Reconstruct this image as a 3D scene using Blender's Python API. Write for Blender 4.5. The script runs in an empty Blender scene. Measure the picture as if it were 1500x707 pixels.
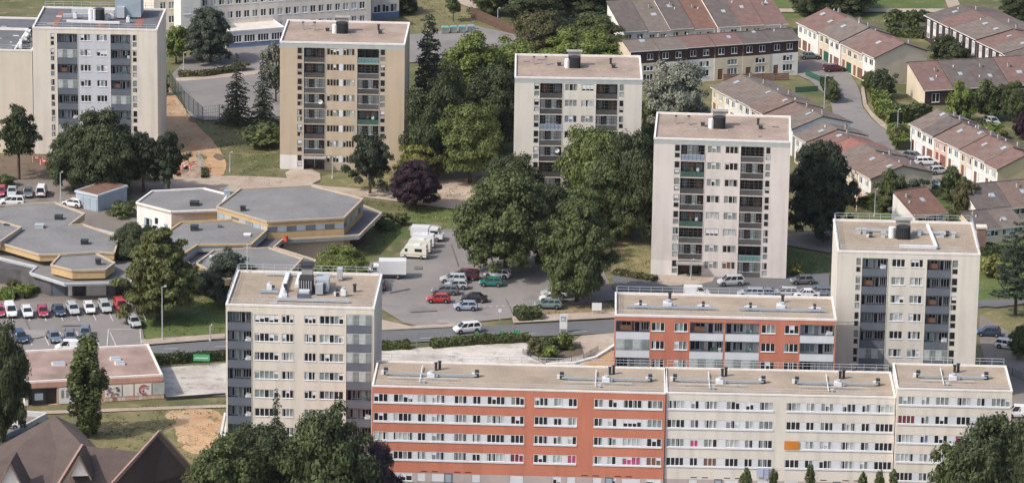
import bpy, math, random
import numpy as np
from mathutils import Vector, Matrix
PI = math.pi
R = random.Random(7)
NR = np.random.RandomState(11)
sc = bpy.context.scene
col = sc.collection

# ------------------------------------------------------------------ camera, sky, sun, exposure
FPX, PITCH, CAM_H, YAW, ROLL = 6326.0, math.radians(16.3), 197.0, math.radians(0.65), math.radians(0.9)
cam_d = bpy.data.cameras.new('camera')
cam = bpy.data.objects.new('camera', cam_d)
col.objects.link(cam)
cam_d.sensor_width = 36.0
cam_d.lens = FPX / 1500.0 * 36.0
cam_d.clip_start = 1.0
cam_d.clip_end = 20000.0
_fwd = Vector((-math.sin(YAW) * math.cos(PITCH), math.cos(YAW) * math.cos(PITCH), -math.sin(PITCH)))
_r0 = Vector((math.cos(YAW), math.sin(YAW), 0))
_u0 = _r0.cross(_fwd)
_rt = math.cos(ROLL) * _r0 + math.sin(ROLL) * _u0
_up = -math.sin(ROLL) * _r0 + math.cos(ROLL) * _u0
_m = Matrix((_rt, _up, -_fwd)).transposed().to_4x4()
_m.translation = Vector((0, 0, CAM_H))
cam.matrix_world = _m
sc.camera = cam

SUN_AZ = math.radians(212)      # direction towards the sun, anticlockwise from +X (left, a little to the viewer's side)
SUN_EL = math.radians(46)
world = bpy.data.worlds.new('World')
sc.world = world
world.use_nodes = True
wn = world.node_tree
wn.nodes.clear()
_sky = wn.nodes.new('ShaderNodeTexSky')
_sky.sky_type = 'NISHITA'
_sky.sun_disc = False
_sky.sun_elevation = SUN_EL
_sky.sun_rotation = math.radians(90) - SUN_AZ
_sky.dust_density = 3.0
_bg = wn.nodes.new('ShaderNodeBackground')
_bg.inputs['Strength'].default_value = 0.145
_wo = wn.nodes.new('ShaderNodeOutputWorld')
wn.links.new(_sky.outputs[0], _bg.inputs[0])
wn.links.new(_bg.outputs[0], _wo.inputs[0])
sun_d = bpy.data.lights.new('sun', 'SUN')
sun_d.energy = 2.6
sun_d.angle = math.radians(0.6)
sun_d.color = (1.0, 0.945, 0.86)
sun = bpy.data.objects.new('sun', sun_d)
col.objects.link(sun)
_sd = Vector((math.cos(SUN_AZ) * math.cos(SUN_EL), math.sin(SUN_AZ) * math.cos(SUN_EL), math.sin(SUN_EL)))
sun.rotation_euler = _sd.to_track_quat('Z', 'Y').to_euler()
sun.location = (-200, 500, 300)
sc.view_settings.view_transform = 'Standard'
sc.view_settings.look = 'None'
sc.view_settings.gamma = 1.0
sc.view_settings.exposure = 0.42


def G(px, py, z=0.0):
    """Point of the place at height z that the photograph shows at pixel (px, py)."""
    d = _rt * ((px - 750) / FPX) - _up * ((py - 353.5) / FPX) + _fwd
    t = (z - CAM_H) / d.z
    return Vector((t * d.x, t * d.y, z))


# ------------------------------------------------------------------ materials
MATS = {}


def mat(name, c, rough=0.85, var=0.12, scale=0.5, streak=0.0, metal=0.0, coat=0.0, spec=0.3, bump=0.0, fine=0.0, fscale=6.0, c2=None, courses=0.0):
    if name in MATS:
        return MATS[name]
    m = bpy.data.materials.new(name)
    m.use_nodes = True
    nt = m.node_tree
    b = nt.nodes['Principled BSDF']
    b.inputs['Roughness'].default_value = rough
    b.inputs['Metallic'].default_value = metal
    b.inputs['Coat Weight'].default_value = coat
    b.inputs['Specular IOR Level'].default_value = spec
    L = nt.links.new
    tc = nt.nodes.new('ShaderNodeTexCoord')
    src = tc.outputs['Object']
    n1 = nt.nodes.new('ShaderNodeTexNoise')
    n1.inputs['Scale'].default_value = scale
    n1.inputs['Detail'].default_value = 6
    n1.inputs['Roughness'].default_value = 0.6
    L(src, n1.inputs['Vector'])
    mr = nt.nodes.new('ShaderNodeMapRange')
    mr.inputs[1].default_value = 0.3
    mr.inputs[2].default_value = 0.7
    L(n1.outputs['Fac'], mr.inputs[0])
    mx = nt.nodes.new('ShaderNodeMix')
    mx.data_type = 'RGBA'
    a = tuple(max(0, v * (1 - var)) for v in c)
    d = tuple(min(1, v * (1 + var)) for v in c) if c2 is None else c2
    mx.inputs[6].default_value = (*a, 1)
    mx.inputs[7].default_value = (*d, 1)
    L(mr.outputs[0], mx.inputs[0])
    out = mx.outputs[2]
    if streak > 0:
        mp = nt.nodes.new('ShaderNodeMapping')
        mp.inputs['Scale'].default_value = (0.9, 0.9, 0.10)
        L(src, mp.inputs[0])
        n2 = nt.nodes.new('ShaderNodeTexNoise')
        n2.inputs['Scale'].default_value = 1.0
        n2.inputs['Detail'].default_value = 4
        L(mp.outputs[0], n2.inputs['Vector'])
        r2 = nt.nodes.new('ShaderNodeMapRange')
        r2.inputs[1].default_value = 0.45
        r2.inputs[2].default_value = 0.75
        r2.inputs[3].default_value = 1.0
        r2.inputs[4].default_value = 1.0 - streak
        L(n2.outputs['Fac'], r2.inputs[0])
        vm = nt.nodes.new('ShaderNodeVectorMath')
        vm.operation = 'SCALE'
        L(out, vm.inputs[0])
        L(r2.outputs[0], vm.inputs[3])
        out = vm.outputs[0]
    if fine > 0:
        n3 = nt.nodes.new('ShaderNodeTexNoise')
        n3.inputs['Scale'].default_value = fscale
        n3.inputs['Detail'].default_value = 3
        L(src, n3.inputs['Vector'])
        r3 = nt.nodes.new('ShaderNodeMapRange')
        r3.inputs[1].default_value = 0.3
        r3.inputs[2].default_value = 0.7
        r3.inputs[3].default_value = 1.0 - fine
        r3.inputs[4].default_value = 1.0 + fine
        L(n3.outputs['Fac'], r3.inputs[0])
        vm = nt.nodes.new('ShaderNodeVectorMath')
        vm.operation = 'SCALE'
        L(out, vm.inputs[0])
        L(r3.outputs[0], vm.inputs[3])
        out = vm.outputs[0]
        if bump > 0:
            bp = nt.nodes.new('ShaderNodeBump')
            bp.inputs['Strength'].default_value = bump
            bp.inputs['Distance'].default_value = 0.05
            L(n3.outputs['Fac'], bp.inputs['Height'])
            L(bp.outputs[0], b.inputs['Normal'])
    if courses > 0:
        wv = nt.nodes.new('ShaderNodeTexWave')
        wv.bands_direction = 'Z'
        wv.inputs['Scale'].default_value = courses
        wv.inputs['Distortion'].default_value = 0.3
        wv.inputs['Detail'].default_value = 2
        L(src, wv.inputs['Vector'])
        r4 = nt.nodes.new('ShaderNodeMapRange')
        r4.inputs[3].default_value = 0.94
        r4.inputs[4].default_value = 1.05
        L(wv.outputs['Fac'], r4.inputs[0])
        vm = nt.nodes.new('ShaderNodeVectorMath')
        vm.operation = 'SCALE'
        L(out, vm.inputs[0])
        L(r4.outputs[0], vm.inputs[3])
        out = vm.outputs[0]
    L(out, b.inputs['Base Color'])
    MATS[name] = m
    return m


CREAM = mat('cream_render', (0.645, 0.60, 0.535), streak=0.16, var=0.07, scale=0.12, fine=0.04)
CREAM_W = mat('warm_cream_render', (0.665, 0.605, 0.53), streak=0.16, var=0.07, scale=0.12, fine=0.04)
PINKW = mat('pinkish_cream_render', (0.65, 0.585, 0.545), streak=0.14, var=0.06, scale=0.2, fine=0.03)
OCHRE = mat('ochre_render', (0.50, 0.405, 0.30), streak=0.14, var=0.06, scale=0.2, fine=0.03)
WHITEW = mat('white_render', (0.74, 0.70, 0.67), streak=0.12, var=0.05, scale=0.3)
GREYBLUE = mat('pale_blue_grey_paint', (0.52, 0.53, 0.57), streak=0.08, var=0.04)
ORANGE = mat('terracotta_render', (0.50, 0.185, 0.12), streak=0.14, var=0.07, scale=0.2, fine=0.03)
WHITE = mat('white_paint', (0.69, 0.69, 0.70), rough=0.5, var=0.05, streak=0.08)
PANELW = mat('white_panel', (0.62, 0.64, 0.67), rough=0.55, var=0.04, streak=0.08)
LGREY = mat('light_grey_paint', (0.48, 0.50, 0.52), var=0.05, streak=0.08)
SLATE = mat('slate_grey_paint', (0.12, 0.135, 0.165), rough=0.6, var=0.10, streak=0.12)
FASCIA = mat('grey_green_fascia', (0.40, 0.42, 0.41), var=0.06, streak=0.1)
GRAVEL = mat('gravel_roofing', (0.335, 0.27, 0.205), var=0.18, scale=0.25, fine=0.18, fscale=5, bump=0.5)
GRAVELP = mat('pink_gravel_roofing', (0.325, 0.25, 0.20), var=0.2, scale=0.22, fine=0.18, fscale=5, bump=0.5)
BITUMEN = mat('grey_bitumen_roofing', (0.20, 0.195, 0.19), var=0.16, scale=0.18, fine=0.10, fscale=3)
BITUMEND = mat('dark_bitumen_roofing', (0.13, 0.13, 0.14), var=0.2, scale=0.4, fine=0.1, fscale=3)
YELLOW = mat('yellow_ochre_fascia', (0.50, 0.35, 0.18), var=0.07, streak=0.12)
PEACH = mat('peach_render', (0.58, 0.44, 0.34), var=0.06, streak=0.12)
CONC = mat('concrete', (0.33, 0.31, 0.29), var=0.15, streak=0.15, scale=0.6)
DARKM = mat('dark_metal', (0.035, 0.037, 0.042), rough=0.55, var=0.2)
GALV = mat('galvanised_metal', (0.50, 0.53, 0.56), rough=0.45, var=0.12, metal=0.3)
BLUEM = mat('blue_grey_metal', (0.30, 0.36, 0.41), rough=0.5, var=0.1)
GLASSD = mat('dark_window_glass', (0.020, 0.020, 0.024), rough=0.25, var=0.5, spec=0.5)
CURT = mat('pale_net_curtain', (0.40, 0.43, 0.43), rough=0.6, var=0.25, scale=1.5, spec=0.5)
CURTG = mat('grey_green_curtain', (0.20, 0.23, 0.225), rough=0.5, var=0.3, scale=1.5, spec=0.5)
CURTB = mat('blue_curtain', (0.16, 0.19, 0.30), rough=0.5, var=0.3, scale=1.5, spec=0.5)
CURTR = mat('dark_red_curtain', (0.16, 0.03, 0.045), rough=0.5, var=0.3, scale=1.5, spec=0.5)
CURTM = mat('magenta_curtain', (0.40, 0.07, 0.16), rough=0.5, var=0.3, scale=1.5)
BROWNC = mat('brown_shutter', (0.17, 0.09, 0.06), rough=0.6, var=0.2)
ORANGEB = mat('orange_blind', (0.55, 0.20, 0.03), rough=0.7)
SHUT = mat('white_roller_shutter', (0.66, 0.67, 0.69), rough=0.5, var=0.04)
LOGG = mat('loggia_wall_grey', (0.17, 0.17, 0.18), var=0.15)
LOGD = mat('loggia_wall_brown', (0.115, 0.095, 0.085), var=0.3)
LOGW = mat('loggia_wall_white', (0.50, 0.50, 0.51), var=0.1)
LOGR = mat('loggia_wall_red_brown', (0.25, 0.10, 0.06), var=0.1)
MESHD = mat('dark_railing_mesh', (0.075, 0.068, 0.066), var=0.3, rough=0.7)
MESHG = mat('grey_railing_panel', (0.105, 0.10, 0.097), var=0.25, rough=0.7)
GREENC = mat('green_canvas', (0.05, 0.13, 0.10), var=0.15)
TEALC = mat('teal_canvas', (0.14, 0.29, 0.29), var=0.1)
BLUEC = mat('pale_blue_canvas', (0.27, 0.34, 0.42), var=0.1)
ROOFR = mat('red_brown_tiles', (0.178, 0.112, 0.096), var=0.18, scale=0.8, fine=0.18, fscale=7, bump=0.5, courses=1.6)
ROOFRR = mat('bright_red_tiles', (0.26, 0.12, 0.095), var=0.15, scale=0.8, fine=0.16, fscale=7, bump=0.5, courses=1.6)
ROOFB = mat('brown_tiles', (0.178, 0.126, 0.106), var=0.18, scale=0.8, fine=0.18, fscale=7, bump=0.5, courses=1.6)
ROOFG = mat('grey_brown_tiles', (0.17, 0.138, 0.118), var=0.2, scale=0.8, fine=0.18, fscale=7, bump=0.5, courses=1.6)
ROOFD = mat('dark_grey_tiles', (0.125, 0.103, 0.094), var=0.22, scale=0.8, fine=0.18, fscale=7, bump=0.5, courses=1.6)
ROOFX = mat('rust_brown_tiles', (0.175, 0.10, 0.075), var=0.2, scale=0.8, fine=0.18, fscale=7, bump=0.5, courses=1.6)
ROOFS = mat('smooth_brown_tiles', (0.102, 0.076, 0.067), var=0.12, scale=0.6, fine=0.12, fscale=7, bump=0.4)
SLATEC = mat('dark_brown_cladding', (0.055, 0.032, 0.032), var=0.2, scale=1, fine=0.2)
HCREAM = mat('house_cream_render', (0.62, 0.53, 0.40), var=0.06, streak=0.08)
HYELL = mat('house_yellow_render', (0.58, 0.47, 0.30), var=0.06, streak=0.08)
HWHITE = mat('house_white_render', (0.74, 0.71, 0.66), var=0.05, streak=0.08)
HGREY = mat('house_grey_render', (0.42, 0.38, 0.32), var=0.08, streak=0.08)
HPINK = mat('house_pink_render', (0.62, 0.40, 0.31), var=0.06)
GARAGE = mat('brown_garage_door', (0.20, 0.10, 0.08), rough=0.5)
GREEND = mat('green_door_paint', (0.02, 0.10, 0.07), rough=0.5)
TYRE = mat('black_rubber', (0.02, 0.02, 0.02), rough=0.9)
HUB = mat('wheel_hub_metal', (0.35, 0.35, 0.36), rough=0.4, metal=0.5)
CARG = mat('car_glass', (0.02, 0.022, 0.026), rough=0.12, spec=0.6)
HEADL = mat('headlight_glass', (0.55, 0.56, 0.58), rough=0.2)
TAILL = mat('tail_light_red', (0.35, 0.02, 0.02), rough=0.25)
BARK = mat('bark', (0.075, 0.055, 0.042), var=0.3, scale=3)
SKYL = mat('skylight_glass', (0.36, 0.40, 0.43), rough=0.15, var=0.05)
REDP = mat('red_plastic', (0.50, 0.06, 0.04), rough=0.5)
GREENP = mat('green_plastic', (0.05, 0.36, 0.13), rough=0.5)
TURQ = mat('turquoise_lid', (0.18, 0.42, 0.38), rough=0.5)
WOODB = mat('brown_wood_fence', (0.12, 0.075, 0.055), var=0.3, scale=2)


def ground_mat(name, c, c2, s1=0.08, s2=0.8, c3=None, fine=0.15):
    m = bpy.data.materials.new(name)
    m.use_nodes = True
    nt = m.node_tree
    b = nt.nodes['Principled BSDF']
    b.inputs['Roughness'].default_value = 0.95
    b.inputs['Specular IOR Level'].default_value = 0.15
    L = nt.links.new
    geo = nt.nodes.new('ShaderNodeNewGeometry')

    def noise(s, det=6):
        n = nt.nodes.new('ShaderNodeTexNoise')
        n.inputs['Scale'].default_value = s
        n.inputs['Detail'].default_value = det
        n.inputs['Roughness'].default_value = 0.65
        L(geo.outputs['Position'], n.inputs['Vector'])
        return n.outputs['Fac']

    def rng(s, a, bb, c_=0.0, d=1.0):
        r = nt.nodes.new('ShaderNodeMapRange')
        for i, v in enumerate((a, bb, c_, d)):
            r.inputs[i + 1].default_value = v
        L(s, r.inputs[0])
        return r.outputs[0]

    def mix(f, a, bb):
        x = nt.nodes.new('ShaderNodeMix')
        x.data_type = 'RGBA'
        L(f, x.inputs[0])
        for k, v in ((6, a), (7, bb)):
            if isinstance(v, tuple):
                x.inputs[k].default_value = (*v, 1)
            else:
                L(v, x.inputs[k])
        return x.outputs[2]
    o = mix(rng(noise(s1), 0.40, 0.60), c, c2)
    if c3:
        o = mix(rng(noise(s1 * 3.1), 0.54, 0.66), o, c3)
    f = noise(s2 * 5, 4)
    vm = nt.nodes.new('ShaderNodeVectorMath')
    vm.operation = 'SCALE'
    L(o, vm.inputs[0])
    L(rng(f, 0.3, 0.7, 1 - fine, 1 + fine), vm.inputs[3])
    bp = nt.nodes.new('ShaderNodeBump')
    bp.inputs['Strength'].default_value = 0.5
    bp.inputs['Distance'].default_value = 0.08
    L(f, bp.inputs['Height'])
    L(bp.outputs[0], b.inputs['Normal'])
    L(vm.outputs[0], b.inputs['Base Color'])
    MATS[name] = m
    return m


GRASS = ground_mat('dry_green_grass', (0.095, 0.105, 0.048), (0.16, 0.15, 0.075), 0.09, 0.8, (0.24, 0.19, 0.115), fine=0.3)
GRASSG = ground_mat('lush_grass', (0.085, 0.125, 0.038), (0.115, 0.14, 0.050), 0.09, 0.8, (0.18, 0.16, 0.08), fine=0.28)
GRASSY = ground_mat('dry_yellow_grass', (0.21, 0.18, 0.09), (0.15, 0.15, 0.07), 0.12, 0.8, (0.29, 0.23, 0.14), fine=0.22)
ASPH = ground_mat('grey_asphalt', (0.21, 0.193, 0.183), (0.25, 0.23, 0.218), 0.05, 1.2, (0.19, 0.177, 0.172), fine=0.09)
ASPHR = ground_mat('dark_road_asphalt', (0.13, 0.13, 0.135), (0.15, 0.15, 0.155), 0.08, 1.2, fine=0.07)
ASPHB = ground_mat('brownish_asphalt', (0.19, 0.165, 0.145), (0.235, 0.205, 0.18), 0.07, 1.0, (0.16, 0.145, 0.13), fine=0.1)
PALE = ground_mat('stained_pale_concrete', (0.40, 0.355, 0.31), (0.56, 0.52, 0.47), 0.12, 0.5, (0.27, 0.24, 0.21), fine=0.1)
PATH = ground_mat('sandy_path', (0.36, 0.29, 0.23), (0.43, 0.355, 0.29), 0.12, 0.8, (0.30, 0.24, 0.19), fine=0.1)
DIRT = ground_mat('orange_earth', (0.40, 0.24, 0.135), (0.45, 0.315, 0.195), 0.2, 0.8, (0.27, 0.20, 0.12), fine=0.2)
DARKE = ground_mat('dark_bare_earth', (0.13, 0.10, 0.075), (0.17, 0.13, 0.10), 0.15, 0.8, (0.10, 0.085, 0.055), fine=0.2)
KERBM = mat('kerb_stone', (0.42, 0.39, 0.35), var=0.1)
MARKM = mat('worn_white_marking', (0.62, 0.60, 0.57), var=0.2, scale=2)


# ------------------------------------------------------------------ mesh helpers
class MB:
    def __init__(s):
        s.v, s.f, s.m, s.mats = [], [], [], []

    def mi(s, m):
        if m not in s.mats:
            s.mats.append(m)
        return s.mats.index(m)

    def poly(s, pts, m):
        n = len(s.v)
        s.v += [tuple(p) for p in pts]
        s.f.append(tuple(range(n, n + len(pts))))
        s.m.append(s.mi(m))

    def box(s, x0, x1, y0, y1, z0, z1, m, top=None):
        n = len(s.v)
        s.v += [(x0, y0, z0), (x1, y0, z0), (x1, y1, z0), (x0, y1, z0), (x0, y0, z1), (x1, y0, z1), (x1, y1, z1), (x0, y1, z1)]
        k = s.mi(m)
        for q in ((3, 2, 1, 0), (0, 1, 5, 4), (1, 2, 6, 5), (2, 3, 7, 6), (3, 0, 4, 7)):
            s.f.append(tuple(n + i for i in q))
            s.m.append(k)
        s.f.append((n + 4, n + 5, n + 6, n + 7))
        s.m.append(s.mi(top) if top else k)

    def bar(s, a, b, t, m):
        a, b = Vector(a), Vector(b)
        d = (b - a).normalized()
        u = d.cross(Vector((0, 0, 1)))
        if u.length < 0.01:
            u = Vector((1, 0, 0))
        u = u.normalized() * t / 2
        w = u.cross(d).normalized() * t / 2
        n = len(s.v)
        for p in (a, b):
            for sx, sy in ((-1, -1), (1, -1), (1, 1), (-1, 1)):
                s.v.append(tuple(p + u * sx + w * sy))
        k = s.mi(m)
        for q in ((0, 1, 5, 4), (1, 2, 6, 5), (2, 3, 7, 6), (3, 0, 4, 7), (3, 2, 1, 0), (4, 5, 6, 7)):
            s.f.append(tuple(n + i for i in q))
            s.m.append(k)

    def cyl(s, c, r, z0, z1, m, n=12, r2=None, cap=None):
        r2 = r if r2 is None else r2
        o = len(s.v)
        for i in range(n):
            a = 2 * PI * i / n
            s.v.append((c[0] + r * math.cos(a), c[1] + r * math.sin(a), z0))
        for i in range(n):
            a = 2 * PI * i / n
            s.v.append((c[0] + r2 * math.cos(a), c[1] + r2 * math.sin(a), z1))
        k = s.mi(m)
        for i in range(n):
            j = (i + 1) % n
            s.f.append((o + i, o + j, o + n + j, o + n + i))
            s.m.append(k)
        s.f.append(tuple(o + n + i for i in range(n)))
        s.m.append(s.mi(cap) if cap else k)
        s.f.append(tuple(o + n - 1 - i for i in range(n)))
        s.m.append(k)

    def hcyl(s, c, axis, r, l, m, n=12, cap=None):
        """cylinder centred on c with its axis along 'x' or 'y'"""
        o = len(s.v)
        for sg in (-1, 1):
            for i in range(n):
                a = 2 * PI * i / n
                if axis == 'y':
                    s.v.append((c[0] + r * math.cos(a), c[1] + sg * l / 2, c[2] + r * math.sin(a)))
                else:
                    s.v.append((c[0] + sg * l / 2, c[1] + r * math.cos(a), c[2] + r * math.sin(a)))
        k = s.mi(m)
        for i in range(n):
            j = (i + 1) % n
            s.f.append((o + i, o + j, o + n + j, o + n + i))
            s.m.append(k)
        kc = s.mi(cap) if cap else k
        s.f.append(tuple(o + n + i for i in range(n)))
        s.m.append(kc)
        s.f.append(tuple(o + n - 1 - i for i in range(n)))
        s.m.append(kc)

    def prism(s, pts, z0, z1, m, top=None):
        """pts anticlockwise (x, y)"""
        a = sum(pts[i][0] * pts[(i + 1) % len(pts)][1] - pts[(i + 1) % len(pts)][0] * pts[i][1] for i in range(len(pts)))
        if a < 0:
            pts = pts[::-1]
        n = len(pts)
        o = len(s.v)
        s.v += [(p[0], p[1], z0) for p in pts] + [(p[0], p[1], z1) for p in pts]
        k = s.mi(m)
        for i in range(n):
            j = (i + 1) % n
            s.f.append((o + i, o + j, o + n + j, o + n + i))
            s.m.append(k)
        s.f.append(tuple(o + n + i for i in range(n)))
        s.m.append(s.mi(top) if top else k)
        s.f.append(tuple(o + n - 1 - i for i in range(n)))
        s.m.append(k)

    def mesh(s, name):
        me = bpy.data.meshes.new(name)
        me.from_pydata(s.v, [], s.f)
        for m in s.mats:
            me.materials.append(m)
        me.polygons.foreach_set('material_index', s.m)
        me.update()
        return me

    def build(s, name, parent=None, **tags):
        return put(name, s.mesh(name), parent, **tags)


def put(name, me, parent=None, loc=None, rz=None, label=None, category=None, group=None, kind=None, scale=None):
    o = bpy.data.objects.new(name, me)
    col.objects.link(o)
    if parent is not None:
        o.parent = parent
    if loc is not None:
        o.location = loc
    if rz is not None:
        o.rotation_euler = (0, 0, rz)
    if scale is not None:
        o.scale = scale
    if label:
        o['label'] = label
    if category:
        o['category'] = category
    if group:
        o['group'] = group
    if kind:
        o['kind'] = kind
    return o


def empty(name, loc, rz, label, category, group=None):
    o = put(name, None, None, loc, rz, label, category, group)
    o.empty_display_size = 1
    return o


def copy_tree(o, parent=None):
    c = o.copy()
    col.objects.link(c)
    c.parent = parent
    for ch in list(o.children):
        copy_tree(ch, c)
    return c


# ------------------------------------------------------------------ ground sheets
_layer = [0]


def sheet(name, px, m, z=None, h=0.0, kind='structure'):
    """flat sheet of ground whose outline is given by where the photo shows it"""
    if z is None:
        _layer[0] += 1
        z = 0.004 * _layer[0]
    pts = [G(x, y, 0) for x, y in px]
    mb = MB()
    if h > 0:
        mb.prism([(p.x, p.y) for p in pts], z, z + h, KERBM, top=m)
    else:
        q = [(p.x, p.y, z) for p in pts]
        a = sum(q[i][0] * q[(i + 1) % len(q)][1] - q[(i + 1) % len(q)][0] * q[i][1] for i in range(len(q)))
        mb.poly(q if a > 0 else q[::-1], m)
    return mb.build(name, kind=kind)


def smooth_px(px, n=3):
    """round a closed outline (Chaikin)"""
    for _ in range(n):
        q = []
        for i in range(len(px)):
            a, b = px[i], px[(i + 1) % len(px)]
            q.append((a[0] * .75 + b[0] * .25, a[1] * .75 + b[1] * .25))
            q.append((a[0] * .25 + b[0] * .75, a[1] * .25 + b[1] * .75))
        px = q
    return px


mb = MB()
mb.poly([(-4000, -1500, 0), (4000, -1500, 0), (4000, 9000, 0), (-4000, 9000, 0)], GRASS)
mb.build('ground', kind='structure')


def S(px, n=3):
    q = smooth_px(px, n)
    r_ = random.Random(int(px[0][0] * 7 + px[0][1]))
    return [(x + r_.uniform(-1.6, 1.6), y + r_.uniform(-.8, .8)) for x, y in q]


# lawns of another tone
sheet('lawn', [(1160, -40), (1420, -40), (1375, 18), (1300, 26), (1150, 26)], GRASSG)
sheet('lawn', S([(530, 385), (585, 300), (700, 305), (690, 345), (600, 338), (560, 372)]), GRASSG)
sheet('lawn', S([(200, 430), (330, 420), (345, 500), (205, 502), (188, 470)]), GRASSG)
sheet('lawn', S([(575, -30), (700, -30), (700, 40), (640, 60), (590, 40)]), GRASSY)
sheet('lawn', S([(870, 345), (960, 355), (965, 420), (890, 425), (860, 400)]), GRASSY)
sheet('lawn', S([(1150, 350), (1210, 350), (1215, 404), (1150, 410)]), GRASSG)
sheet('lawn', S([(125, 600), (330, 590), (340, 700), (125, 680)]), GRASSY)
sheet('lawn', S([(470, 250), (600, 255), (590, 305), (470, 280)]), GRASSY)
sheet('lawn', S([(280, 172), (410, 200), (445, 270), (350, 272), (325, 225)]), GRASS)
sheet('lawn', S([(1255, 135), (1300, 175), (1308, 230), (1290, 225), (1262, 175)]), GRASSY)
sheet('lawn', S([(870, -20), (1165, -20), (1165, 30), (870, 30)]), GRASSG)
sheet('bare_earth', S([(-60, 225), (240, 225), (240, 300), (-60, 300)]), DARKE)
sheet('bare_earth', S([(640, 245), (760, 255), (760, 320), (640, 300)], 2), PATH)
sheet('bare_earth', S([(800, 440), (900, 440), (900, 470), (750, 468)]), ground_mat('dry_brown_verge', (0.23, 0.175, 0.105), (0.29, 0.225, 0.145), 0.2, 0.8, (0.17, 0.15, 0.08), fine=0.2))
sheet('earth_slope', S([(236, 128), (262, 140), (285, 185), (325, 215), (335, 262), (275, 270), (232, 250)]), DIRT)
sheet('earth_mound', S([(232, 600), (330, 597), (325, 640), (300, 668), (262, 660), (258, 625)]), DIRT)
sheet('bare_earth', S([(840, 535), (905, 505), (905, 560), (840, 560)], 1), DIRT)
sheet('bare_earth', S([(1430, 455), (1530, 450), (1530, 520), (1440, 478)]), GRASSY)
_rr = random.Random(5)
for k in range(9):          # weeds and ruts breaking up the bare slope
    cx_, cy_ = _rr.uniform(245, 325), _rr.uniform(150, 258)
    if cx_ - 240 > (cy_ - 120) * .8:
        cx_ = 240 + (cy_ - 120) * .6
    w_ = _rr.uniform(4, 12)
    sheet('bare_earth', S([(cx_ - w_, cy_ - 1), (cx_, cy_ - w_ * .5), (cx_ + w_, cy_ + 1), (cx_ + 2, cy_ + w_ * .6)], 2), (GRASS, DARKE, PATH)[k % 3])
for k in range(7):
    cx_, cy_ = _rr.uniform(245, 325), _rr.uniform(603, 655)
    w_ = _rr.uniform(5, 12)
    sheet('earth_mound', S([(cx_ - w_, cy_), (cx_, cy_ - w_ * .4), (cx_ + w_, cy_), (cx_, cy_ + w_ * .5)], 2), (GRASSY, DIRT, PATH)[k % 3])
# paths
sheet('path', S([(235, 262), (330, 258), (440, 262), (470, 275), (560, 278), (640, 290), (690, 295), (700, 310), (640, 305), (560, 292), (430, 278), (300, 285), (235, 280)], 2), PATH)
sheet('path', S([(415, 248), (470, 250), (470, 270), (425, 272)], 1), PATH)
sheet('path', [(-40, 606), (340, 593), (340, 597), (-40, 611)], PATH)
sheet('path', S([(640, -30), (700, -30), (705, 12), (690, 14), (650, -5)], 1), PATH)
sheet('path', [(1372, -30), (1385, -30), (1425, 40), (1400, 40)], PATH)
sheet('path', [(1130, 14), (1400, 14), (1400, 19), (1130, 19)], PATH)
# asphalt
sheet('car_park', [(594, 376), (634, 338), (660, 336), (700, 340), (880, 390), (905, 440), (800, 452), (775, 464), (700, 472), (620, 480), (592, 474), (556, 452), (540, 420), (540, 386)], ASPH)
sheet('road', [(-60, 520), (215, 508), (330, 499), (560, 486), (700, 479), (900, 469), (1240, 452), (1560, 420), (1560, 436), (1240, 474), (900, 489), (700, 497), (560, 505), (330, 521), (215, 526), (-60, 540)], ASPHR)
sheet('car_park', [(-60, 436), (192, 440), (205, 470), (215, 512), (-60, 545)], ASPH)
sheet('forecourt', [(-60, 385), (60, 388), (190, 428), (195, 443), (-60, 443)], ASPHB)
sheet('car_park', [(-60, 262), (240, 270), (240, 302), (205, 335), (215, 350), (100, 345), (-60, 320)], ASPHB)
sheet('school_yard', [(252, 110), (300, 60), (400, 50), (560, 45), (560, 90), (410, 105), (410, 172), (300, 178), (278, 172)], ASPH)
sheet('yard_edge', [(256, 116), (330, 110), (410, 100), (412, 106), (330, 115), (258, 121)], PATH)
sheet('car_park', [(540, 58), (640, 48), (690, 38), (755, 52), (770, 70), (700, 90), (540, 95)], ASPH)
sheet('road', S([(1168, 90), (1200, 80), (1240, 100), (1262, 135), (1265, 165), (1300, 195), (1330, 215), (1400, 240), (1540, 330), (1540, 380), (1380, 300), (1280, 240), (1225, 200), (1218, 150), (1195, 125), (1165, 110)], 2), ASPH)
sheet('road', [(895, 395), (960, 410), (1215, 402), (1215, 470), (1150, 475), (905, 475)], ASPHR)
sheet('path', S([(965, 402), (1050, 402), (1040, 418), (960, 420)], 1), PATH)
sheet('road', S([(1425, 425), (1560, 405), (1560, 440), (1425, 455)], 1), ASPHR)
sheet('road', S([(1432, 460), (1450, 470), (1530, 520), (1600, 600), (1600, 700), (1490, 640), (1440, 530)], 2), ASPHB)
sheet('road', [(1150, 345), (1215, 335), (1260, 330), (1215, 372), (1150, 360)], ASPHB)
sheet('yard', [(1280, 280), (1560, 270), (1560, 440), (1430, 440), (1430, 380), (1280, 330)], GRASSG)
sheet('concrete_apron', [(236, 540), (335, 533), (335, 581), (243, 584)], PALE)
sheet('concrete_apron', [(540, 516), (700, 505), (780, 503), (850, 525), (905, 520), (905, 560), (540, 560)], PALE)
sheet('concrete_apron', [(835, 506), (852, 493), (905, 489), (905, 506), (870, 522), (800, 532), (830, 522)], PATH)
sheet('bare_earth', S([(855, 532), (905, 508), (912, 540), (850, 548)], 1), DIRT)
sheet('pavement', [(556, 470), (600, 480), (700, 474), (700, 479), (556, 486)], PATH, h=0.10)
sheet('pavement', [(750, 466), (905, 458), (905, 467), (752, 475)], PATH, h=0.10)
sheet('pavement', [(205, 500), (330, 491), (330, 498), (213, 507)], PATH, h=0.10)
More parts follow.
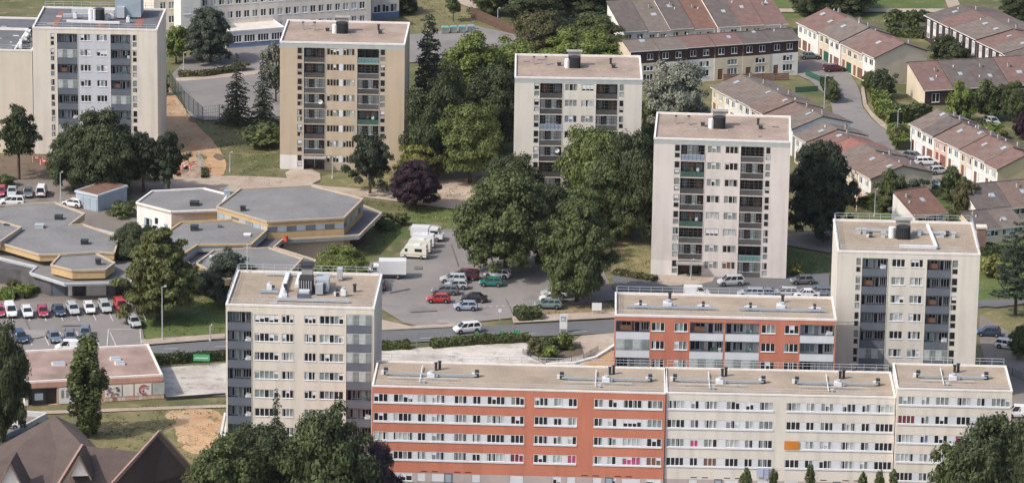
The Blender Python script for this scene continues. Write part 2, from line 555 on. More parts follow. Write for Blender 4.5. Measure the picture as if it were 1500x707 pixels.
sheet('pavement', S([(1262, 130), (1266, 165), (1300, 194), (1335, 212), (1335, 208), (1302, 190), (1270, 162), (1266, 130)], 1), PATH, h=0.10)
sheet('car_park', [(-60, 600), (0, 606), (66, 614), (-10, 655), (-60, 670)], ASPHB)
sheet('forecourt', [(540, 690), (1500, 712), (1560, 900), (540, 900)], ASPHB)

# repairs and stains on the asphalt
STAIN = ground_mat('asphalt_repair', (0.145, 0.136, 0.132), (0.17, 0.16, 0.155), 0.3, 1.2, fine=0.1)
WORN = ground_mat('worn_light_asphalt', (0.30, 0.28, 0.262), (0.26, 0.242, 0.23), 0.3, 1.2, fine=0.12)
for q in ([(600, 458), (640, 456), (640.5, 457.4), (600.5, 459.4)], [(606, 392), (618, 391.5), (619, 396), (607, 396.6)], [(740, 440), (741.5, 440), (752, 462), (750.5, 462)], [(90, 478), (120, 477), (121, 479), (91, 480)], [(570, 430), (600, 424), (600.5, 425.4), (570.5, 431.4)], [(660, 360), (661.5, 360), (672, 392), (670.5, 392)], [(28, 452), (29.5, 452), (44, 484), (42.5, 484)]):
    sheet('asphalt_patch', q, STAIN)
for q in ([(596, 332), (640, 330), (650, 340), (600, 345)], [(640, 470), (700, 466), (690, 474), (640, 477)], [(10, 486), (70, 484), (76, 496), (10, 500)]):
    sheet('asphalt_patch', S(q, 2), WORN)

# painted bay lines
mk = MB()


def line(a, b, w=0.12):
    p, q = G(*a), G(*b)
    d = (q - p).normalized()
    n = Vector((-d.y, d.x, 0)) * w / 2
    z = Vector((0, 0, 0.26))
    mk.poly([p - n + z, q - n + z, q + n + z, p + n + z], MARKM)


for i in range(11):
    x = -30 + i * 24.3
    line((x - 9, 449), (x + 1, 472))
for i in range(7):
    x = -10 + i * 24.5
    line((x + 24, 488), (x + 33, 508))
line((159, 484), (196, 484)); line((159, 484), (157, 508)); line((205, 484), (207, 505))
for i in range(9):
    line((690 + i * 9, 452 - i * 0.4), (694 + i * 9, 451.8 - i * 0.4), 0.2)
for i in range(5):
    line((792 + i * 2.4, 429 + i * 6), (826 + i * 2.4, 426 + i * 6), 0.1)
for i in range(14):
    line((470 + i * 75 - 230, 513 - i * 3.1), (490 + i * 75 - 230, 512.2 - i * 3.1), 0.12)
for i in range(5):
    line((1262 + i * 17, 30 + i), (1262 + i * 17, 30 + i + 1), 0.1)
mk.build('road_marking', kind='structure')

# ------------------------------------------------------------------ windows
NARF = mat('grey_window_frame', (0.30, 0.29, 0.28))
_wc = {}
PAL = {'mix': [GLASSD, GLASSD, CURTG, CURTG, CURT], 'dark': [GLASSD, GLASSD, GLASSD, GLASSD, CURTG], 'pale': [CURT, CURTG, CURT, CURTG, GLASSD],
       'blue': [CURTB, CURTB, GLASSD], 'red': [CURTR, CURTR, GLASSD], 'magenta': [CURTM, CURTM, CURTG], 'brown': [BROWNC, BROWNC, CURTG], 'closed': [SHUT], 'orange': [ORANGEB], 'half': [SHUT, GLASSD]}


def window_meshes(n, w, h, pal, seed, fm=None):
    plain = fm is not None
    fm = fm or WHITE
    key = (n, round(w, 1), round(h, 1), pal, seed, fm.name)
    if key in _wc:
        return _wc[key]
    w, h = key[1], key[2]
    r = random.Random(n * 1009 + int(key[1] * 70) + int(key[2] * 31) + seed * 7919)
    fr, pn = MB(), MB()
    t = 0.07
    fr.box(0, w, 0, 0.10, 0, t, fm)
    fr.box(0, w, 0, 0.10, h - t, h, fm)
    for i in range(n + 1):
        x = i * (w - t) / n
        tt = 0.10 if 0 < i < n else t
        fr.box(x, x + tt, 0.002, 0.098, t, h - t, fm)
    if not plain:
        fr.box(-0.04, w + 0.04, -0.10, 0.0, -0.06, 0.03, fm)
    whole = r.random() < 0.42
    m0 = r.choice(PAL[pal])
    for i in range(n):
        x0 = i * (w - t) / n + (0.10 if i else t)
        x1 = (i + 1) * (w - t) / n
        m = m0 if whole else r.choice(PAL[pal])
        if pal == 'half':
            zc = h * r.choice((0.3, 0.45, 0.6))
            pn.poly([(x0, 0.06, t), (x1, 0.06, t), (x1, 0.06, zc), (x0, 0.06, zc)], GLASSD)
            pn.poly([(x0, 0.04, zc), (x1, 0.04, zc), (x1, 0.04, h - t), (x0, 0.04, h - t)], SHUT)
            continue
        if r.random() < 0.16 and pal != 'closed':
            zc = h * r.choice((.45, .62, .78))
            pn.poly([(x0, 0.04, zc), (x1, 0.04, zc), (x1, 0.04, h - t), (x0, 0.04, h - t)], SHUT)
        if m in (CURT, CURTG, CURTB) and r.random() < 0.5:
            xc = x0 + (x1 - x0) * r.choice((0.35, 0.5, 0.65))
            a, b = (m, GLASSD) if r.random() < 0.5 else (GLASSD if r.random() < .5 else CURTG, m)
            pn.poly([(x0, 0.06, t), (xc, 0.06, t), (xc, 0.06, h - t), (x0, 0.06, h - t)], a)
            pn.poly([(xc, 0.06, t), (x1, 0.06, t), (x1, 0.06, h - t), (xc, 0.06, h - t)], b)
        else:
            pn.poly([(x0, 0.06, t), (x1, 0.06, t), (x1, 0.06, h - t), (x0, 0.06, h - t)], m)
    _wc[key] = (fr.mesh('window'), pn.mesh('pane'))
    return _wc[key]


def window(parent, x, y, z, w, h, n=3, pal='mix', seed=None, rz=0.0, name='window', fm=None):
    seed = R.randrange(14) if seed is None else seed
    f, p = window_meshes(n, w, h, pal, seed, fm)
    o = put(name, f, parent, (x, y, z), rz)
    put('pane', p, o)
    return o


def facade(mb, W, z0, z1, ops, matf, y=0.0, back=None):
    """wall in the plane y with real openings: ops = (x0, x1, z0, z1, depth, back material or None)"""
    xs = sorted({0.0, round(W, 3)} | {round(v, 3) for o in ops for v in o[:2]})
    zs = sorted({round(z0, 3), round(z1, 3)} | {round(v, 3) for o in ops for v in o[2:4]})
    for i in range(len(xs) - 1):
        xm = (xs[i] + xs[i + 1]) / 2
        for j in range(len(zs) - 1):
            zm = (zs[j] + zs[j + 1]) / 2
            if any(o[0] < xm < o[1] and o[2] < zm < o[3] for o in ops):
                continue
            mb.poly([(xs[i], y, zs[j]), (xs[i + 1], y, zs[j]), (xs[i + 1], y, zs[j + 1]), (xs[i], y, zs[j + 1])], matf(xm, zm))
    for o in ops:
        a, b, c, d, dep, bm = o[:6]
        sm = o[6] if len(o) > 6 else matf((a + b) / 2, d + 0.05)
        Y = y + dep
        mb.poly([(a, y, c), (a, y, d), (a, Y, d), (a, Y, c)], sm)
        mb.poly([(b, y, c), (b, Y, c), (b, Y, d), (b, y, d)], sm)
        mb.poly([(a, y, c), (a, Y, c), (b, Y, c), (b, y, c)], sm)
        mb.poly([(a, y, d), (b, y, d), (b, Y, d), (a, Y, d)], sm)
        mb.poly([(a, Y, c), (b, Y, c), (b, Y, d), (a, Y, d)], bm or GLASSD)


def shell(mb, W, D, z0, z1, m, ms=None):
    """the other three walls"""
    ms = ms or m
    mb.poly([(0, 0, z0), (0, 0, z1), (0, D, z1), (0, D, z0)], ms)
    mb.poly([(W, 0, z0), (W, D, z0), (W, D, z1), (W, 0, z1)], ms)
    mb.poly([(0, D, z0), (0, D, z1), (W, D, z1), (W, D, z0)], ms)


def parapet(parent, W, D, z, m, roofm, h=0.30, t=0.24, over=0.05):
    r = MB()
    r.poly([(0, 0, z), (W, 0, z), (W, D, z), (0, D, z)], roofm)
    r.build('roof', parent)
    p = MB()
    e = over
    p.box(-e, W + e, -e, t, z + 0.003, z + h, m)
    p.box(-e, W + e, D - t, D + e, z + 0.003, z + h, m)
    p.box(-e, t, t, D - t, z + 0.003, z + h - 0.002, m)
    p.box(W - t, W + e, t, D - t, z + 0.003, z + h - 0.002, m)
    p.build('parapet', parent)


def railing(parent, pts, z, h=1.0, step=1.6, m=GALV, t=0.05, rails=(1.0, 0.55)):
    mb = MB()
    for i in range(len(pts) - 1):
        a, b = Vector((*pts[i], z)), Vector((*pts[i + 1], z))
        n = max(1, int((b - a).length / step))
        for k in range(n + 1):
            p = a.lerp(b, k / n)
            mb.box(p.x - t / 2, p.x + t / 2, p.y - t / 2, p.y + t / 2, z, z + h, m)
        for rr in rails:
            mb.bar(a + Vector((0, 0, h * rr)), b + Vector((0, 0, h * rr)), t, m)
    return mb.build('railing', parent)


# ------------------------------------------------------------------ balconies
_bc = {}


def balcony_meshes(style, w, h, d, v):
    key = (style, round(w, 1), round(h, 1), round(d, 1), v)
    if key in _bc:
        return _bc[key]
    r = random.Random(v * 131 + 7)
    w, h, d = key[1:4]
    p, g, s = MB(), MB(), MB()
    # g: door and windows in the back wall
    y = d - 0.06
    if style == 'dark':
        pm = {0: MESHD, 1: MESHD, 2: MESHG, 3: GREENC, 4: TEALC, 5: BLUEC, 6: MESHD, 7: MESHG}[v % 8]
        p.box(0.02, w - 0.02, 0.04, 0.07, 0.08, 0.92, pm)
        p.box(0, w, 0.0, 0.10, 0.93, 0.99, GALV if v % 3 else DARKM)
        p.box(0, w, -0.02, 0.12, 0.0, 0.07, CONC)
        for k in range(7):
            x = w * k / 6
            p.box(max(0, x - 0.02), min(w, x + 0.02), 0.0, 0.03, 0.07, 0.93, MESHG)
        for zz in (0.35, 0.62):
            p.box(0, w, 0.005, 0.025, zz, zz + 0.03, MESHG)
        if v % 8 != 4:          # glazed in above the rail: a dark net of thin bars
            nb = 6 if v % 2 else 5
            for k in range(nb + 1):
                x = w * k / nb
                s.box(max(0, x - 0.02), min(w, x + 0.02), 0.03, 0.07, 0.99, h, MESHG)
            for zz in (1.45, 1.95):
                s.box(0, w, 0.032, 0.068, zz, zz + 0.03, MESHG)
        for k, (a, b) in enumerate(((0.08, 0.30), (0.36, 0.60), (0.66, 0.92))):
            m = r.choice((GLASSD, GLASSD, CURTG, BROWNC, LOGR, GLASSD))
            z0 = 0.05 if k == 1 else 0.85
            g.box(w * a - 0.05, w * b + 0.05, y, y + 0.05, z0 - 0.04, 2.12, MESHG)
            g.box(w * a, w * b, y - 0.012, y, z0, 2.06, m)
        if v % 8 in (1, 5, 7):
            ng = 4
            for k in range(ng):
                if (k + v) % 4 != 0:
                    s.box(w * k / ng + .05, w * (k + 1) / ng - .05, 0.08, 0.10, 1.0, h - .02, (CURTG, LOGG, GLASSD)[(k + v) % 3])
    elif style in ('slate', 'white'):
        pm = SLATE if style == 'slate' else PANELW
        ph = 0.98 if style == 'slate' else 0.95
        p.box(0, w, -0.03, 0.06, -0.12, ph, pm)
        p.box(0, w, -0.05, 0.09, ph, ph + 0.04, pm if style == 'slate' else GALV)
        if style == 'white':
            for zz in (1.07, 1.17):
                p.box(0, w, 0.0, 0.04, zz, zz + 0.03, DARKM)
        segs = r.choice((((0.03, 0.36, 1), (0.42, 0.56, 0), (0.62, 0.97, 1)), ((0.04, 0.18, 0), (0.24, 0.52, 1), (0.60, 0.96, 1)), ((0.03, 0.45, 1), (0.55, 0.70, 0), (0.74, 0.97, 1))))
        for a, b, win in segs:
            m = r.choice((GLASSD, GLASSD, CURTG, CURT, GLASSD))
            z0 = 0.95 if win else 0.05
            g.box(w * a - 0.06, w * b + 0.06, y, y + 0.05, z0 - 0.06, 2.14, WHITE)
            n = 3 if win else 1
            ww = (w * b - w * a) / n
            for k in range(n):
                mm = m if r.random() < 0.6 else r.choice((GLASSD, CURTG))
                g.box(w * a + k * ww + 0.03, w * a + (k + 1) * ww - 0.03, y - 0.012, y, z0, 2.08, mm)
        if v % 5 == 2:                          # glazed in
            for k in range(4):
                x = w * k / 4
                s.box(x + 0.04, x + w / 4 - 0.04, 0.0, 0.03, 1.02, h - 0.03, CURTG if k % 2 else CURT)
                s.box(x, x + 0.04, -0.01, 0.04, 1.02, h, WHITE)
            s.box(0, w, -0.012, 0.042, h - 0.04, h - 0.002, WHITE)
        if v % 5 == 4:
            s.box(w * 0.1, w * 0.45, 0.4, 0.43, 1.1, 1.9, BROWNC)
    # clutter standing in the balcony
    c = MB()
    for k in range(2 + v % 3):
        x = r.uniform(0.3, w - 0.6)
        m = r.choice((WHITE, CURTB, BROWNC, GREENC, CURT, LGREY))
        c.box(x, x + r.uniform(0.25, 0.6), 0.35 + 0.2 * k, 0.65 + 0.2 * k, 0.02, r.uniform(1.0, 1.5), m)
    res = (p.mesh('balcony'), g.mesh('glazed_door'), s.mesh('screen') if s.v else None, c.mesh('stored_goods'))
    _bc[key] = res
    return res


def balcony(parent, x, z, w, h, d, style, v, y=0.0):
    p, g, s, c = balcony_meshes(style, w, h, d, v)
    o = put('balcony', p, parent, (x, y, z))
    put('glazed_door', g, o)
    if s:
        put('screen', s, o)
    if v % 2:
        put('stored_goods', c, o, kind='stuff')
    return o


def dish(parent, x, y, z, r=0.42):
    mb = MB()
    n = 14
    o = len(mb.v)
    rings = ((0.0, 0.0), (0.5, -0.03), (0.85, -0.09), (1.0, -0.14))
    for rr, dy in rings:
        for i in range(n):
            a = 2 * PI * i / n
            mb.v.append((x + r * rr * math.cos(a), y + dy * 1.2, z + r * rr * math.sin(a)))
    k = mb.mi(WHITE)
    for q in range(3):
        for i in range(n):
            j = (i + 1) % n
            mb.f.append((o + q * n + i, o + q * n + j, o + (q + 1) * n + j, o + (q + 1) * n + i))
            mb.m.append(k)
    mb.bar((x, y, z), (x, y - 0.35, z - 0.1), 0.04, GALV)
    mb.bar((x, y, z), (x, y + 0.3, z - 0.3), 0.05, GALV)
    mb.build('satellite_dish', parent)


# ------------------------------------------------------------------ rooftop equipment
def tank(parent, x, y, z, w=1.9, h=1.9, cap=True):
    mb = MB()
    n = 20
    for i in range(n):
        a = 2 * PI * i / n
        px, py = x + w / 2 * math.cos(a), y + w / 2 * math.sin(a)
        mb.box(px - 0.07, px + 0.07, py - 0.07, py + 0.07, z, z + h, DARKM)
    mb.cyl((x, y), w / 2 - 0.05, z + 0.005, z + h - 0.02, DARKM, 20)
    mb.build('water_tank', parent)
    mb = MB()
    mb.box(x - w * 0.55, x + w * 0.55, y + w * 0.55, y + w * 0.55 + 0.7, z + 0.003, z + h + 0.55, CONC)
    mb.box(x - w * 0.7, x + w * 0.7, y + w * 0.45, y + w * 0.7 + 0.7, z + h + 0.55, z + h + 0.72, CONC)
    mb.box(x - w * 0.8, x + w * 0.8, y - w * 0.8, y - w * 0.55, z + 0.003, z + 0.12, PATH)
    mb.build('chimney_stack', parent, kind='stuff')


def vent(parent, x, y, z, w=0.35, h=0.9, m=DARKM, kind='post'):
    mb = MB()
    if kind == 'post':
        mb.box(x - w / 2, x + w / 2, y - w / 2, y + w / 2, z + 0.004, z + h, CONC if h > 1.2 else m)
        mb.box(x - w / 2 - 0.07, x + w / 2 + 0.07, y - w / 2 - 0.07, y + w / 2 + 0.07, z + h, z + h + 0.10, m)
    elif kind == 'machine':
        mb.box(x - w / 2, x + w / 2, y - w / 2, y + w / 2, z + 0.15, z + h, WHITE)
        mb.cyl((x + w * .1, y), w * 0.35, z + h, z + h + 0.3, GALV, 12)
        mb.box(x - w / 2 - .05, x + w / 2 + .05, y - w * .35, y + w * .35, z + 0.004, z + 0.15, CONC)
        mb.box(x + w / 2, x + w * 0.9, y - w / 4, y + w / 4, z + 0.2, z + h * 0.7, GALV)
    elif kind == 'stack':
        mb.box(x - w / 2, x + w / 2, y - w / 2, y + w / 2, z + 0.004, z + h, DARKM)
        mb.box(x - w / 2 - .06, x + w / 2 + .06, y - w / 2 - .06, y + w / 2 + .06, z + h * .6, z + h * .68, GALV)
        mb.box(x - w * 1.2, x - w / 2 - .01, y - w / 3, y + w / 3, z + 0.05, z + h * 0.6, WHITE)
    mb.build('vent' if kind != 'machine' else 'fan_unit', parent)


def duct(parent, a, b, z, r=0.16, m=GALV):
    mb = MB()
    mb.bar((a[0], a[1], z + 0.35), (b[0], b[1], z + 0.35), r * 2, m)
    n = max(2, int(math.hypot(b[0] - a[0], b[1] - a[1]) / 2))
    for k in range(n):
        t = (k + 0.5) / n
        x, y = a[0] + (b[0] - a[0]) * t, a[1] + (b[1] - a[1]) * t
        mb.box(x - 0.08, x + 0.08, y - 0.08, y + 0.08, z + 0.004, z + 0.22, CONC)
    mb.build('duct', parent)


def patches(parent, W, D, z, n, mats):
    mb = MB()
    for k in range(n):
        x, y = R.uniform(1, W - 2), R.uniform(1, D - 2)
        a, b = R.uniform(0.3, 1.4), R.uniform(0.2, 0.8)
        mb.box(x, x + a, y, y + b, z + 0.003, z + 0.05 + 0.02 * (k % 4), R.choice(mats))
    mb.build('roof_patch', parent, kind='stuff')


# ------------------------------------------------------------------ towers
TH, ST = 22.3, 2.7


def frame_from(fl, fr, z):
    a, b = G(*fl, z), G(*fr, z)
    d = b - a
    return Vector((a.x, a.y, 0)), math.atan2(d.y, d.x), d.length


def tower(fl, fr, label, wall, lay, style, D=16.0, fascia=None, roofm=GRAVELP, name='apartment_tower', centre=None, extra=None, pals=('dark', 'mix'), sidewall=None, rot=None):
    loc, rz, W = frame_from(fl, fr, TH)
    if rot is not None:
        c_ = loc + Vector((math.cos(rz), math.sin(rz), 0)) * W / 2
        rz = math.radians(rot)
        loc = c_ - Vector((math.cos(rz), math.sin(rz), 0)) * W / 2
    e = empty(name, loc, rz, label, 'apartment building', 'eight storey apartment towers')
    ops = []
    rows = 8
    top = TH - 0.75
    for k in range(rows):
        zt = top - ST * k
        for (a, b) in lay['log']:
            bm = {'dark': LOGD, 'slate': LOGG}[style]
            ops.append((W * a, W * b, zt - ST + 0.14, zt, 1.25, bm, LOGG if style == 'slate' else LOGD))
        for (a, b, n) in lay['win']:
            ops.append((W * a, W * b, zt - lay.get('wt', 0.05) - 1.2, zt - lay.get('wt', 0.05), 0.14, GLASSD))
        for (a, b) in lay.get('nar', ()):
            ops.append((W * a, W * b, zt - 1.12, zt - 0.02, 0.14, GLASSD))
            ops.append((W * a, W * b, zt - 2.15, zt - 1.30, 0.14, GLASSD))

    def mf(x, z):
        if fascia and z > TH - 0.62:
            return fascia
        if z < 2.6 and lay.get('base') and x < W * lay['log'][0][0]:
            return WHITEW
        if centre and W * centre[0] < x < W * centre[1] and z < top:
            return centre[2]
        if lay.get('bands') and z < top + 0.0:
            return wall
        return wall
    mb = MB()
    facade(mb, W, 0, TH, ops, mf)
    shell(mb, W, D, 0, TH, wall, sidewall)
    mb.build('wall', e)
    parapet(e, W, D, TH, WHITEW, roofm)
    for k in range(rows):
        zt = top - ST * k
        for (a, b) in lay['log']:
            v = R.randrange(8)
            if style == 'dark' and k == rows - 1 and a == lay['log'][0][0]:
                p = MB(); p.box(W * a + .5, W * b - .5, 1.15, 1.2, .15, 2.2, GLASSD); p.box(W * (a + b) / 2 - .05, W * (a + b) / 2 + .05, 1.1, 1.15, .15, 2.2, GALV); p.build('entrance_door', e)
                p = MB(); p.box(W * a - .3, W * b + .3, -1.6, -.02, 2.35, 2.5, CONC); p.build('entrance_canopy', e)
                continue
            balcony(e, W * a + 0.01, zt - ST + 0.14, W * (b - a) - 0.02, ST - 0.16, 1.25, style, v)
        for (a, b, n) in lay['win']:
            pal = R.choice(pals)
            if R.random() < 0.12:
                pal = R.choice(('half', 'pale', 'brown', 'blue', 'pale'))
            window(e, W * a + 0.02, 0.035, zt - lay.get('wt', 0.05) - 1.19, W * (b - a) - 0.04, 1.18, n, pal, fm=wall if style == 'dark' else None)
        for (a, b) in lay.get('nar', ()):
            p = R.choice(('dark', 'dark', 'mix', 'pale'))
            window(e, W * a + 0.01, 0.035, zt - 1.11, W * (b - a) - 0.02, 1.08, 1, p, fm=NARF)
            window(e, W * a + 0.01, 0.035, zt - 2.14, W * (b - a) - 0.02, 0.83, 1, p, fm=NARF)
        if lay.get('panel'):
            a, b = lay['panel']
            p = MB()
            p.box(W * a + 0.02, W * b - 0.02, -0.03, 0.0, zt - 1.24, zt - 0.05, PANELW if k % 3 else LGREY)
            p.build('panel', e)
        for (a, b) in lay['log']:                  # thin pale fin beside each loggia
            pass
    fins = MB()
    for (a, b) in lay['log']:
        for u in (a, b):
            fins.box(W * u - 0.09 if u == a else W * u + 0.01, W * u - 0.01 if u == a else W * u + 0.09, -0.06, 0.0, 0.3, top, wall if wall is not OCHRE else FASCIA)
    fins.build('pilaster', e)
    return e, W, D


LAY = dict(nar=((.155, .195), (.823, .857)), log=((.20, .375), (.64, .808)), win=((.395, .492, 3), (.525, .622, 3)), base=True)
LAY2 = dict(nar=((.14, .18), (.806, .845)), log=((.193, .36), (.622, .794)), win=((.376, .475, 4), (.508, .60, 4)), base=True, panel=(.475, .508))
LAYR = dict(nar=((.134, .166), (.81, .848)), log=((.176, .355), (.631, .802)), win=((.383, .476, 3), (.515, .604, 3)))
LAY1 = dict(nar=((.145, .174), (.803, .836)), log=((.197, .36), (.626, .787)), win=((.382, .468, 3), (.513, .597, 3)))
LAYL = dict(log=((.012, .173), (.813, .985)), win=((.193, .357, 5), (.377, .46, 3), (.529, .61, 3), (.632, .795, 5)), wt=0.32)


def simple_roof(e, W, D, z=TH):
    tank(e, W * 0.47, D * 0.50, z)
    vent(e, W * 0.15, D * 0.62, z, 0.3, 1.3)
    vent(e, W * 0.245, D * 0.60, z, 0.35, 1.4)
    vent(e, W * 0.76, D * 0.68, z, 0.35, 0.9)
    vent(e, W * 0.78, D * 0.52, z, 0.6, 0.4)
    vent(e, W * 0.35, D * 0.58, z, 0.6, 0.4)
    mb = MB()
    mb.cyl((W * 0.415, D * 0.5), 0.5, z + 0.004, z + 1.5, WHITE, 14)
    mb.build('water_tank', e)
    patches(e, W, D, z, 6, (CONC, GRAVEL, BITUMEND))


# T4
e, W, D = tower((958, 204), (1158, 210), 'pinkish cream tower with dark glazed loggias, between the silvery tree and the dark round tree', PINKW, LAY, 'dark', fascia=FASCIA, name='apartment_tower')
simple_roof(e, W, D)
# T3
e, W, D = tower((754, 115), (941, 118), 'pale cream tower with trees covering its lower right half and a grey fascia', CREAM, LAY, 'dark', fascia=FASCIA)
simple_roof(e, W, D)
dish(e, W * 0.34, -0.35, TH - 0.75 - 4 * ST - 1.5 + 1.0)
# T2
e, W, D = tower((410, 63), (593, 67), 'ochre yellow tower with dark loggias and a white base at its left corner', OCHRE, LAY2, 'dark', fascia=FASCIA)
simple_roof(e, W, D)
dish(e, W * 0.325, -0.35, TH - 0.75 - 3 * ST - 1.2)
# TR
e, W, D = tower((1227, 369), (1436, 375), 'cream tower with slate grey balcony parapets and bright left wall at the right', CREAM, LAYR, 'slate', roofm=GRAVEL, D=16.5, rot=-1.0, pals=('pale', 'mix', 'pale', 'dark'))
railing(e, [(0.3, D - 0.2), (W - 0.3, D - 0.2)], TH + 0.35, 0.9)
railing(e, [(0.15, 0.4), (0.15, D - 0.4)], TH + 0.35, 0.9)
railing(e, [(W - 0.15, 0.4), (W - 0.15, D - 0.4)], TH + 0.35, 0.9)
railing(e, [(0.3, 0.8), (W - 0.3, 0.8)], TH + 0.01, 0.9)
tank(e, W * 0.48, D * 0.48, TH)
mb = MB(); mb.cyl((W * 0.40, D * 0.5), 0.5, TH + .004, TH + 1.6, WHITE, 14); mb.build('water_tank', e)
duct(e, (W * .44, D * .16), (W * .70, D * .16), TH, .22, WHITE)
duct(e, (W * .70, D * .16), (W * .67, D * .85), TH, .2, WHITE)
duct(e, (W * .15, D * .66), (W * .44, D * .66), TH, .14)
duct(e, (W * .55, D * .62), (W * .86, D * .62), TH, .14)
for u, v_ in ((.17, .60), (.21, .60), (.25, .5), (.34, .5), (.60, .6), (.76, .55), (.80, .6), (.84, .55)):
    vent(e, W * u, D * v_, TH, .5, .7, kind='stack' if u in (.25, .80) else 'post', m=GALV)
patches(e, W, D, TH, 6, (CONC, GALV, GRAVELP))
# TL
e, W, D = tower((331, 447), (548, 454), 'nearest cream tower with corner slate loggias and long bands of windows', CREAM_W, LAYL, 'slate', roofm=GRAVEL, D=16.2, rot=-1.3, pals=('pale', 'mix', 'dark', 'pale', 'dark'))
railing(e, [(0.3, D - 0.2), (W - 0.3, D - 0.2)], TH + 0.35, 0.9)
railing(e, [(0.15, 0.4), (0.15, D - 0.4)], TH + 0.35, 0.9)
railing(e, [(W - 0.15, 0.4), (W - 0.15, D - 0.4)], TH + 0.35, 0.9)
railing(e, [(0.3, 0.9), (W - 0.3, 0.9)], TH + 0.01, 0.8)
mb = MB()
mb.box(W * .465, W * .56, D * .36, D * .52, TH + .004, TH + 2.2, DARKM)
mb.box(W * .475, W * .55, D * .52 + .003, D * .60, TH + .004, TH + 3.2, CONC)
mb.box(W * .47, W * .555, D * .51, D * .63, TH + 3.2, TH + 3.6, DARKM)
for k in range(6):
    mb.box(W * .467 + k * .33, W * .467 + k * .33 + .08, D * .36 - .04, D * .36, TH + .3, TH + 2.1, LGREY)
mb.build('chimney_stack', e, kind='stuff')
mb = MB()
mb.box(W * .47, W * .56, D * .16, D * .26, TH + .3, TH + 1.2, SLATE)
mb.box(W * .48, W * .55, D * .17, D * .25, TH + 1.2, TH + 1.45, LGREY)
mb.build('fan_unit', e)
mb = MB()
mb.box(W * .575, W * .665, D * .44, D * .60, TH + .2, TH + 1.9, GALV)
mb.box(W * .595, W * .645, D * .43, D * .44 - .005, TH + .4, TH + 1.5, SLATE)
mb.box(W * .58, W * .63, D * .36, D * .42 - .003, TH + .2, TH + 1.6, GALV)
mb.box(W * .70, W * .735, D * .80, D * .88, TH + .2, TH + 1.7, GALV)
mb.build('ventilation_unit', e, kind='stuff')
duct(e, (W * .33, D * .17), (W * .82, D * .17), TH, .2, GALV)
duct(e, (W * .355, D * .17), (W * .355, D * .9), TH, .28, WHITE)
duct(e, (W * .2, D * .38), (W * .33, D * .38), TH, .16, BLUEM)
duct(e, (W * .44, D * .55), (W * .44, D * .9), TH, .28, WHITE)
duct(e, (W * .2, D * .9), (W * .66, D * .92), TH, .12, LGREY)
for u, v_, k_ in ((.26, .46, 'machine'), (.77, .36, 'machine'), (.37, .45, 'post'), (.84, .5, 'post'), (.29, .42, 'stack'), (.73, .36, 'stack'), (.38, .22, 'machine')):
    vent(e, W * u, D * v_, TH, .7 if k_ == 'machine' else .4, 1.0, kind=k_)
patches(e, W, D, TH, 8, (CONC, GALV, GRAVELP, BITUMEND))
mb = MB(); mb.cyl((W * .07, D * .97), .07, TH + .3, TH + 4.2, GALV, 8); mb.bar((W * .04, D * .97, TH + 3.8), (W * .10, D * .97, TH + 3.8), .05, GALV); mb.build('antenna', e)
# T1
e, W, D = tower((47.5, 42), (230, 46), 'cream tower at the top left with grey blue central strip and cluttered dark roof', CREAM_W, LAY1, 'slate', roofm=BITUMEND, D=15.6, rot=-0.2, centre=(.365, .62, GREYBLUE), pals=('mix', 'half', 'dark', 'pale'))
railing(e, [(0.3, D - 0.2), (W - 0.3, D - 0.2)], TH + 0.35, 0.9)
railing(e, [(0.3, 0.9), (W - 0.3, 0.9)], TH + 0.01, 0.9)
mb = MB()
for u0, u1 in ((.14, .19), (.80, .86), (.50, .56)):
    mb.box(W * u0, W * u1, D * .15, D * .85, TH + .003, TH + .03, ROOFRR)
mb.build('roof_patch', e, kind='stuff')
mb = MB(); mb.cyl((W * .50, D * .42), 1.0, TH + .004, TH + 2.2, DARKM, 18); mb.cyl((W * .44, D * .40), .5, TH + .004, TH + 2.2, WHITE, 14); mb.cyl((W * .47, D * .36), .25, TH + .004, TH + 2.3, WHITE, 14); mb.build('water_tank', e)
mb = MB()
mb.box(W * .62, W * .83, D * .55, D * .85, TH + .3, TH + 3.4, BLUEM)
mb.box(W * .64, W * .70, D * .50, D * .55, TH + .3, TH + 2.2, GALV)
mb.cyl((W * .68, D * .70), .3, TH + 3.4, TH + 4.1, GALV, 10)
mb.cyl((W * .76, D * .70), .3, TH + 3.4, TH + 4.1, GALV, 10)
mb.build('ventilation_unit', e, kind='stuff')
duct(e, (W * .25, D * .30), (W * .68, D * .26), TH, .2, WHITE)
duct(e, (W * .25, D * .8), (W * .60, D * .78), TH, .4, LGREY)
duct(e, (W * .20, D * .55), (W * .45, D * .6), TH, .3, GALV)
for u, v_ in ((.56, .45), (.60, .5), (.74, .35), (.3, .5)):
    vent(e, W * u, D * v_, TH, .6, 1.0, kind='machine')
patches(e, W, D, TH, 10, (CONC, GALV, ROOFRR, LGREY))

# wing left of the top left tower
loc, rz, W = frame_from((-75, 74), (46.5, 77), 18.2)
loc.y += 0.5
e = empty('apartment_block', loc, rz, 'windowless cream block with dark flat roof left of the top left tower', 'apartment building')
mb = MB(); mb.poly([(0, 0, 0), (W, 0, 0), (W, 0, 18.2), (0, 0, 18.2)], mat('pale_cream_render', (0.62, 0.54, 0.45), streak=.08, var=.04)); shell(mb, W, 24, 0, 18.2, CREAM_W); mb.build('wall', e)
parapet(e, W, 24, 18.2, WHITEW, BITUMEND)
railing(e, [(0.3, 0.6), (W - 0.3, 0.6)], 18.2, 1.0)
mb = MB(); mb.box(W * .78, W * .785 + .2, 0.5, 15.5, 18.21, 18.6, WHITEW); mb.box(0, W * .78, 15.2, 15.5, 18.21, 18.6, WHITEW); mb.build('roof_upstand', e)
for k in range(12):
    vent(e, R.uniform(W * .82, W * .97), R.uniform(1.5, 15), 18.2, .8, .8, kind=('machine', 'post', 'stack')[k % 3])
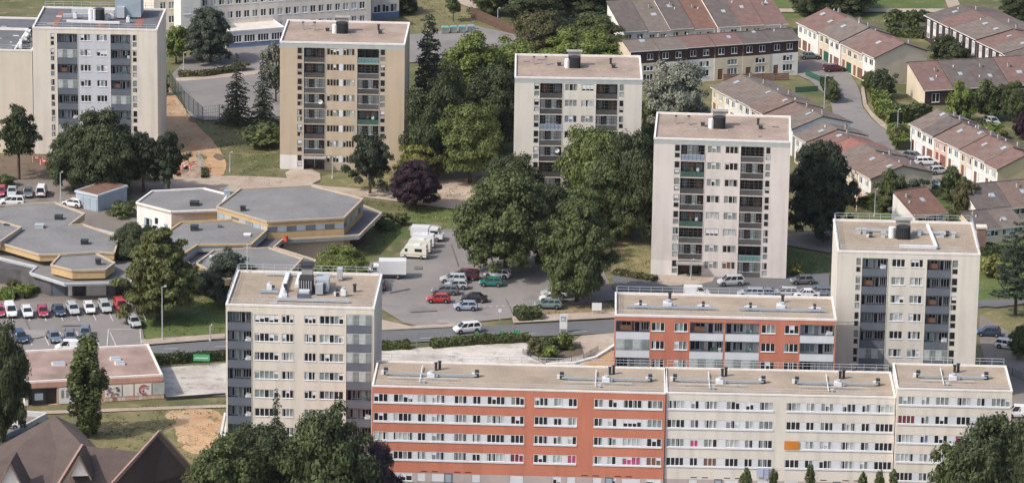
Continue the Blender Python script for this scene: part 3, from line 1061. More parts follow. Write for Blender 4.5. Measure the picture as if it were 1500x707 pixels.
duct(e, (W * .83, 2), (W * .83, 14), 18.2, .2, WHITE)
patches(e, W, 24, 18.2, 14, (CONC, GALV, WHITE))

# ------------------------------------------------------------------ long front row and the terracotta block behind
def px2x(px, loc, rz, z):
    """x along a facade for a column px of the photo at height z (facade through loc)"""
    c, s = math.cos(rz), math.sin(rz)
    lo, hi = -5.0, 60.0
    for _ in range(40):
        m = (lo + hi) / 2
        P = Vector((loc.x + c * m, loc.y + s * m, z)) - Vector((0, 0, CAM_H))
        x = 750 + FPX * P.dot(_rt) / P.dot(_fwd)
        if x < px:
            lo = m
        else:
            hi = m
    return (lo + hi) / 2


def block(fl, fr, H, label, wall, groups, rows, roofm, zoff, gap_mat, specials=None, D=11.0, basewall=None, palw=None, shift=0):
    loc, rz, W = frame_from(fl, fr, H)
    e = empty('apartment_block', loc, rz, label, 'apartment building', 'long low apartment blocks')
    ops, wins, panels = [], [], []
    for strip in groups:
        xs = [(px2x(a, loc, rz, H - 2), px2x(b, loc, rz, H - 2), n) for a, b, n in strip]
        xs = [(max(0.06, a), min(W - 0.06, b), n) for a, b, n in xs]
        for k in range(rows):
            zt = H - zoff - ST * k
            ops.append((xs[0][0] - 0.05, xs[-1][1] + 0.05, zt - 1.36, zt + 0.03, 0.10, WHITE))
            for i, (a, b, n) in enumerate(xs):
                wins.append((a, b, n, zt, k))
                if i:
                    panels.append((xs[i - 1][1] + 0.02, a - 0.02, zt, i))
    gz = H - zoff - ST * rows - 0.25
    g_ops = []
    r2 = random.Random(len(label))
    for strip in groups:
        for (a, b, n) in strip:
            if r2.random() < 0.62:
                a2, b2 = px2x(a, loc, rz, H - 2), px2x(b, loc, rz, H - 2)
                g_ops.append((max(.1, a2), min(W - .1, b2), gz - 1.3, gz - 0.1, 0.1, SHUT))

    def mf(x, z):
        if z < gz + 0.32:
            return basewall
        return wall
    mb = MB()
    facade(mb, W, 0, H, ops + g_ops, lambda x, z: mf(x, z) if z > 0.9 else CONC)
    shell(mb, W, D, 0, H, wall)
    mb.build('wall', e)
    for (a, b, n, zt, k) in wins:
        sp = (specials or {}).get((k, n, round(a)), None)
        pal = R.choice(('pale', 'mix', 'dark', 'mix', 'pale', 'pale'))
        if R.random() < 0.10:
            pal = R.choice(('blue', 'red', 'brown', 'half', 'magenta'))
        window(e, a, 0.005, zt - 1.16, b - a, 1.16, n, pal)
    for (a, b, zt, i) in panels:
        p = MB(); p.box(a, b, 0.02, 0.098, zt - 1.18, zt, gap_mat if (b - a) > 1.25 else PANELW); p.build('panel', e)
    lg = MB()
    for strip in groups:
        a, b = px2x(strip[0][0], loc, rz, H - 2), px2x(strip[-1][1], loc, rz, H - 2)
        for k in range(rows):
            zt = H - zoff - ST * k
            lg.box(max(0.0, a - .05), min(W, b + .05), -0.09, 0.012, zt - 1.36, zt - 1.19, WHITE)
    lg.build('window_ledge', e)
    for (a, b, z0, z1, _, __) in g_ops:
        if r2.random() < 0.6:
            p = MB(); p.box(a + .04, b - .04, 0.03, 0.098, z0 + .04, z1 - .04, SHUT)
            for q in range(6):
                zz = z0 + .1 + q * .19
                p.box(a + .05, b - .05, 0.018, 0.03, zz, zz + .02, LGREY)
            p.build('roller_shutter', e)
        else:
            window(e, a + .02, 0.005, z0 + .02, b - a - .04, z1 - z0 - .04, max(2, int((b - a) / .7)), 'half')
    # entrance doors, basement slots
    nd = 2 if W > 30 else 1
    for k in range(nd):
        x = W * ((0.25, 0.80) if nd == 2 else (0.5,))[k] if W > 35 else W * ((0.22, 0.74)[k] if nd == 2 else 0.5)
        p = MB(); p.box(x, x + 1.1, -0.04, 0.0, 0.9, gz + .0, SLATE); p.box(x + .15, x + .95, -0.05, -0.04, 1.1, gz - .2, BLUEM); p.build('entrance_door', e)
        sl = MB()
        for q in range(5):
            xx = x - 3.2 + q * 1.5
            if not (x - 1.3 < xx < x + 1.2):
                sl.box(xx, xx + .85, -0.02, 0.0, gz + .10, gz + .22, DARKM)
        sl.build('ventilation_slot', e, kind='stuff')
    parapet(e, W, D, H, WHITEW, roofm, h=0.22, t=.2)
    railing(e, [(0.3, D - 0.15), (W - 0.3, D - 0.15)], H + 0.3, 0.9)
    railing(e, [(0.3, 0.7), (W - 0.3, 0.7)], H + 0.01, 0.7, m=LGREY, step=2.4, t=0.04)
    return e, W, D, loc, rz


def roof_kit(e, W, D, H, spots):
    """stacks, fans and ducts: groups centred at u"""
    for u, span in spots:
        x = W * u
        duct(e, (x - span, D * .45), (x + span, D * .45), H, .10, BLUEM)
        duct(e, (x - span * .95, D * .30), (x + span * .6, D * .30), H, .05, LGREY)
        vent(e, x - span, D * .5, H, .55, .95, kind='stack')
        vent(e, x + span, D * .5, H, .55, .95, kind='stack')
        vent(e, x, D * .40, H, 1.0, .75, kind='machine')
        vent(e, x + .5, D * .72, H, .35, 1.0)
        vent(e, x + 1.0, D * .75, H, .35, 1.1)
        vent(e, x - .9, D * .2, H, .35, .3, m=GALV)
        duct(e, (x - 1.4, D * .15), (x - 1.4, D * .8), H, .06, WHITE)


RED = block((545, 566), (975, 577), 14.4, 'terracotta four storey block with white window bands in the foreground', ORANGE,
            [[(547.5, 568.6, 3), (576.4, 604.7, 4), (612, 624.3, 2), (633, 651.8, 3), (665.5, 684, 3), (692.5, 704.6, 2), (713.7, 740, 4), (748.5, 768.3, 3)],
             [(783, 803, 3), (811.3, 823.7, 2), (832.5, 845, 2)],
             [(870.5, 883.5, 2), (891, 904, 2), (913, 940.6, 4), (948.4, 970.5, 3)]],
            4, GRAVEL, 0.95, CREAM, basewall=mat('pink_base_render', (0.42, 0.36, 0.34), var=.08, streak=.1))
roof_kit(RED[0], RED[1], RED[2], 14.4, ((.195, 6.2), (.795, 6.0)))
CRM = block((976, 576), (1312, 583), 14.4, 'long cream four storey block in the foreground between terracotta and taller end block', CREAM,
            [[(977.5, 1003.5, 4), (1012, 1024, 2), (1032.3, 1052, 3), (1064, 1083.8, 3), (1092.3, 1104.4, 2), (1112.4, 1132.8, 3)],
             [(1152.3, 1172.7, 3), (1181.2, 1193.5, 2), (1202.4, 1221, 3), (1233.6, 1253.4, 3), (1262.4, 1274.8, 2), (1283, 1309.5, 4)]],
            4, GRAVEL, 0.95, CREAM, basewall=mat('pink_base_render', (0.42, 0.36, 0.34)))
roof_kit(CRM[0], CRM[1], CRM[2], 14.4, ((.235, 6.0), (.755, 5.5)))
STP = block((1314.5, 570), (1483, 574), 16.0, 'cream end block stepping up at the right end of the front row', CREAM_W,
            [[(1316, 1341, 4), (1350, 1361.5, 2), (1370.5, 1390, 3), (1401.7, 1422, 3), (1430.7, 1443, 2), (1452, 1479, 4)]],
            5, GRAVEL, 0.95, CREAM, basewall=CREAM_W)
roof_kit(STP[0], STP[1], STP[2], 16.0, ((.50, 4.6),))
# an orange blind hangs in one window of the cream block
x0, x1 = px2x(1150.5, CRM[3], CRM[4], 12), px2x(1172, CRM[3], CRM[4], 12)
p = MB(); zt = 14.4 - .95 - 2 * ST; p.box(x0, x1, -0.14, -0.105, zt - 1.2, zt + .02, ORANGEB); p.build('window_blind', CRM[0], label='orange blind over a third row window')
# laundry hanging below two windows
lb = mat('pale_blue_cloth', (0.42, 0.46, 0.60), var=.1)
p = MB(); x0 = px2x(1109, CRM[3], CRM[4], 5); zt = 14.4 - .95 - 3 * ST - 1.2; p.box(x0, x0 + .9, -.2, -.17, zt - 1.3, zt, lb); p.box(x0 + 1.0, x0 + 1.6, -.2, -.17, zt - 1.5, zt, mat('lilac_cloth', (0.36, 0.38, 0.52))); p.bar((x0 - .1, -.18, zt), (x0 + 3, -.18, zt), .03, GALV); p.box(x0 + 2.1, x0 + 2.4, -.2, -.17, zt - 1.1, zt, DARKM)
put('laundry', p.mesh('laundry'), None, CRM[3], CRM[4], 'pale blue washing hung out below a lower window of the cream block', 'laundry')

# terracotta block with white balconies
H = 16.2
loc, rz, W = frame_from((901, 463), (1225, 470), H)
D = 10.8
e = empty('apartment_block', loc, rz, 'terracotta block with white balconies, behind the cream front row', 'apartment building')
cx = lambda v: px2x(890 + v / 4.286, loc, rz, H - 1)
lg_ = [(50, 266), (518, 729), (741, 954), (1210, 1427)]
wn_ = [(275, 361), (420, 504), (966, 1053), (1112, 1199)]
ops = []
for k in range(6):
    zt = H - 0.62 - ST * k
    z0 = max(0.1, zt - ST + .12)
    if k == 5:
        continue
    for a, b in lg_:
        ops.append((max(.15, cx(a)), min(W - .15, cx(b)), z0, zt, 1.3, LOGR if (k == 0 and a == 50) else LOGW, LOGW))
    for a, b in wn_:
        ops.append((cx(a), cx(b), zt - 1.45, zt - .15, .14, GLASSD))
mb = MB(); facade(mb, W, 0, H, ops, lambda x, z: ORANGE); shell(mb, W, D, 0, H, ORANGE); mb.build('wall', e)
for k in range(5):
    zt = H - 0.62 - ST * k
    for a, b in lg_:
        x0, x1 = max(.15, cx(a)), min(W - .15, cx(b))
        balcony(e, x0 + .01, zt - ST + .12, x1 - x0 - .02, ST - .14, 1.3, 'white', R.randrange(10))
    for a, b in wn_:
        window(e, cx(a), 0.02, zt - 1.43, cx(b) - cx(a), 1.26, 3, R.choice(('pale', 'pale', 'dark')))
parapet(e, W, D, H, WHITEW, GRAVEL, h=.3)
railing(e, [(0.3, D - 0.15), (W - 0.3, D - 0.15)], H + 0.3, 0.9)
railing(e, [(0.15, 0.4), (0.15, D - 0.4)], H + 0.3, 0.9)
railing(e, [(0.3, 0.7), (W - 0.3, 0.7)], H + 0.01, 0.7, m=LGREY, step=2.4, t=.04)
for x in (3.6, 12.5, 19.2, 28.3):
    vent(e, x, D * .45, H, .4, .95, kind='stack')
    for dx in (-.7, -.35, .35, .7):
        vent(e, x + dx, D * .38, H, .2, .55, m=WHITE)
for x in (7.4, 23.5):
    vent(e, x, D * .45, H, 1.2, .8, kind='machine')
    vent(e, x + .4, D * .78, H, .4, 1.0)
duct(e, (1.5, D * .35), (14.5, D * .35), H, .12, BLUEM)
duct(e, (17.5, D * .35), (30, D * .35), H, .12, BLUEM)


# ------------------------------------------------------------------ generic helpers for the rest
def yproj(P):
    d = Vector(P) - Vector((0, 0, CAM_H))
    return 353.5 - FPX * d.dot(_up) / d.dot(_fwd)


def depth_of(P):
    return (Vector(P) - Vector((0, 0, CAM_H))).dot(_fwd)


def height_at(P, top_y):
    lo, hi = 0.0, 80.0
    for _ in range(30):
        m = (lo + hi) / 2
        if yproj((P.x, P.y, m)) > top_y:
            lo = m
        else:
            hi = m
    return (lo + hi) / 2


def rim(name, parent, pts, z, m, w=0.3, h=0.18):
    mb = MB()
    n = len(pts)
    for i in range(n):
        a, b = Vector((*pts[i], z + h / 2 + 0.004)), Vector((*pts[(i + 1) % n], z + h / 2 + 0.004 + 0.002 * (i % 3)))
        mb.bar(a, b, w, m)
    return mb.build(name, parent)


def wpoly(px, z, o):
    return [(G(x, y, z).x - o.x, G(x, y, z).y - o.y) for x, y in px]


def centroid(p):
    return (sum(q[0] for q in p) / len(p), sum(q[1] for q in p) / len(p))


def inset(p, d):
    c = centroid(p)
    out = []
    for x, y in p:
        v = Vector((x - c[0], y - c[1]))
        L = v.length
        v *= max(0, (L - d)) / L
        out.append((c[0] + v.x, c[1] + v.y))
    return out


RIMM = mat('weathered_tan_rim', (0.44, 0.36, 0.28), var=.1)


def roof_piece(e, o, px, z, fh, fm, rm=None, rimm=None, peak=0.25, wallm=None, wi=1.2, windows=None):
    """one flat many sided roof with its fascia, rim and the wall under it"""
    p = wpoly(px, z, o)
    a = sum(p[i][0] * p[(i + 1) % len(p)][1] - p[(i + 1) % len(p)][0] * p[i][1] for i in range(len(p)))
    if a < 0:
        p = p[::-1]
    mb = MB()
    c = centroid(p)
    n = len(p)
    for i in range(n):
        mb.poly([(*p[i], z), (*p[(i + 1) % n], z), (*c, z + peak)], rm or BITUMEN)
    r = mb.build('roof', e)
    mb = MB()
    mb.prism(p, z - fh, z - 0.003, fm)
    mb.build('fascia', r)
    rim('rim', r, p, z, rimm or RIMM)
    if wallm:
        q = inset(p, wi)
        mb = MB()
        mb.prism(q, 0, z - fh - 0.002, wallm)
        mb.build('wall', e)
    if windows:
        zb, zt, edges = windows
        for i in edges:
            A, B = Vector((*p[i % n], 0)), Vector((*p[(i + 1) % n], 0))
            L = (B - A).length
            d = (B - A).normalized()
            k = max(1, int(L / 2.4))
            nn = Vector((d.y, -d.x, 0))
            for j in range(k):
                a0, b0 = A + d * (L * j / k + .08), A + d * (L * (j + 1) / k - .08)
                w = MB()
                ang = math.atan2(d.y, d.x)
                w.box(0, (b0 - a0).length, -0.05, 0.0, zb, zt, R.choice((BLUEM, BLUEM, CURTG, SLATE)))
                w.box(-.06, 0, -0.07, 0.0, zb - .05, zt + .05, CURTG)
                ob = w.build('window', e)
                ob.location = (a0.x + nn.x * .01, a0.y + nn.y * .01, 0)
                ob.rotation_euler = (0, 0, ang)
    return p


# ------------------------------------------------------------------ community centre, west part
o = G(100, 430)
e = empty('community_centre', (o.x, o.y, 0), 0, 'sprawling low grey roofed centre with yellow fascias above the left car park', 'public building', 'low faceted community buildings')
cz = 3.1
cp = [(-40, 362), (0, 378), (54, 391), (44, 400), (95, 416), (192, 414), (200, 392), (196, 350), (120, 330), (-40, 320)]
p = wpoly(cp, cz, o)
mb = MB(); mb.prism(p, cz - .35, cz, LGREY, top=BITUMEN); mb.build('canopy', e); rim('rim', e, p, cz, LGREY, .25, .1)
q = wpoly([(-40, 385), (30, 392), (74, 407), (190, 405), (190, 345), (-40, 335)], cz, o)
mb = MB(); mb.prism(q, 0, cz - .36, mat('dark_glazed_wall', (0.09, 0.085, 0.09), var=.3)); mb.build('wall', e)
A, B = Vector((*q[2], 0)), Vector((*q[3], 0)) 
for i, (u0, u1, mm) in enumerate(((.03, .18, SLATE), (.22, .27, WHITEW), (.29, .43, GLASSD), (.45, .70, PINKW), (.73, .80, SLATE), (.82, .98, GLASSD))):
    dd = B - A
    ang = math.atan2(dd.y, dd.x)
    mb = MB(); mb.box(dd.length * u0, dd.length * u1, -.06, -.01, .15, 2.5, mm); ob = mb.build('facade_panel', e); ob.location = A; ob.rotation_euler = (0, 0, ang)
roof_piece(e, o, [(-40, 350), (-30, 310), (6, 302), (81, 298), (124, 314), (101, 331), (122, 330), (175, 348), (167, 372), (144, 370), (98, 373), (58, 374), (0, 357)], 4.9, .95, YELLOW, wallm=CONC, wi=2.5)
roof_piece(e, o, [(75, 389), (88, 375), (139, 371), (168, 386), (154, 396), (106, 397)], 4.7, 1.25, YELLOW, peak=.1)
roof_piece(e, o, [(-40, 330), (0, 325), (31, 334), (0, 355), (-40, 352)], 5.5, .8, PEACH, peak=.1)
for x, y, ww in ((58, 333, 1.3), (86, 320, 1.2), (124, 356, 1.1), (144, 384, .8), (10, 333, .8)):
    v = G(x, y, 5.1) - o
    vent(e, v.x, v.y, 4.95, ww, .6, m=GALV if x == 58 else DARKM)

# community centre, east part
o = G(400, 400)
e = empty('community_centre', (o.x, o.y, 0), 0, 'low grey roofed centre of joined hexagons with yellow fascia left of the vans', 'public building', 'low faceted community buildings')
cz = 3.6
cp = [(532, 302), (559, 313), (526, 346), (414, 352), (401, 363), (462, 382), (440, 420), (340, 420), (290, 400), (265, 375), (290, 362), (370, 358), (392, 330)]
p = wpoly(cp, cz, o)
mb = MB(); mb.prism(p, cz - .5, cz, LGREY, top=BITUMEND); mb.build('canopy', e)
rim('rim', e, p, cz, RIMM, .3, .2)
q = wpoly([(525, 305), (535, 322), (506, 339), (420, 345), (408, 356), (392, 340), (400, 320)], cz, o)
mb = MB(); mb.prism(q, 0, cz - .52, SLATEC); mb.build('wall', e)
A = [G(420, 345, cz) - o, G(506, 339, cz) - o]
dd = A[1] - A[0]
for k in range(7):
    mb = MB(); mb.box(dd.length * (k / 7 + .02), dd.length * ((k + 1) / 7 - .02), -.05, -.01, .4, 3.0, (LOGG, SLATE, LOGG)[k % 3]); ob = mb.build('facade_panel', e); ob.location = (A[0].x, A[0].y, 0); ob.rotation_euler = (0, 0, math.atan2(dd.y, dd.x))
q = wpoly([(300, 392), (345, 412), (430, 412), (440, 385), (400, 366), (300, 372)], cz, o)
mb = MB(); mb.prism(q, 0, cz - .52, CONC); mb.build('wall', e)
# north west hexagon with white walls
pz = roof_piece(e, o, [(200, 298), (223, 281), (299, 277), (334, 286), (322, 303), (330, 308), (251, 311)], 4.6, .35, PEACH, rimm=WHITEW, peak=.15)
mb = MB()
mb.prism(inset(wpoly([(200, 298), (223, 281), (299, 277), (334, 286), (322, 303), (251, 311)], 4.6, o), .06), 0, 4.24, WHITEW)
mb.build('wall', e)
a, b = G(200, 298, 4.6) - o, G(251, 311, 4.6) - o
dd = b - a
for u0, u1, z0, z1, mm in ((.22, .28, .1, 2.6, BLUEM), (.285, .36, .1, 2.6, GLASSD), (.365, .43, .1, 2.6, BLUEM), (.53, .61, 2.0, 3.0, GLASSD), (.47, .72, .5, 1.2, BLUEM), (.78, .88, .1, 2.4, BLUEM)):
    mb = MB(); mb.box(dd.length * u0, dd.length * u1, -.05, -.0, z0, z1, mm); ob = mb.build('window' if z0 > .3 else 'door', e); ob.location = (a.x, a.y, 0); ob.rotation_euler = (0, 0, math.atan2(dd.y, dd.x))
mb = MB(); a, b = G(251, 311, 4.6) - o, G(325, 305, 4.6) - o
mb.bar((a.x, a.y - .08, 2.6), (b.x, b.y - .08, 2.6), .08, PEACH)
mb.poly([(a.x, a.y - .1, 0), (b.x, b.y - .1, 0), (b.x, b.y - .1, 4.2), (a.x, a.y - .1, 4.2)], PEACH)
mb.build('wall_cladding', e)
# the big north east hexagon: fascia, strip windows, lower fascia
roof_piece(e, o, [(318, 304), (352, 278), (456, 273), (532, 292), (504, 320), (392, 326)], 6.4, .75, YELLOW, peak=.35, wallm=PEACH, wi=.1)
b2 = wpoly([(318, 304), (352, 278), (456, 273), (532, 292), (504, 320), (392, 326)], 6.4, o)
a2 = sum(b2[i][0] * b2[(i + 1) % 6][1] - b2[(i + 1) % 6][0] * b2[i][1] for i in range(6))
if a2 < 0:
    b2 = b2[::-1]
mb = MB(); mb.prism(inset(b2, .02), 3.62, 4.75, YELLOW); mb.build('lower_fascia', e)
for i in range(6):
    A, B = Vector((*b2[i], 0)), Vector((*b2[(i + 1) % 6], 0))
    dd = B - A
    if dd.x < 2 and dd.y < 3:
        continue
    if dd.x < 0:
        continue
    k = max(2, int(dd.length / 1.5))
    for j in range(k):
        w = MB(); w.box(dd.length * j / k + .05, dd.length * (j + 1) / k - .05, -.02, .06, 4.78, 5.62, (BLUEM, SLATE, CURTG, CURT, BLUEM)[(j * 3 + i) % 5] if i % 2 else (SLATE, BLUEM)[j % 2])
        ob = w.build('window', e); ob.location = A; ob.rotation_euler = (0, 0, math.atan2(dd.y, dd.x))
roof_piece(e, o, [(237, 347), (265, 327), (341, 323), (392, 337), (368, 359), (289, 360), (266, 375), (250, 370)], 5.0, 1.0, FASCIA, peak=.15, wallm=CONC, wi=.8, rimm=YELLOW)
roof_piece(e, o, [(288, 387), (313, 368), (394, 364), (443, 380), (424, 400), (330, 410)], 4.9, .9, YELLOW, peak=.2)
for x, y, ww, h_, m_ in ((285, 300, 1.4, .5, DARKM), (356, 308, .8, .6, DARKM), (285, 337, 1.2, .7, DARKM), (362, 345, 1.0, .2, WHITE), (310, 378, .6, .3, WHITE), (312, 384, .5, .3, WHITE), (322, 333, .6, .3, BITUMEND), (333, 287, 1.0, .9, BLUEM)):
    zz = 4.7 if y < 305 and x < 340 else (6.5 if y < 320 else 5.05)
    v = G(x, y, zz) - o
    vent(e, v.x, v.y, zz, ww, h_, m=m_)
v = G(419, 352, 3.7)
mb = MB(); mb.cyl((0, 0), .45, 0, .7, REDP, 12, r2=.3); mb.cyl((0, 0), .3, .7, .85, REDP, 12)
put('warning_lamp', mb.mesh('warning_lamp'), None, (v.x, v.y, 3.62), 0, 'small red drum standing on the canopy edge of the hexagonal centre', 'drum')

# pale blue hut
a, b = G(111, 279, 3.0), G(143, 286, 3.0)
rz = math.atan2((b - a).y, (b - a).x)
e = empty('hut', (a.x, a.y, 0), rz, 'pale blue flat roofed hut with garage doors under the dark trees', 'hut')
W = (b - a).length; D = 7.5
mb = MB(); mb.box(0, W, 0, D, 0, 3.0, mat('pale_blue_render', (0.36, 0.42, 0.47), streak=.15, var=.06), top=ROOFX); mb.build('wall', e)
mb = MB(); mb.box(-.15, W + .15, -.15, D + .15, 2.7, 3.05, mat('pale_blue_trim', (0.48, 0.53, 0.57))); mb.box(.15, W - .15, .15, D - .15, 3.05, 3.08, ROOFX); mb.build('roof', e)
for k in range(3):
    mb = MB(); mb.box(W * (.06 + .31 * k), W * (.34 + .31 * k), -.06, 0, 0.05, 2.2, BLUEM); mb.build('garage_door', e)

MURR = mat('faded_red_mural_paint', (0.42, 0.15, 0.13), var=.4, scale=3)
# low flat building with painted panels
z = 3.5
a, b = G(36, 561, z), G(238, 550, z)
rz = math.atan2((b - a).y, (b - a).x)
W = (b - a).length; D = 14.5
e = empty('flat_roofed_hall', (a.x, a.y, 0), rz, 'low flat hall with mural panels and pink fascia behind the poplar', 'hall')
ops = [(.5, 4.6, 0.1, 2.6, .3, GLASSD), (7.5, 11.0, .1, 2.6, .8, BROWNC)]
mb = MB(); facade(mb, W, 0, z, ops, lambda x, zz: PEACH if zz > 2.6 else mat('salmon_render', (0.50, 0.32, 0.26), streak=.15)); shell(mb, W, D, 0, z, PINKW); mb.build('wall', e)
parapet(e, W, D, z, WHITEW, mat('stained_brown_roofing', (0.30, 0.215, 0.18), var=.3, scale=.25, fine=.15), h=.25)
mb = MB(); mb.box(-.1, W + .1, -.12, -.0, 2.75, 3.5, mat('salmon_fascia', (0.52, 0.30, 0.24), streak=.15)); mb.build('fascia', e)
for x0, x1, nm, mm in ((1.0, 3.0, 'notice_board', GLASSD), (4.9, 7.3, 'white_panel', WHITE), (-.0, .45, 'door', WHITE)):
    mb = MB(); mb.box(x0, x1, -.10, -.02, .15, 2.55, mm)
    if mm is GLASSD:
        mb.box(x0 + .4, x1 - .4, -.12, -.10, .9, 1.9, BLUEM)
    if nm == 'white_panel':
        for k in range(3):
            mb.box(x0 + .3 + .7 * k, x0 + .7 + .7 * k, -.12, -.10, 1.0, 2.2, CURTG)
    mb.build(nm, e)
for x0, x1 in ((11.5, 13.9), (14.1, 15.6), (15.8, 18.2), (18.4, 20.1)):
    mb = MB(); mb.box(x0, x1, -.10, -.02, .75, 2.5, WHITEW if x0 < 12 else (CURT if x0 > 18 else WHITEW))
    rr = random.Random(int(x0 * 10))
    if x0 < 12 or 15.7 < x0 < 18:
        for k in range(30 if x0 < 12 else 9):
            cx_, cz_ = rr.uniform(x0 + .2, x1 - .5), rr.uniform(.85, 2.1)
            mb.box(cx_, cx_ + rr.uniform(.12, .35), -.125 - .002 * k, -.10, cz_, cz_ + rr.uniform(.1, .35), rr.choice((MURR, CURTB, CURTM, GREENC, BROWNC, TEALC, PINKW, LGREY, PEACH)))
        if x0 > 12:
            for k in range(15):
                t0 = math.radians(50 + k * 17)
                t1 = t0 + math.radians(18)
                c0 = (x0 + 1.3, 1.6)
                mb.poly([(c0[0] + .75 * math.cos(t0), -.15, c0[1] + .8 * math.sin(t0)), (c0[0] + .75 * math.cos(t1), -.15, c0[1] + .8 * math.sin(t1)), (c0[0] + .48 * math.cos(t1), -.15, c0[1] + .5 * math.sin(t1)), (c0[0] + .48 * math.cos(t0), -.15, c0[1] + .5 * math.sin(t0))], MURR if k % 3 else CURTM)
    mb.build('painted_panel', e)
for k in range(14):
    rr = random.Random(k)
    mb = MB(); x0 = 11.4 + k * .62; mb.box(x0, x0 + .57, -.09, -.02, .12, .6, rr.choice((MURR, PINKW, HPINK, PEACH, HPINK, PINKW))); mb.build('painted_block', e)
for x0, y0, w_ in ((4.8, 7.0, 1.9), (13.4, 8.0, 1.5), (13.8, 5.8, 1.4)):
    mb = MB(); mb.box(x0, x0 + w_, y0, y0 + 1.0, z + .004, z + .35, WHITE); mb.box(x0 + .1, x0 + w_ - .1, y0 + .1, y0 + .9, z + .35, z + .48, SKYL); mb.build('skylight', e)

# ------------------------------------------------------------------ steep brown roofed house, lower left
o = G(150, 700)
e = empty('steep_roofed_house', (o.x, o.y, 0), 0, 'house with steep smooth brown roofs and white dormers at bottom left', 'house')
PT = {k: G(x, y, z) - o + Vector((0, 0, 0)) for k, (x, y, z) in dict(P1=(80, 608, 9.5), L1=(-60, 722, 2.6), L2=(60, 775, 2.6), Q=(121, 652, 7.4), V=(84, 712, 3.6), S=(203, 661, 6.8), B1=(110, 622, 7.6), B2=(142, 655, 6.6),
      A2=(234, 632, 9.5), K1=(152, 722, 2.6), K2=(286, 691, 3.2), K3=(284, 760, 2.4), B3=(215, 668, 5.0)).items()}


def tri(mb, ks, m):
    mb.poly([PT[k] for k in ks], m)


def slab(name, ks, m, t=0.25, par=e):
    mb = MB()
    P = [PT[k] for k in ks]
    n = (P[1] - P[0]).cross(P[2] - P[0]).normalized()
    if n.z < 0:
        P = P[::-1]
        n = -n
    mb.poly(P, m)
    Q = [q - n * t for q in P]
    mb.poly(Q[::-1], m)
    for i in range(len(P)):
        j = (i + 1) % len(P)
        mb.poly([P[i], Q[i], Q[j], P[j]], m)
    return mb.build(name, par)


PT['F0'] = G(-70, 690, 2.6) - o
slab('roof', ['P1', 'F0', 'L1', 'L2', 'V', 'Q'], ROOFS)
slab('roof', ['P1', 'Q', 'B2', 'B1'], ROOFS)
PT['VV'] = G(150, 724, 2.7) - o
slab('roof', ['Q', 'V', 'VV', 'S'], ROOFS)
slab('gable', ['A2', 'K1', 'K2'], mat('dark_gable_brown', (0.060, 0.044, 0.042), var=.12, scale=.6, fine=.1, fscale=7))  # gable face in a darker brown than the roof planes
slab('roof', ['A2', 'S', 'K2'], ROOFS)
slab('roof', ['A2', 'S', 'VV', 'K1'], ROOFS)
for a_, b_ in (('Q', 'V'), ('A2', 'K1'), ('A2', 'K2')):
    mb = MB(); mb.bar(PT[a_] + Vector((0, 0, .12)), PT[b_] + Vector((0, 0, .12)), .32, mat('brown_verge_tiles', (0.30, 0.20, 0.17))); mb.build('verge', e)
mb = MB()
PT['KA'] = PT['K1'] * 1.0; PT['KB'] = PT['K2'] * 1.0; PT['KA'].z = PT['KB'].z = 0
mb.poly([PT['KA'], PT['KB'], PT['K2'], PT['K1']], MATS['dark_gable_brown'])
mb.prism([(G(x, y, 0).x - o.x, G(x, y, 0).y - o.y) for x, y in ((70, 690), (180, 700), (205, 735), (205, 790), (-40, 790), (-60, 745))], 0, 2.8, HCREAM)
mb.build('wall', e)


def dormer(cx_, ty, by, wpx, z0, par):
    L_, R_, T_ = G(cx_ - wpx / 2, by, z0) - o, G(cx_ + wpx / 2, by - 1, z0) - o, None
    hgt = wpx / 9.9 * .95
    T_ = (L_ + R_) / 2 + Vector((0, 0, hgt))
    back = Vector((.3, 4.2, 0))
    mb = MB()
    mb.poly([L_, R_, T_], WHITE)
    f = mb.build('dormer', par)
    mb = MB()
    out = Vector((0, -.5, 0))
    for s_, q in ((-1, L_), (1, R_)):
        edge = (q - T_) * .18
        P = [T_ + out + Vector((0, 0, .1)), q + edge + out + Vector((0, 0, .1)), q + edge + back, T_ + back + Vector((0, 0, .1))]
        mb.poly(P if s_ < 0 else P[::-1], ROOFS)
        mb.bar(T_ + out + Vector((0, 0, .1)), q + edge + out + Vector((0, 0, .1)), .2, ROOFB)
    mb.build('dormer_roof', f)


dormer(117, 674, 697, 29, 5.2, e)
dormer(16, 690, 712, 34, 4.9, e)


# ------------------------------------------------------------------ houses in terraces
ORD = ['first', 'second', 'third', 'fourth', 'fifth', 'sixth', 'seventh', 'eighth', 'ninth', 'tenth']
RN = {ROOFR.name: 'red brown', ROOFRR.name: 'bright red', ROOFB.name: 'brown', ROOFG.name: 'grey brown', ROOFD.name: 'dark grey', ROOFX.name: 'rust brown'}


def hwin(e, x, y, z, w, h, n=2, pal='dark', shutters=False):
    window(e, x, y, z, w, h, n, pal)
    if shutters:
        mb = MB(); mb.box(x - .45, x - .06, y - .04, y - .0, z, z + h, WHITE); mb.build('shutter', e)
        mb = MB(); mb.box(x + w + .06, x + w + .45, y - .04, y - .0, z, z + h, WHITE); mb.build('shutter', e)


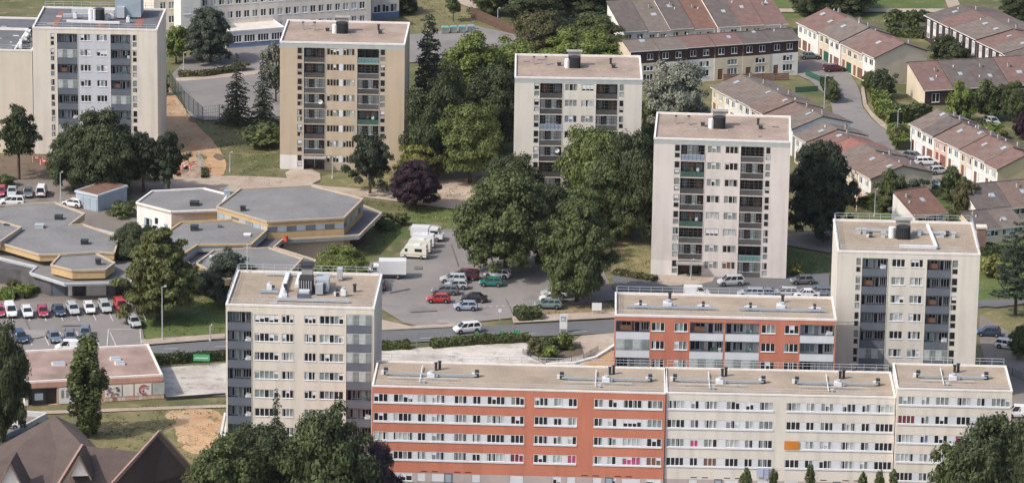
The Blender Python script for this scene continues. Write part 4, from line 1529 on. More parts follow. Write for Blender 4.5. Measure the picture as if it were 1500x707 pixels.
def terrace(A, B, z, n, D, prof, roofs, walls, where, style='plain', stag=0.3, dz=0.2, gable=None, endR=None):
    a, b = G(*A, z), G(*B, z)
    d = (b - a)
    d.z = 0
    W = d.length
    d.normalize()
    nrm = Vector((-d.y, d.x, 0))
    rz = math.atan2(d.y, d.x)
    w = W / n
    rr = random.Random(len(where) * 7 + n)
    for i in range(n):
        off = rr.uniform(-stag, stag)
        h = rr.uniform(-dz, dz)
        rm = roofs[i % len(roofs)]
        wm = walls[i % len(walls)]
        P = Vector((a.x, a.y, 0)) + d * (w * i) + nrm * off
        e = empty('terraced_house', (P.x, P.y, 0), rz, f'{RN[rm.name]} roofed house, {ORD[i]} from left in {where}', 'house', where)
        yz = [(y_ * D, zz + h) for y_, zz in prof]
        mb = MB()
        ze, zb = yz[0][1], yz[-1][1]
        ops = []
        spec = []
        if style == 'plain':
            k = rr.random()
            if w > 4.2:
                ops += [(w * .10, w * .10 + 1.1, ze - 1.75, ze - .55, .12, GLASSD), (w * .55, w * .55 + 1.3, ze - 1.75, ze - .55, .12, GLASSD)]
            else:
                ops += [(w * .25, w * .25 + 1.3, ze - 1.7, ze - .5, .12, GLASSD)]
            if ze > 4:
                ops += [(w * .10, w * .10 + 1.0, .12, 2.15, .25, GARAGE), (w * .45, w * .45 + min(2.2, w * .45), .1, 2.1, .2, rr.choice((GARAGE, BROWNC, WHITE, GREEND)))]
        elif style == 'clad':
            ops += [(w * .12, w * .12 + 1.2, ze - 1.75, ze - .55, .06, GLASSD), (w * .58, w * .58 + 1.2, ze - 1.75, ze - .55, .06, GLASSD)]
            ops += [(w * .45, w * .45 + 2.0, ze - 3.9, ze - 2.8, .12, GLASSD), (w * .45, w * .45 + 2.0, .9, 2.2, .12, GLASSD)]
            ops += [(w * .12, w * .12 + 1.0, .12, 2.2, .2, BROWNC)]
        elif style == 'tallwin':
            for q in range(2):
                ops.append((w * (.16 + .48 * q), w * (.16 + .48 * q) + w * .22, .8, ze - .4, .1, WHITE))
        elif style == 'strip':
            ops.append((w * .08, w * .92, ze - 1.25, ze - .25, .12, GLASSD))
        elif style == 'brownfront':
            ops.append((w * .25, w * .25 + 1.5, .6, ze - .6, .1, GLASSD))

        def mf(x, zz):
            if style == 'clad':
                return SLATEC if zz > ze - 2.35 else wm
            if style in ('tallwin', 'brownfront'):
                return SLATEC
            return wm
        extra = [(w * .5, w * .5 + .01, ze - 2.35, ze - 2.34, .001, SLATEC)] if style == 'clad' else []
        facade(mb, w, 0, ze, ops + extra, mf)
        gm = gable or wm
        for xx in (0.0, w):
            pts = [(xx, 0, 0)] + [(xx, y_, zz) for y_, zz in yz] + [(xx, yz[-1][0], 0)]
            gmm = endR if (endR and xx == w and i == n - 1) else gm
            mb.poly(pts if xx == 0 else pts[::-1], gmm)
        mb.poly([(0, D, 0), (0, D, zb), (w, D, zb), (w, D, 0)], wm)
        mb.build('wall', e)
        for (x0, x1, z0, z1, dd, bm) in ops:
            if bm is GLASSD:
                hwin(e, x0 + .02, .02, z0 + .02, x1 - x0 - .04, z1 - z0 - .04, 2 if x1 - x0 < 1.6 else (3 if x1 - x0 < 3 else 5), rr.choice(('dark', 'mix', 'pale')), shutters=(style == 'plain' and w > 5 and rr.random() < .4))
            elif style == 'tallwin':
                m2 = MB(); m2.box(x0, x1, -.05, .06, z0, z1, WHITE); m2.box(x0 + .12, x1 - .12, -.06, -.05, z0 + .9 * (z1 - z0) - .9, z1 - .25, CURT); m2.box(x0 + .12, x1 - .12, -.06, -.05, z0 + .15, z0 + 1.0, CURTG); m2.build('window_bay', e)
            else:
                m2 = MB(); m2.box(x0 + .03, x1 - .03, .08, .14, z0 + .02, z1 - .03, bm)
                m2.build('garage_door' if x1 - x0 > 1.4 else 'door', e)
        # roof slopes with thickness and overhang
        m2 = MB()
        ex = 0.04
        t = .16
        yy = [(-.35, yz[0][1] - .35 * (yz[1][1] - yz[0][1]) / max(.1, yz[1][0] - yz[0][0]))] + list(yz[1:-1]) + [(yz[-1][0] + .25, yz[-1][1] - (.25 * (yz[-2][1] - yz[-1][1]) / max(.1, yz[-1][0] - yz[-2][0]) if len(yz) > 2 else 0))]
        up = .06
        xa, xb = (-.25 if i == 0 else ex * 0 + .02), (w + .25 if i == n - 1 else w - .02)
        for j in range(len(yy) - 1):
            (y0, z0), (y1, z1) = yy[j], yy[j + 1]
            m2.poly([(xa, y0, z0 + up + t), (xb, y0, z0 + up + t), (xb, y1, z1 + up + t), (xa, y1, z1 + up + t)], rm)
            m2.poly([(xa, y0, z0 + up), (xa, y1, z1 + up), (xb, y1, z1 + up), (xb, y0, z0 + up)], SLATEC)
            m2.poly([(xa, y0, z0 + up), (xa, y0, z0 + up + t), (xa, y1, z1 + up + t), (xa, y1, z1 + up)], SLATEC)
            m2.poly([(xb, y0, z0 + up), (xb, y1, z1 + up), (xb, y1, z1 + up + t), (xb, y0, z0 + up + t)], SLATEC)
        y0, z0 = yy[0]
        m2.poly([(xa, y0, z0 + up), (xb, y0, z0 + up), (xb, y0, z0 + up + t), (xa, y0, z0 + up + t)], WHITEW)
        y1, z1 = yy[-1]
        m2.poly([(xa, y1, z1 + up), (xa, y1, z1 + up + t), (xb, y1, z1 + up + t), (xb, y1, z1 + up)], WHITEW)
        ro = m2.build('roof', e)
        # ridge tiles, chimney, roof light
        if len(yy) > 2:
            m2 = MB(); m2.bar((xa, yy[1][0], yy[1][1] + up + t), (xb, yy[1][0], yy[1][1] + up + t), .22, rm); m2.build('ridge_tiles', ro)

        def on_roof(fy):
            Y = fy * D
            for j in range(len(yy) - 1):
                if yy[j][0] <= Y <= yy[j + 1][0]:
                    return Y, yy[j][1] + (yy[j + 1][1] - yy[j][1]) * (Y - yy[j][0]) / (yy[j + 1][0] - yy[j][0]) + up + t, (yy[j + 1][1] - yy[j][1]) / (yy[j + 1][0] - yy[j][0])
            return Y, yy[0][1], 0
        if rr.random() < .62:
            Y, Z, sl_ = on_roof(rr.uniform(.25, .45) if len(yy) > 2 else rr.uniform(.4, .7))
            x_ = w * rr.uniform(.3, .6)
            sz = rr.choice((.6, .8, .9))
            m2 = MB()
            m2.poly([(x_, Y, Z + .09), (x_ + sz, Y, Z + .09), (x_ + sz, Y + .9, Z + .09 + .9 * sl_), (x_, Y + .9, Z + .09 + .9 * sl_)], SKYL)
            for (xx, xw) in ((x_ - .08, .08), (x_ + sz, .08)):
                m2.poly([(xx, Y, Z + .11), (xx + xw, Y, Z + .11), (xx + xw, Y + .9, Z + .11 + .9 * sl_), (xx, Y + .9, Z + .11 + .9 * sl_)], GALV)
            m2.poly([(x_ - .08, Y, Z), (x_ + sz + .08, Y, Z), (x_ + sz + .08, Y, Z + .11), (x_ - .08, Y, Z + .11)], GALV)
            m2.build('skylight', ro)
        if rr.random() < .7:
            Y, Z, sl_ = on_roof(rr.uniform(.55, .75))
            x_ = w * rr.uniform(.1, .8)
            m2 = MB(); m2.box(x_, x_ + .45, Y, Y + .45, Z - .4, Z + .7, CONC); m2.box(x_ + .1, x_ + .35, Y + .1, Y + .35, Z + .7, Z + .9, ROOFR); m2.build('chimney', ro)
        if rr.random() < .5:
            Y, Z, sl_ = on_roof(rr.uniform(.3, .8))
            x_ = w * rr.uniform(.1, .8)
            m2 = MB(); m2.cyl((x_, Y), .12, Z - .1, Z + .35, WHITE, 8); m2.build('roof_vent', ro)
    return


terrace((914, 48), (1152, 35), 4.2, 7, 10.5, ((0, 4.2), (1, 7.6)), [ROOFD, ROOFG, ROOFD, ROOFX, ROOFD, ROOFR, ROOFR], [HWHITE, HWHITE, HCREAM], 'farthest terrace at the top', 'plain', stag=.5, dz=.25, gable=HWHITE)
terrace((924, 76), (1170, 59), 6.7, 6, 7.5, ((0, 6.7), (.55, 7.8), (1, 6.9)), [ROOFG, ROOFG, ROOFR, ROOFR, ROOFD, ROOFD], [HCREAM, HWHITE, HWHITE, HCREAM], 'terrace with dark brown clad upper storey', 'clad', stag=.15, dz=.05)
terrace((1168, 32), (1283, 87), 5.2, 7, 11.0, ((0, 5.2), (.55, 7.4), (1, 5.6)), [ROOFR, ROOFR, ROOFG, ROOFG, ROOFB, ROOFR, ROOFR], [HWHITE, HWHITE, HCREAM, HWHITE, HCREAM, HCREAM], 'terrace beside the upper street end', 'plain', stag=.35, dz=.25, endR=HCREAM)
terrace((1356, 23), (1490, 90), 4.9, 7, 15.0, ((0, 4.9), (.5, 6.4), (1, 5.0)), [ROOFD, ROOFR, ROOFG, ROOFG, ROOFR, ROOFG, ROOFD], [HCREAM], 'top right terrace with white window bays', 'tallwin', stag=.2, dz=.2)
terrace((1355, 133), (1520, 124), 2.9, 4, 9.5, ((0, 2.9), (.93, 5.9), (1, 5.7)), [ROOFR, ROOFD, ROOFD, ROOFR], [HCREAM], 'low row behind the clipped hedges', 'brownfront', stag=.1, dz=.1, gable=HCREAM)
terrace((1333, 183), (1463, 248), 4.6, 7, 10.5, ((0, 4.6), (.5, 6.6), (1, 4.8)), [ROOFG, ROOFD, ROOFB, ROOFB, ROOFR, ROOFB, ROOFR], [HWHITE, HWHITE, HPINK, HWHITE, HCREAM, HWHITE, HWHITE], 'white terrace with cars in front', 'plain', stag=.2, dz=.12, endR=HYELL)
terrace((1043, 128), (1160, 190), 4.8, 6, 11.5, ((0, 4.8), (.5, 6.5), (1, 4.9)), [ROOFG, ROOFG, ROOFG, ROOFB, ROOFB, ROOFG], [HCREAM, HWHITE, HWHITE], 'terrace stepping down behind pinkish tower', 'plain', stag=.3, dz=.2, endR=HWHITE)
terrace((1163, 200), (1276, 263), 4.6, 6, 11.5, ((0, 4.6), (.5, 6.3), (1, 4.7)), [ROOFG, ROOFR, ROOFRR, ROOFG, ROOFB, ROOFB], [HWHITE, HCREAM, HWHITE], 'terrace right of the pinkish tower', 'plain', stag=.25, dz=.2, endR=HCREAM)
terrace((1341, 318), (1386, 311), 3.4, 1, 6.5, ((0, 3.4), (.95, 6.0), (1, 5.9)), [ROOFX], [HCREAM], 'single plot above the cream tower', 'strip', stag=0, dz=0, gable=HWHITE)
terrace((1433, 309), (1530, 300), 3.4, 2, 6.5, ((0, 3.4), (.95, 6.0), (1, 5.9)), [ROOFD, ROOFB], [HWHITE, HCREAM], 'dark roofed pair at the right edge', 'strip', stag=0, dz=0)
terrace((1432, 338), (1500, 330), 2.6, 2, 5.5, ((0, 2.6), (.95, 4.2), (1, 4.1)), [ROOFD, ROOFG], [HCREAM], 'low dark roofed row at the right edge', 'strip', stag=0, dz=0)
# balcony terrace on the lowest house of the row right of the pinkish tower
v = G(1247, 275, 2.6)
mb = MB(); mb.box(0, 5.5, -2.4, 0, -.2, 0, HPINK); mb.box(0, 5.5, -2.4, -2.3, 0, .9, HWHITE); mb.box(0, .1, -2.3, 0, 0, .9, HWHITE); mb.box(.3, .5, -2.2, -2.0, -2.6, -.2, HPINK); mb.box(5, 5.2, -2.2, -2.0, -2.6, -.2, HPINK)
put('terrace_deck', mb.mesh('terrace_deck'), None, (v.x - 1, v.y, 2.6), math.radians(-50), 'pale raised terrace with parapet on the row right of the pinkish tower', 'terrace')

# ------------------------------------------------------------------ school at the top
a, b = G(226, 68), G(543, 44)
rz = math.atan2((b - a).y, (b - a).x)
W = (b - a).length
e = empty('school', (a.x, a.y, 0), rz, 'long cream school with rows of white framed windows at the top', 'school')
ops = []
wn = []
k = 0
x = 1.2
while x < W - 2:
    for zz in (1.6, 4.35, 7.1):
        ops.append((x, x + 1.15, zz, zz + 1.4, .12, GLASSD)); wn.append((x, zz))
    x += 1.68
mb = MB(); facade(mb, W, 0, 10, ops, lambda x, z: CREAM_W); shell(mb, W, 12, 0, 10, CREAM_W); mb.build('wall', e)
parapet(e, W, 12, 10, WHITEW, BITUMEN)
for x, zz in wn:
    window(e, x + .02, .03, zz + .02, 1.11, 1.36, 2, R.choice(('mix', 'pale', 'dark')))
wx0, wx1 = W * .28, W * .545
mb = MB(); mb.box(0, 0.001, 0, .001, 0, .001, CREAM_W)
mb = MB()
WW = wx1 - wx0
BLUEP = mat('blue_grey_base_paint', (0.16, 0.21, 0.34))
ops = [(WW * (.08 + i * .235), WW * (.08 + i * .235) + WW * .19, 1.15, 2.55, .12, GLASSD) for i in range(4)]
m3 = MB(); facade(m3, WW, 0, 3.3, ops, lambda x, z: BLUEP if z < 1.15 else HWHITE); shell(m3, WW, 6.5, 0, 3.3, HWHITE)
m3.poly([(0, 0, 3.3), (WW, 0, 3.3), (WW, 6.5, 3.3), (0, 6.5, 3.3)], CREAM)
wi = m3.build('wing', e); wi.location = (wx0, -6.5, 0)
for q in ops:
    f, p_ = window_meshes(4, q[1] - q[0], 1.4, 'mix', 2)
    ob = put('window', f, wi, (q[0], .02, 1.15)); 
m3 = MB(); m3.box(-.15, WW + .15, -.15, 0.1, 3.3, 3.55, WHITE); m3.box(WW, WW + .15, .1, 6.4, 3.3, 3.55, WHITE); ob = m3.build('fascia', wi)
m3 = MB(); m3.box(W * .09, W * .18, -4.5, -.003, 0, 11.5, HWHITE); m3.build('stair_tower', e)
for zz in (1.5, 4.2, 6.9):
    window(e, W * .10, -4.52, zz, 1.6, 1.5, 2, 'mix')
for i in range(5):
    m3 = MB(); m3.box(W * .56 + i * 4.2, W * .56 + i * 4.2 + 4.1, -.06, -.004, 0.05, 1.0, BLUEP if i < 2 else PANELW); m3.build('base_panel', e)
a, b = G(545, 29), G(577, 23)
e = empty('school_annex', (a.x, a.y, 0), rz, 'short cream end wing with blue base right of the school', 'school')
W = (b - a).length
ops = [(W * .06 + i * W * .31, W * .06 + i * W * .31 + W * .26, 1.3, 2.9, .12, GLASSD) for i in range(3)] + [(W * .06 + i * W * .31, W * .06 + i * W * .31 + W * .26, 4.1, 5.7, .12, GLASSD) for i in range(3)]
mb = MB(); facade(mb, W, 0, 7, ops, lambda x, z: BLUEP if z < 1.1 else CREAM_W); shell(mb, W, 10, 0, 7, CREAM_W); mb.build('wall', e)
for q in ops:
    window(e, q[0] + .02, .03, q[2], q[1] - q[0] - .04, 1.56, 2, 'dark')
parapet(e, W, 10, 7, WHITEW, BITUMEN)

# ------------------------------------------------------------------ foliage
def leaf_mat(name, trans=0.28, lo=0.55, hi=1.55):
    m = bpy.data.materials.new(name)
    m.use_nodes = True
    nt = m.node_tree
    nt.nodes.clear()
    L = nt.links.new
    oi = nt.nodes.new('ShaderNodeObjectInfo')
    ge = nt.nodes.new('ShaderNodeNewGeometry')
    r = nt.nodes.new('ShaderNodeMapRange')
    r.inputs[3].default_value = lo
    r.inputs[4].default_value = hi
    L(ge.outputs['Random Per Island'], r.inputs[0])
    n = nt.nodes.new('ShaderNodeTexNoise')
    n.inputs['Scale'].default_value = 0.55
    n.inputs['Detail'].default_value = 3
    L(ge.outputs['Position'], n.inputs['Vector'])
    r2 = nt.nodes.new('ShaderNodeMapRange')
    for i, v in enumerate((0.35, 0.65, 0.75, 1.3)):
        r2.inputs[i + 1].default_value = v
    L(n.outputs['Fac'], r2.inputs[0])
    mu = nt.nodes.new('ShaderNodeMath')
    mu.operation = 'MULTIPLY'
    L(r.outputs[0], mu.inputs[0])
    L(r2.outputs[0], mu.inputs[1])
    vm = nt.nodes.new('ShaderNodeVectorMath')
    vm.operation = 'SCALE'
    L(oi.outputs['Color'], vm.inputs[0])
    L(mu.outputs[0], vm.inputs[3])
    hs = nt.nodes.new('ShaderNodeHueSaturation')
    r3 = nt.nodes.new('ShaderNodeMapRange')
    r3.inputs[3].default_value = 0.475
    r3.inputs[4].default_value = 0.525
    L(n.outputs['Fac'], r3.inputs[0])
    L(r3.outputs[0], hs.inputs['Hue'])
    L(vm.outputs[0], hs.inputs['Color'])
    d = nt.nodes.new('ShaderNodeBsdfPrincipled')
    d.inputs['Roughness'].default_value = 0.6
    d.inputs['Specular IOR Level'].default_value = 0.25
    t = nt.nodes.new('ShaderNodeBsdfTranslucent')
    mx = nt.nodes.new('ShaderNodeMixShader')
    mx.inputs[0].default_value = trans
    L(hs.outputs[0], d.inputs['Base Color'])
    L(hs.outputs[0], t.inputs['Color'])
    L(d.outputs[0], mx.inputs[1])
    L(t.outputs[0], mx.inputs[2])
    o_ = nt.nodes.new('ShaderNodeOutputMaterial')
    L(mx.outputs[0], o_.inputs[0])
    return m


LEAF = leaf_mat('leaves', .24, .45, 1.5)
NEEDLE = leaf_mat('needles', 0.12, 0.6, 1.4)


def quads_mesh(name, V, m):
    """V: (n, 4, 3) array of leaf shaped quads"""
    n = len(V)
    me = bpy.data.meshes.new(name)
    me.vertices.add(n * 4)
    me.vertices.foreach_set('co', V.reshape(-1).astype(np.float32))
    me.loops.add(n * 4)
    me.loops.foreach_set('vertex_index', np.arange(n * 4, dtype=np.int32))
    me.polygons.add(n)
    me.polygons.foreach_set('loop_start', np.arange(0, n * 4, 4, dtype=np.int32))
    me.materials.append(m)
    me.update(calc_edges=True)
    return me


def unit(n):
    v = NR.normal(size=(n, 3))
    return v / np.linalg.norm(v, axis=1, keepdims=True)


def leaves(pos, nrm, size, jit=0.55, aspect=0.7):
    n = len(pos)
    nn = nrm + unit(n) * jit
    nn /= np.linalg.norm(nn, axis=1, keepdims=True)
    t = np.cross(nn, unit(n))
    t /= np.linalg.norm(t, axis=1, keepdims=True) + 1e-9
    b = np.cross(nn, t)
    s = (size * NR.uniform(0.6, 1.3, n))[:, None]
    a = t * s
    c = b * s * aspect
    return np.stack([pos - a, pos - c * .9, pos + a, pos + c * .9], axis=1)


def crown_broad(name, N=70, nleaf=13000, size=0.26, top=1.0, rough=0.16, lo=0.12, clr=(1.0, 1.7), R0=5.0, Hh=9.0, flat=.82, m=None):
    """crown of clumps around an uneven egg; radius R0, height Hh, bottom at z=0"""
    m = m or LEAF
    d = unit(N)
    d = d[d[:, 2] > -0.86]
    N = len(d)
    rad = NR.uniform(0.62, 0.88, N) + NR.normal(size=N) * rough * .5
    inner = NR.rand(N) < 0.18
    rad[inner] *= 0.5
    zz = d[:, 2]
    hor = np.sqrt(np.maximum(1e-6, 1 - zz ** 2))
    wid = np.where(zz < 0, hor ** -.55, 1.0 - (1 - top) * zz)      # fuller below the middle
    C = np.stack([d[:, 0] * rad * R0 * wid, d[:, 1] * rad * R0 * wid, Hh * (0.44 + 0.50 * zz * rad ** .6)], axis=1)
    cr = NR.uniform(clr[0], clr[1], N)
    w = cr ** 2
    idx = NR.choice(N, nleaf, p=w / w.sum())
    u = unit(nleaf)
    u[:, 2] = np.where(u[:, 2] < -0.3, -u[:, 2] * .5, u[:, 2])
    rr = cr[idx] * NR.uniform(0.55, 1.06, nleaf)
    P = C[idx] + u * rr[:, None] * np.array([1, 1, flat])
    P[:, 2] = np.maximum(P[:, 2], NR.uniform(0, 0.5, nleaf))
    nr = u * 0.8 + (P - np.array([0, 0, Hh * .4])) / R0 * 0.35 + np.array([0, 0, .25])
    V = leaves(P, nr, np.full(nleaf, size))
    # a sparser inside of larger leaves closes the crown
    ni = nleaf // 7
    u = unit(ni)
    P = u * (NR.rand(ni) ** .4)[:, None] * np.array([R0 * .68, R0 * .68, Hh * .36]) + np.array([0, 0, Hh * .46])
    V2 = leaves(P, u, np.full(ni, size * 2.0), 1.0)
    return quads_mesh(name, np.concatenate([V, V2]), m)


def crown_conifer(name, Hh=16.0, R0=3.6, tiers=22, nleaf=9000, size=0.24, droop=0.25, power=0.9, ragged=0.25, per=11, up=0.0, col=None):
    P, Nn = [], []
    per_tier = []
    for k in range(tiers):
        f = (k + 0.4) / tiers
        z = Hh * (0.06 + 0.92 * f)
        r = R0 * (1 - f) ** power + 0.25
        nb = max(4, int(per * (1 - f * .5)))
        a0 = NR.rand() * 6.28
        for b_ in range(nb):
            per_tier.append((z + NR.normal() * Hh * .012, r * (1 + NR.normal() * ragged), a0 + 6.283 * b_ / nb + NR.normal() * .12))
    L_ = np.array([max(.3, q[1]) for q in per_tier])
    idx = NR.choice(len(per_tier), nleaf, p=L_ ** 1.5 / (L_ ** 1.5).sum())
    pt = np.array(per_tier)[idx]
    t = NR.rand(nleaf) ** 0.6
    r = np.maximum(.25, pt[:, 1]) * t
    wv = NR.normal(size=nleaf) * 0.13 * (0.4 + r)
    x = np.cos(pt[:, 2]) * r - np.sin(pt[:, 2]) * wv
    y = np.sin(pt[:, 2]) * r + np.cos(pt[:, 2]) * wv
    z = pt[:, 0] - droop * r + up * r * r * .1 + NR.normal(size=nleaf) * 0.10
    P = np.stack([x, y, z], axis=1)
    nr = np.stack([np.cos(pt[:, 2]) * .35, np.sin(pt[:, 2]) * .35, np.ones(nleaf)], axis=1)
    return quads_mesh(name, leaves(P, nr, np.full(nleaf, size), .6, .55), NEEDLE)


def crown_poplar(name, nleaf=11000):
    Hh, R0 = 14.0, 2.4
    n = 90
    z = NR.rand(n) ** .9 * Hh * .95 + .3
    prof = np.sin(np.clip(z / Hh, 0, 1) ** .75 * PI) ** .6 * .85 + .15
    a = NR.rand(n) * 6.28
    r = NR.uniform(.3, .8, n) * R0 * prof
    C = np.stack([np.cos(a) * r, np.sin(a) * r, z], axis=1)
    idx = NR.choice(n, nleaf)
    u = unit(nleaf)
    P = C[idx] + u * np.array([.62, .62, 1.3]) * NR.uniform(.5, 1.05, nleaf)[:, None]
    return quads_mesh(name, leaves(P, u + np.array([0, 0, .2]), np.full(nleaf, .22)), LEAF)


PROTO = {}
for k in range(4):
    PROTO['broad%d' % k] = (crown_broad('crown', N=150, nleaf=36000, size=.165, clr=(.75, 1.45), rough=.28), 5.0, 9.0)
for k in range(2):
    PROTO['dense%d' % k] = (crown_broad('crown', N=200, nleaf=40000, size=.155, clr=(.6, 1.1), top=.8, rough=.2), 5.0, 9.5)
for k in range(2):
    PROTO['loose%d' % k] = (crown_broad('crown', N=75, nleaf=15000, size=.18, clr=(.6, 1.2), rough=.35, top=.85), 5.0, 9.0)
PROTO['layered'] = (crown_broad('crown', N=190, nleaf=34000, size=.17, clr=(.55, 1.0), top=.5, rough=.3, flat=.5), 5.0, 9.5)
for k in range(2):
    PROTO['small%d' % k] = (crown_broad('crown', N=60, nleaf=8000, size=.28, clr=(1.0, 1.8), rough=.3), 5.0, 8.0)
for k in range(2):
    PROTO['bush%d' % k] = (crown_broad('crown', N=26, nleaf=1900, size=.55, clr=(1.5, 2.4), rough=.3), 5.0, 6.5)
PROTO['spruce'] = (crown_conifer('crown'), 3.8, 16.0)
PROTO['spruce2'] = (crown_conifer('crown', tiers=26, ragged=.3, power=.8), 3.8, 16.0)
PROTO['cedar'] = (crown_conifer('crown', Hh=13, R0=6.4, tiers=14, nleaf=22000, size=.27, droop=.12, power=.55, ragged=.22, per=17), 6.2, 13.0)
PROTO['pine'] = (crown_conifer('crown', Hh=12, R0=4.2, tiers=12, nleaf=9500, size=.22, droop=.05, power=.5, ragged=.3, per=9, up=.25), 4.4, 12.0)
PROTO['column'] = (crown_conifer('crown', Hh=18, R0=3.4, tiers=34, nleaf=16000, size=.26, droop=.1, power=.45, ragged=.3, per=12), 3.6, 18.0)
PROTO['poplar'] = (crown_poplar('crown'), 2.5, 14.2)

for _k in list(PROTO):
    _me = PROTO[_k][0]
    _co = np.empty(len(_me.vertices) * 3, dtype=np.float32)
    _me.vertices.foreach_get('co', _co)
    _co = _co.reshape(-1, 3)
    PROTO[_k] = (_me, float(np.percentile(np.abs(_co[:, 0]), 99.2)), float(np.percentile(_co[:, 2], 99.7)))

C_DARK = (0.0581, 0.0739, 0.0317)
C_MID = (0.0880, 0.1091, 0.0387)
C_BRIGHT = (0.1408, 0.1760, 0.0422)
C_YEL = (0.1760, 0.1760, 0.0484)
C_OLIVE = (0.1100, 0.1038, 0.0458)
C_GREY = (.205, .215, .165)
C_PURP = (.042, .022, .032)
C_CON = (.042, .056, .034)
C_PN = (.044, .058, .034)
C_MB = (0.1100, 0.1338, 0.0396)
C_FG = (0.0686, 0.0880, 0.0334)
C_CEDAR = (.108, .120, .038)
C_BLUEG = (.070, .088, .062)


def tree(name, cx_, base, top, wpx, kind, colr, label, bare=0.10, group=None, cat='tree', lean=0.0):
    P = G(cx_, base)
    Ht = height_at(P, top)
    r = wpx * depth_of(P) / FPX / 2
    me, R0, H0 = PROTO[kind]
    e = empty(name, (P.x, P.y, 0), R.uniform(0, 6.28), label, cat, group)
    zb = Ht * (bare * .5 if kind[:5] in ('broad', 'dense') else bare)
    # trunk with limbs
    mb = MB()
    tr = max(.06, min(.45, r * .07))
    n = 8
    hh = Ht * .72
    mb.cyl((0, 0), tr, -.05, zb + .3, BARK, n, tr * .8)
    mb.cyl((0, 0), tr * .8, zb + .3, hh, BARK, n, tr * .2)
    for k in range(5 if kind not in ('spruce', 'poplar', 'column') else 0):
        a_ = k * 1.3 + R.random()
        z0 = zb + (hh - zb) * (.05 + .13 * k)
        p0 = Vector((0, 0, z0))
        p1 = Vector((math.cos(a_) * r * .5, math.sin(a_) * r * .5, z0 + r * .45))
        p2 = p1 + Vector((math.cos(a_ + .3) * r * .25, math.sin(a_ + .3) * r * .25, r * .3))
        mb.bar(p0, p1, tr * .7, BARK)
        mb.bar(p1, p2, tr * .4, BARK)
    mb.build('trunk', e)
    c = put('crown', me, e, (0, 0, zb))
    # the measured width is that of the whole spread
    c.scale = (r / R0, r / R0, (Ht - zb) / H0)
    c.color = (*colr, 1)
    return e


T = tree
# top left
T('broadleaf_tree', 28, 264, 156, 68, 'loose0', C_DARK, 'dark airy tree at the left edge in front of the windowless block', .28)
T('broadleaf_tree', 108, 280, 185, 78, 'broad1', C_DARK, 'dark tree just right of the airy tree at the left edge', .1)
T('broadleaf_tree', 150, 284, 162, 105, 'broad0', C_DARK, 'large round dark tree in front of the top left tower', .12)
T('pine_tree', 210, 283, 193, 66, 'loose1', C_PN, 'dark pine right of the large round tree by the top left tower', .2)
T('pine_tree', 247, 285, 194, 60, 'loose0', C_PN, 'dark pine at the corner of the top left tower above the earth slope', .2)
T('broadleaf_tree', 180, 276, 200, 60, 'broad2', C_DARK, 'shadowy tree squeezed between the round tree and the pines', .1)
T('broadleaf_tree', 258, 93, 38, 44, 'small0', C_BRIGHT, 'small bright green tree left of the dark schoolyard tree', .12)
T('conifer_tree', 308, 93, 12, 66, 'dense0', C_BLUEG, 'dark blue green conical tree in front of the school', .10)
T('spruce_tree', 347, 184, 82, 46, 'spruce', C_CON, 'left dark spruce beside the fenced court', .03)
T('spruce_tree', 385, 184, 86, 46, 'spruce2', C_CON, 'right dark spruce beside the fenced court and ochre tower', .03)
T('broadleaf_tree', 404, 150, 62, 44, 'loose1', C_GREY, 'pale grey leaved tree behind the left edge of the ochre tower', .1)
T('shrub', 386, 215, 180, 60, 'bush0', C_MID, 'low green shrub at the foot of the two spruces', .02, cat='shrub')
T('shrub', 352, 60 + 44, 90, 26, 'bush1', C_OLIVE, 'round shrub right of the planted bed in the schoolyard', .02, cat='shrub')
# around the ochre tower
T('pine_tree', 542, 284, 194, 66, 'loose1', C_PN, 'dark pine in front of the right side of the ochre tower', .16)
T('broadleaf_tree', 606, 268, 212, 56, 'small1', C_YEL, 'yellow green little tree behind the purple tree', .05)
T('purple_tree', 608, 306, 237, 70, 'dense1', C_PURP, 'dark purple leaved tree at the edge of the van parking', .14)
T('conifer_tree', 627, 215, 26, 62, 'column', C_CON, 'tall dark narrow conifer right of the ochre tower', .02)
T('broadleaf_tree', 640, 256, 120, 92, 'broad3', C_DARK, 'dark tree standing below the tall narrow conifer', .06)
T('broadleaf_tree', 690, 178, 52, 112, 'broad0', C_BRIGHT, 'bright green spreading tree right of the tall narrow conifer', .08)
T('broadleaf_tree', 752, 165, 60, 120, 'broad1', C_BRIGHT, 'bright green tree above the left corner of the pale cream tower', .08)
T('broadleaf_tree', 722, 222, 100, 92, 'broad2', C_DARK, 'mid green tree filling the gap left of the pale cream tower', .06)
T('broadleaf_tree', 655, 200, 92, 70, 'broad1', C_MID, 'green tree between the narrow conifer and the bright spreading tree', .06)
T('broadleaf_tree', 688, 268, 155, 98, 'broad3', C_MB, 'round green tree in front of the left side of the pale cream tower', .12)
T('broadleaf_tree', 790, 100, 20, 84, 'broad2', C_OLIVE, 'olive brown tree behind the brown fence end', .08)
T('broadleaf_tree', 850, 112, 46, 120, 'broad3', C_BRIGHT, 'green tree behind the pale cream tower roof', .05)
T('broadleaf_tree', 868, 88, 22, 96, 'broad0', C_MID, 'tree left of the farthest terrace', .05)
T('broadleaf_tree', 905, 108, 52, 56, 'broad2', C_MID, 'tree at the left end of the clad terrace', .05)
T('broadleaf_tree', 785, 28, -30, 90, 'broad1', C_DARK, 'dark tree at the top edge left of the white garden chairs', .05)
T('broadleaf_tree', 860, 22, -24, 90, 'broad0', C_DARK, 'dark tree at the top edge above the long hedge', .05)
T('broadleaf_tree', 722, 22, -30, 60, 'broad3', C_MID, 'green tree at the top edge beside the sandy path', .05)
T('broadleaf_tree', 593, 20, -18, 40, 'small1', C_DARK, 'small dark tree at the top edge right of the school', .05)
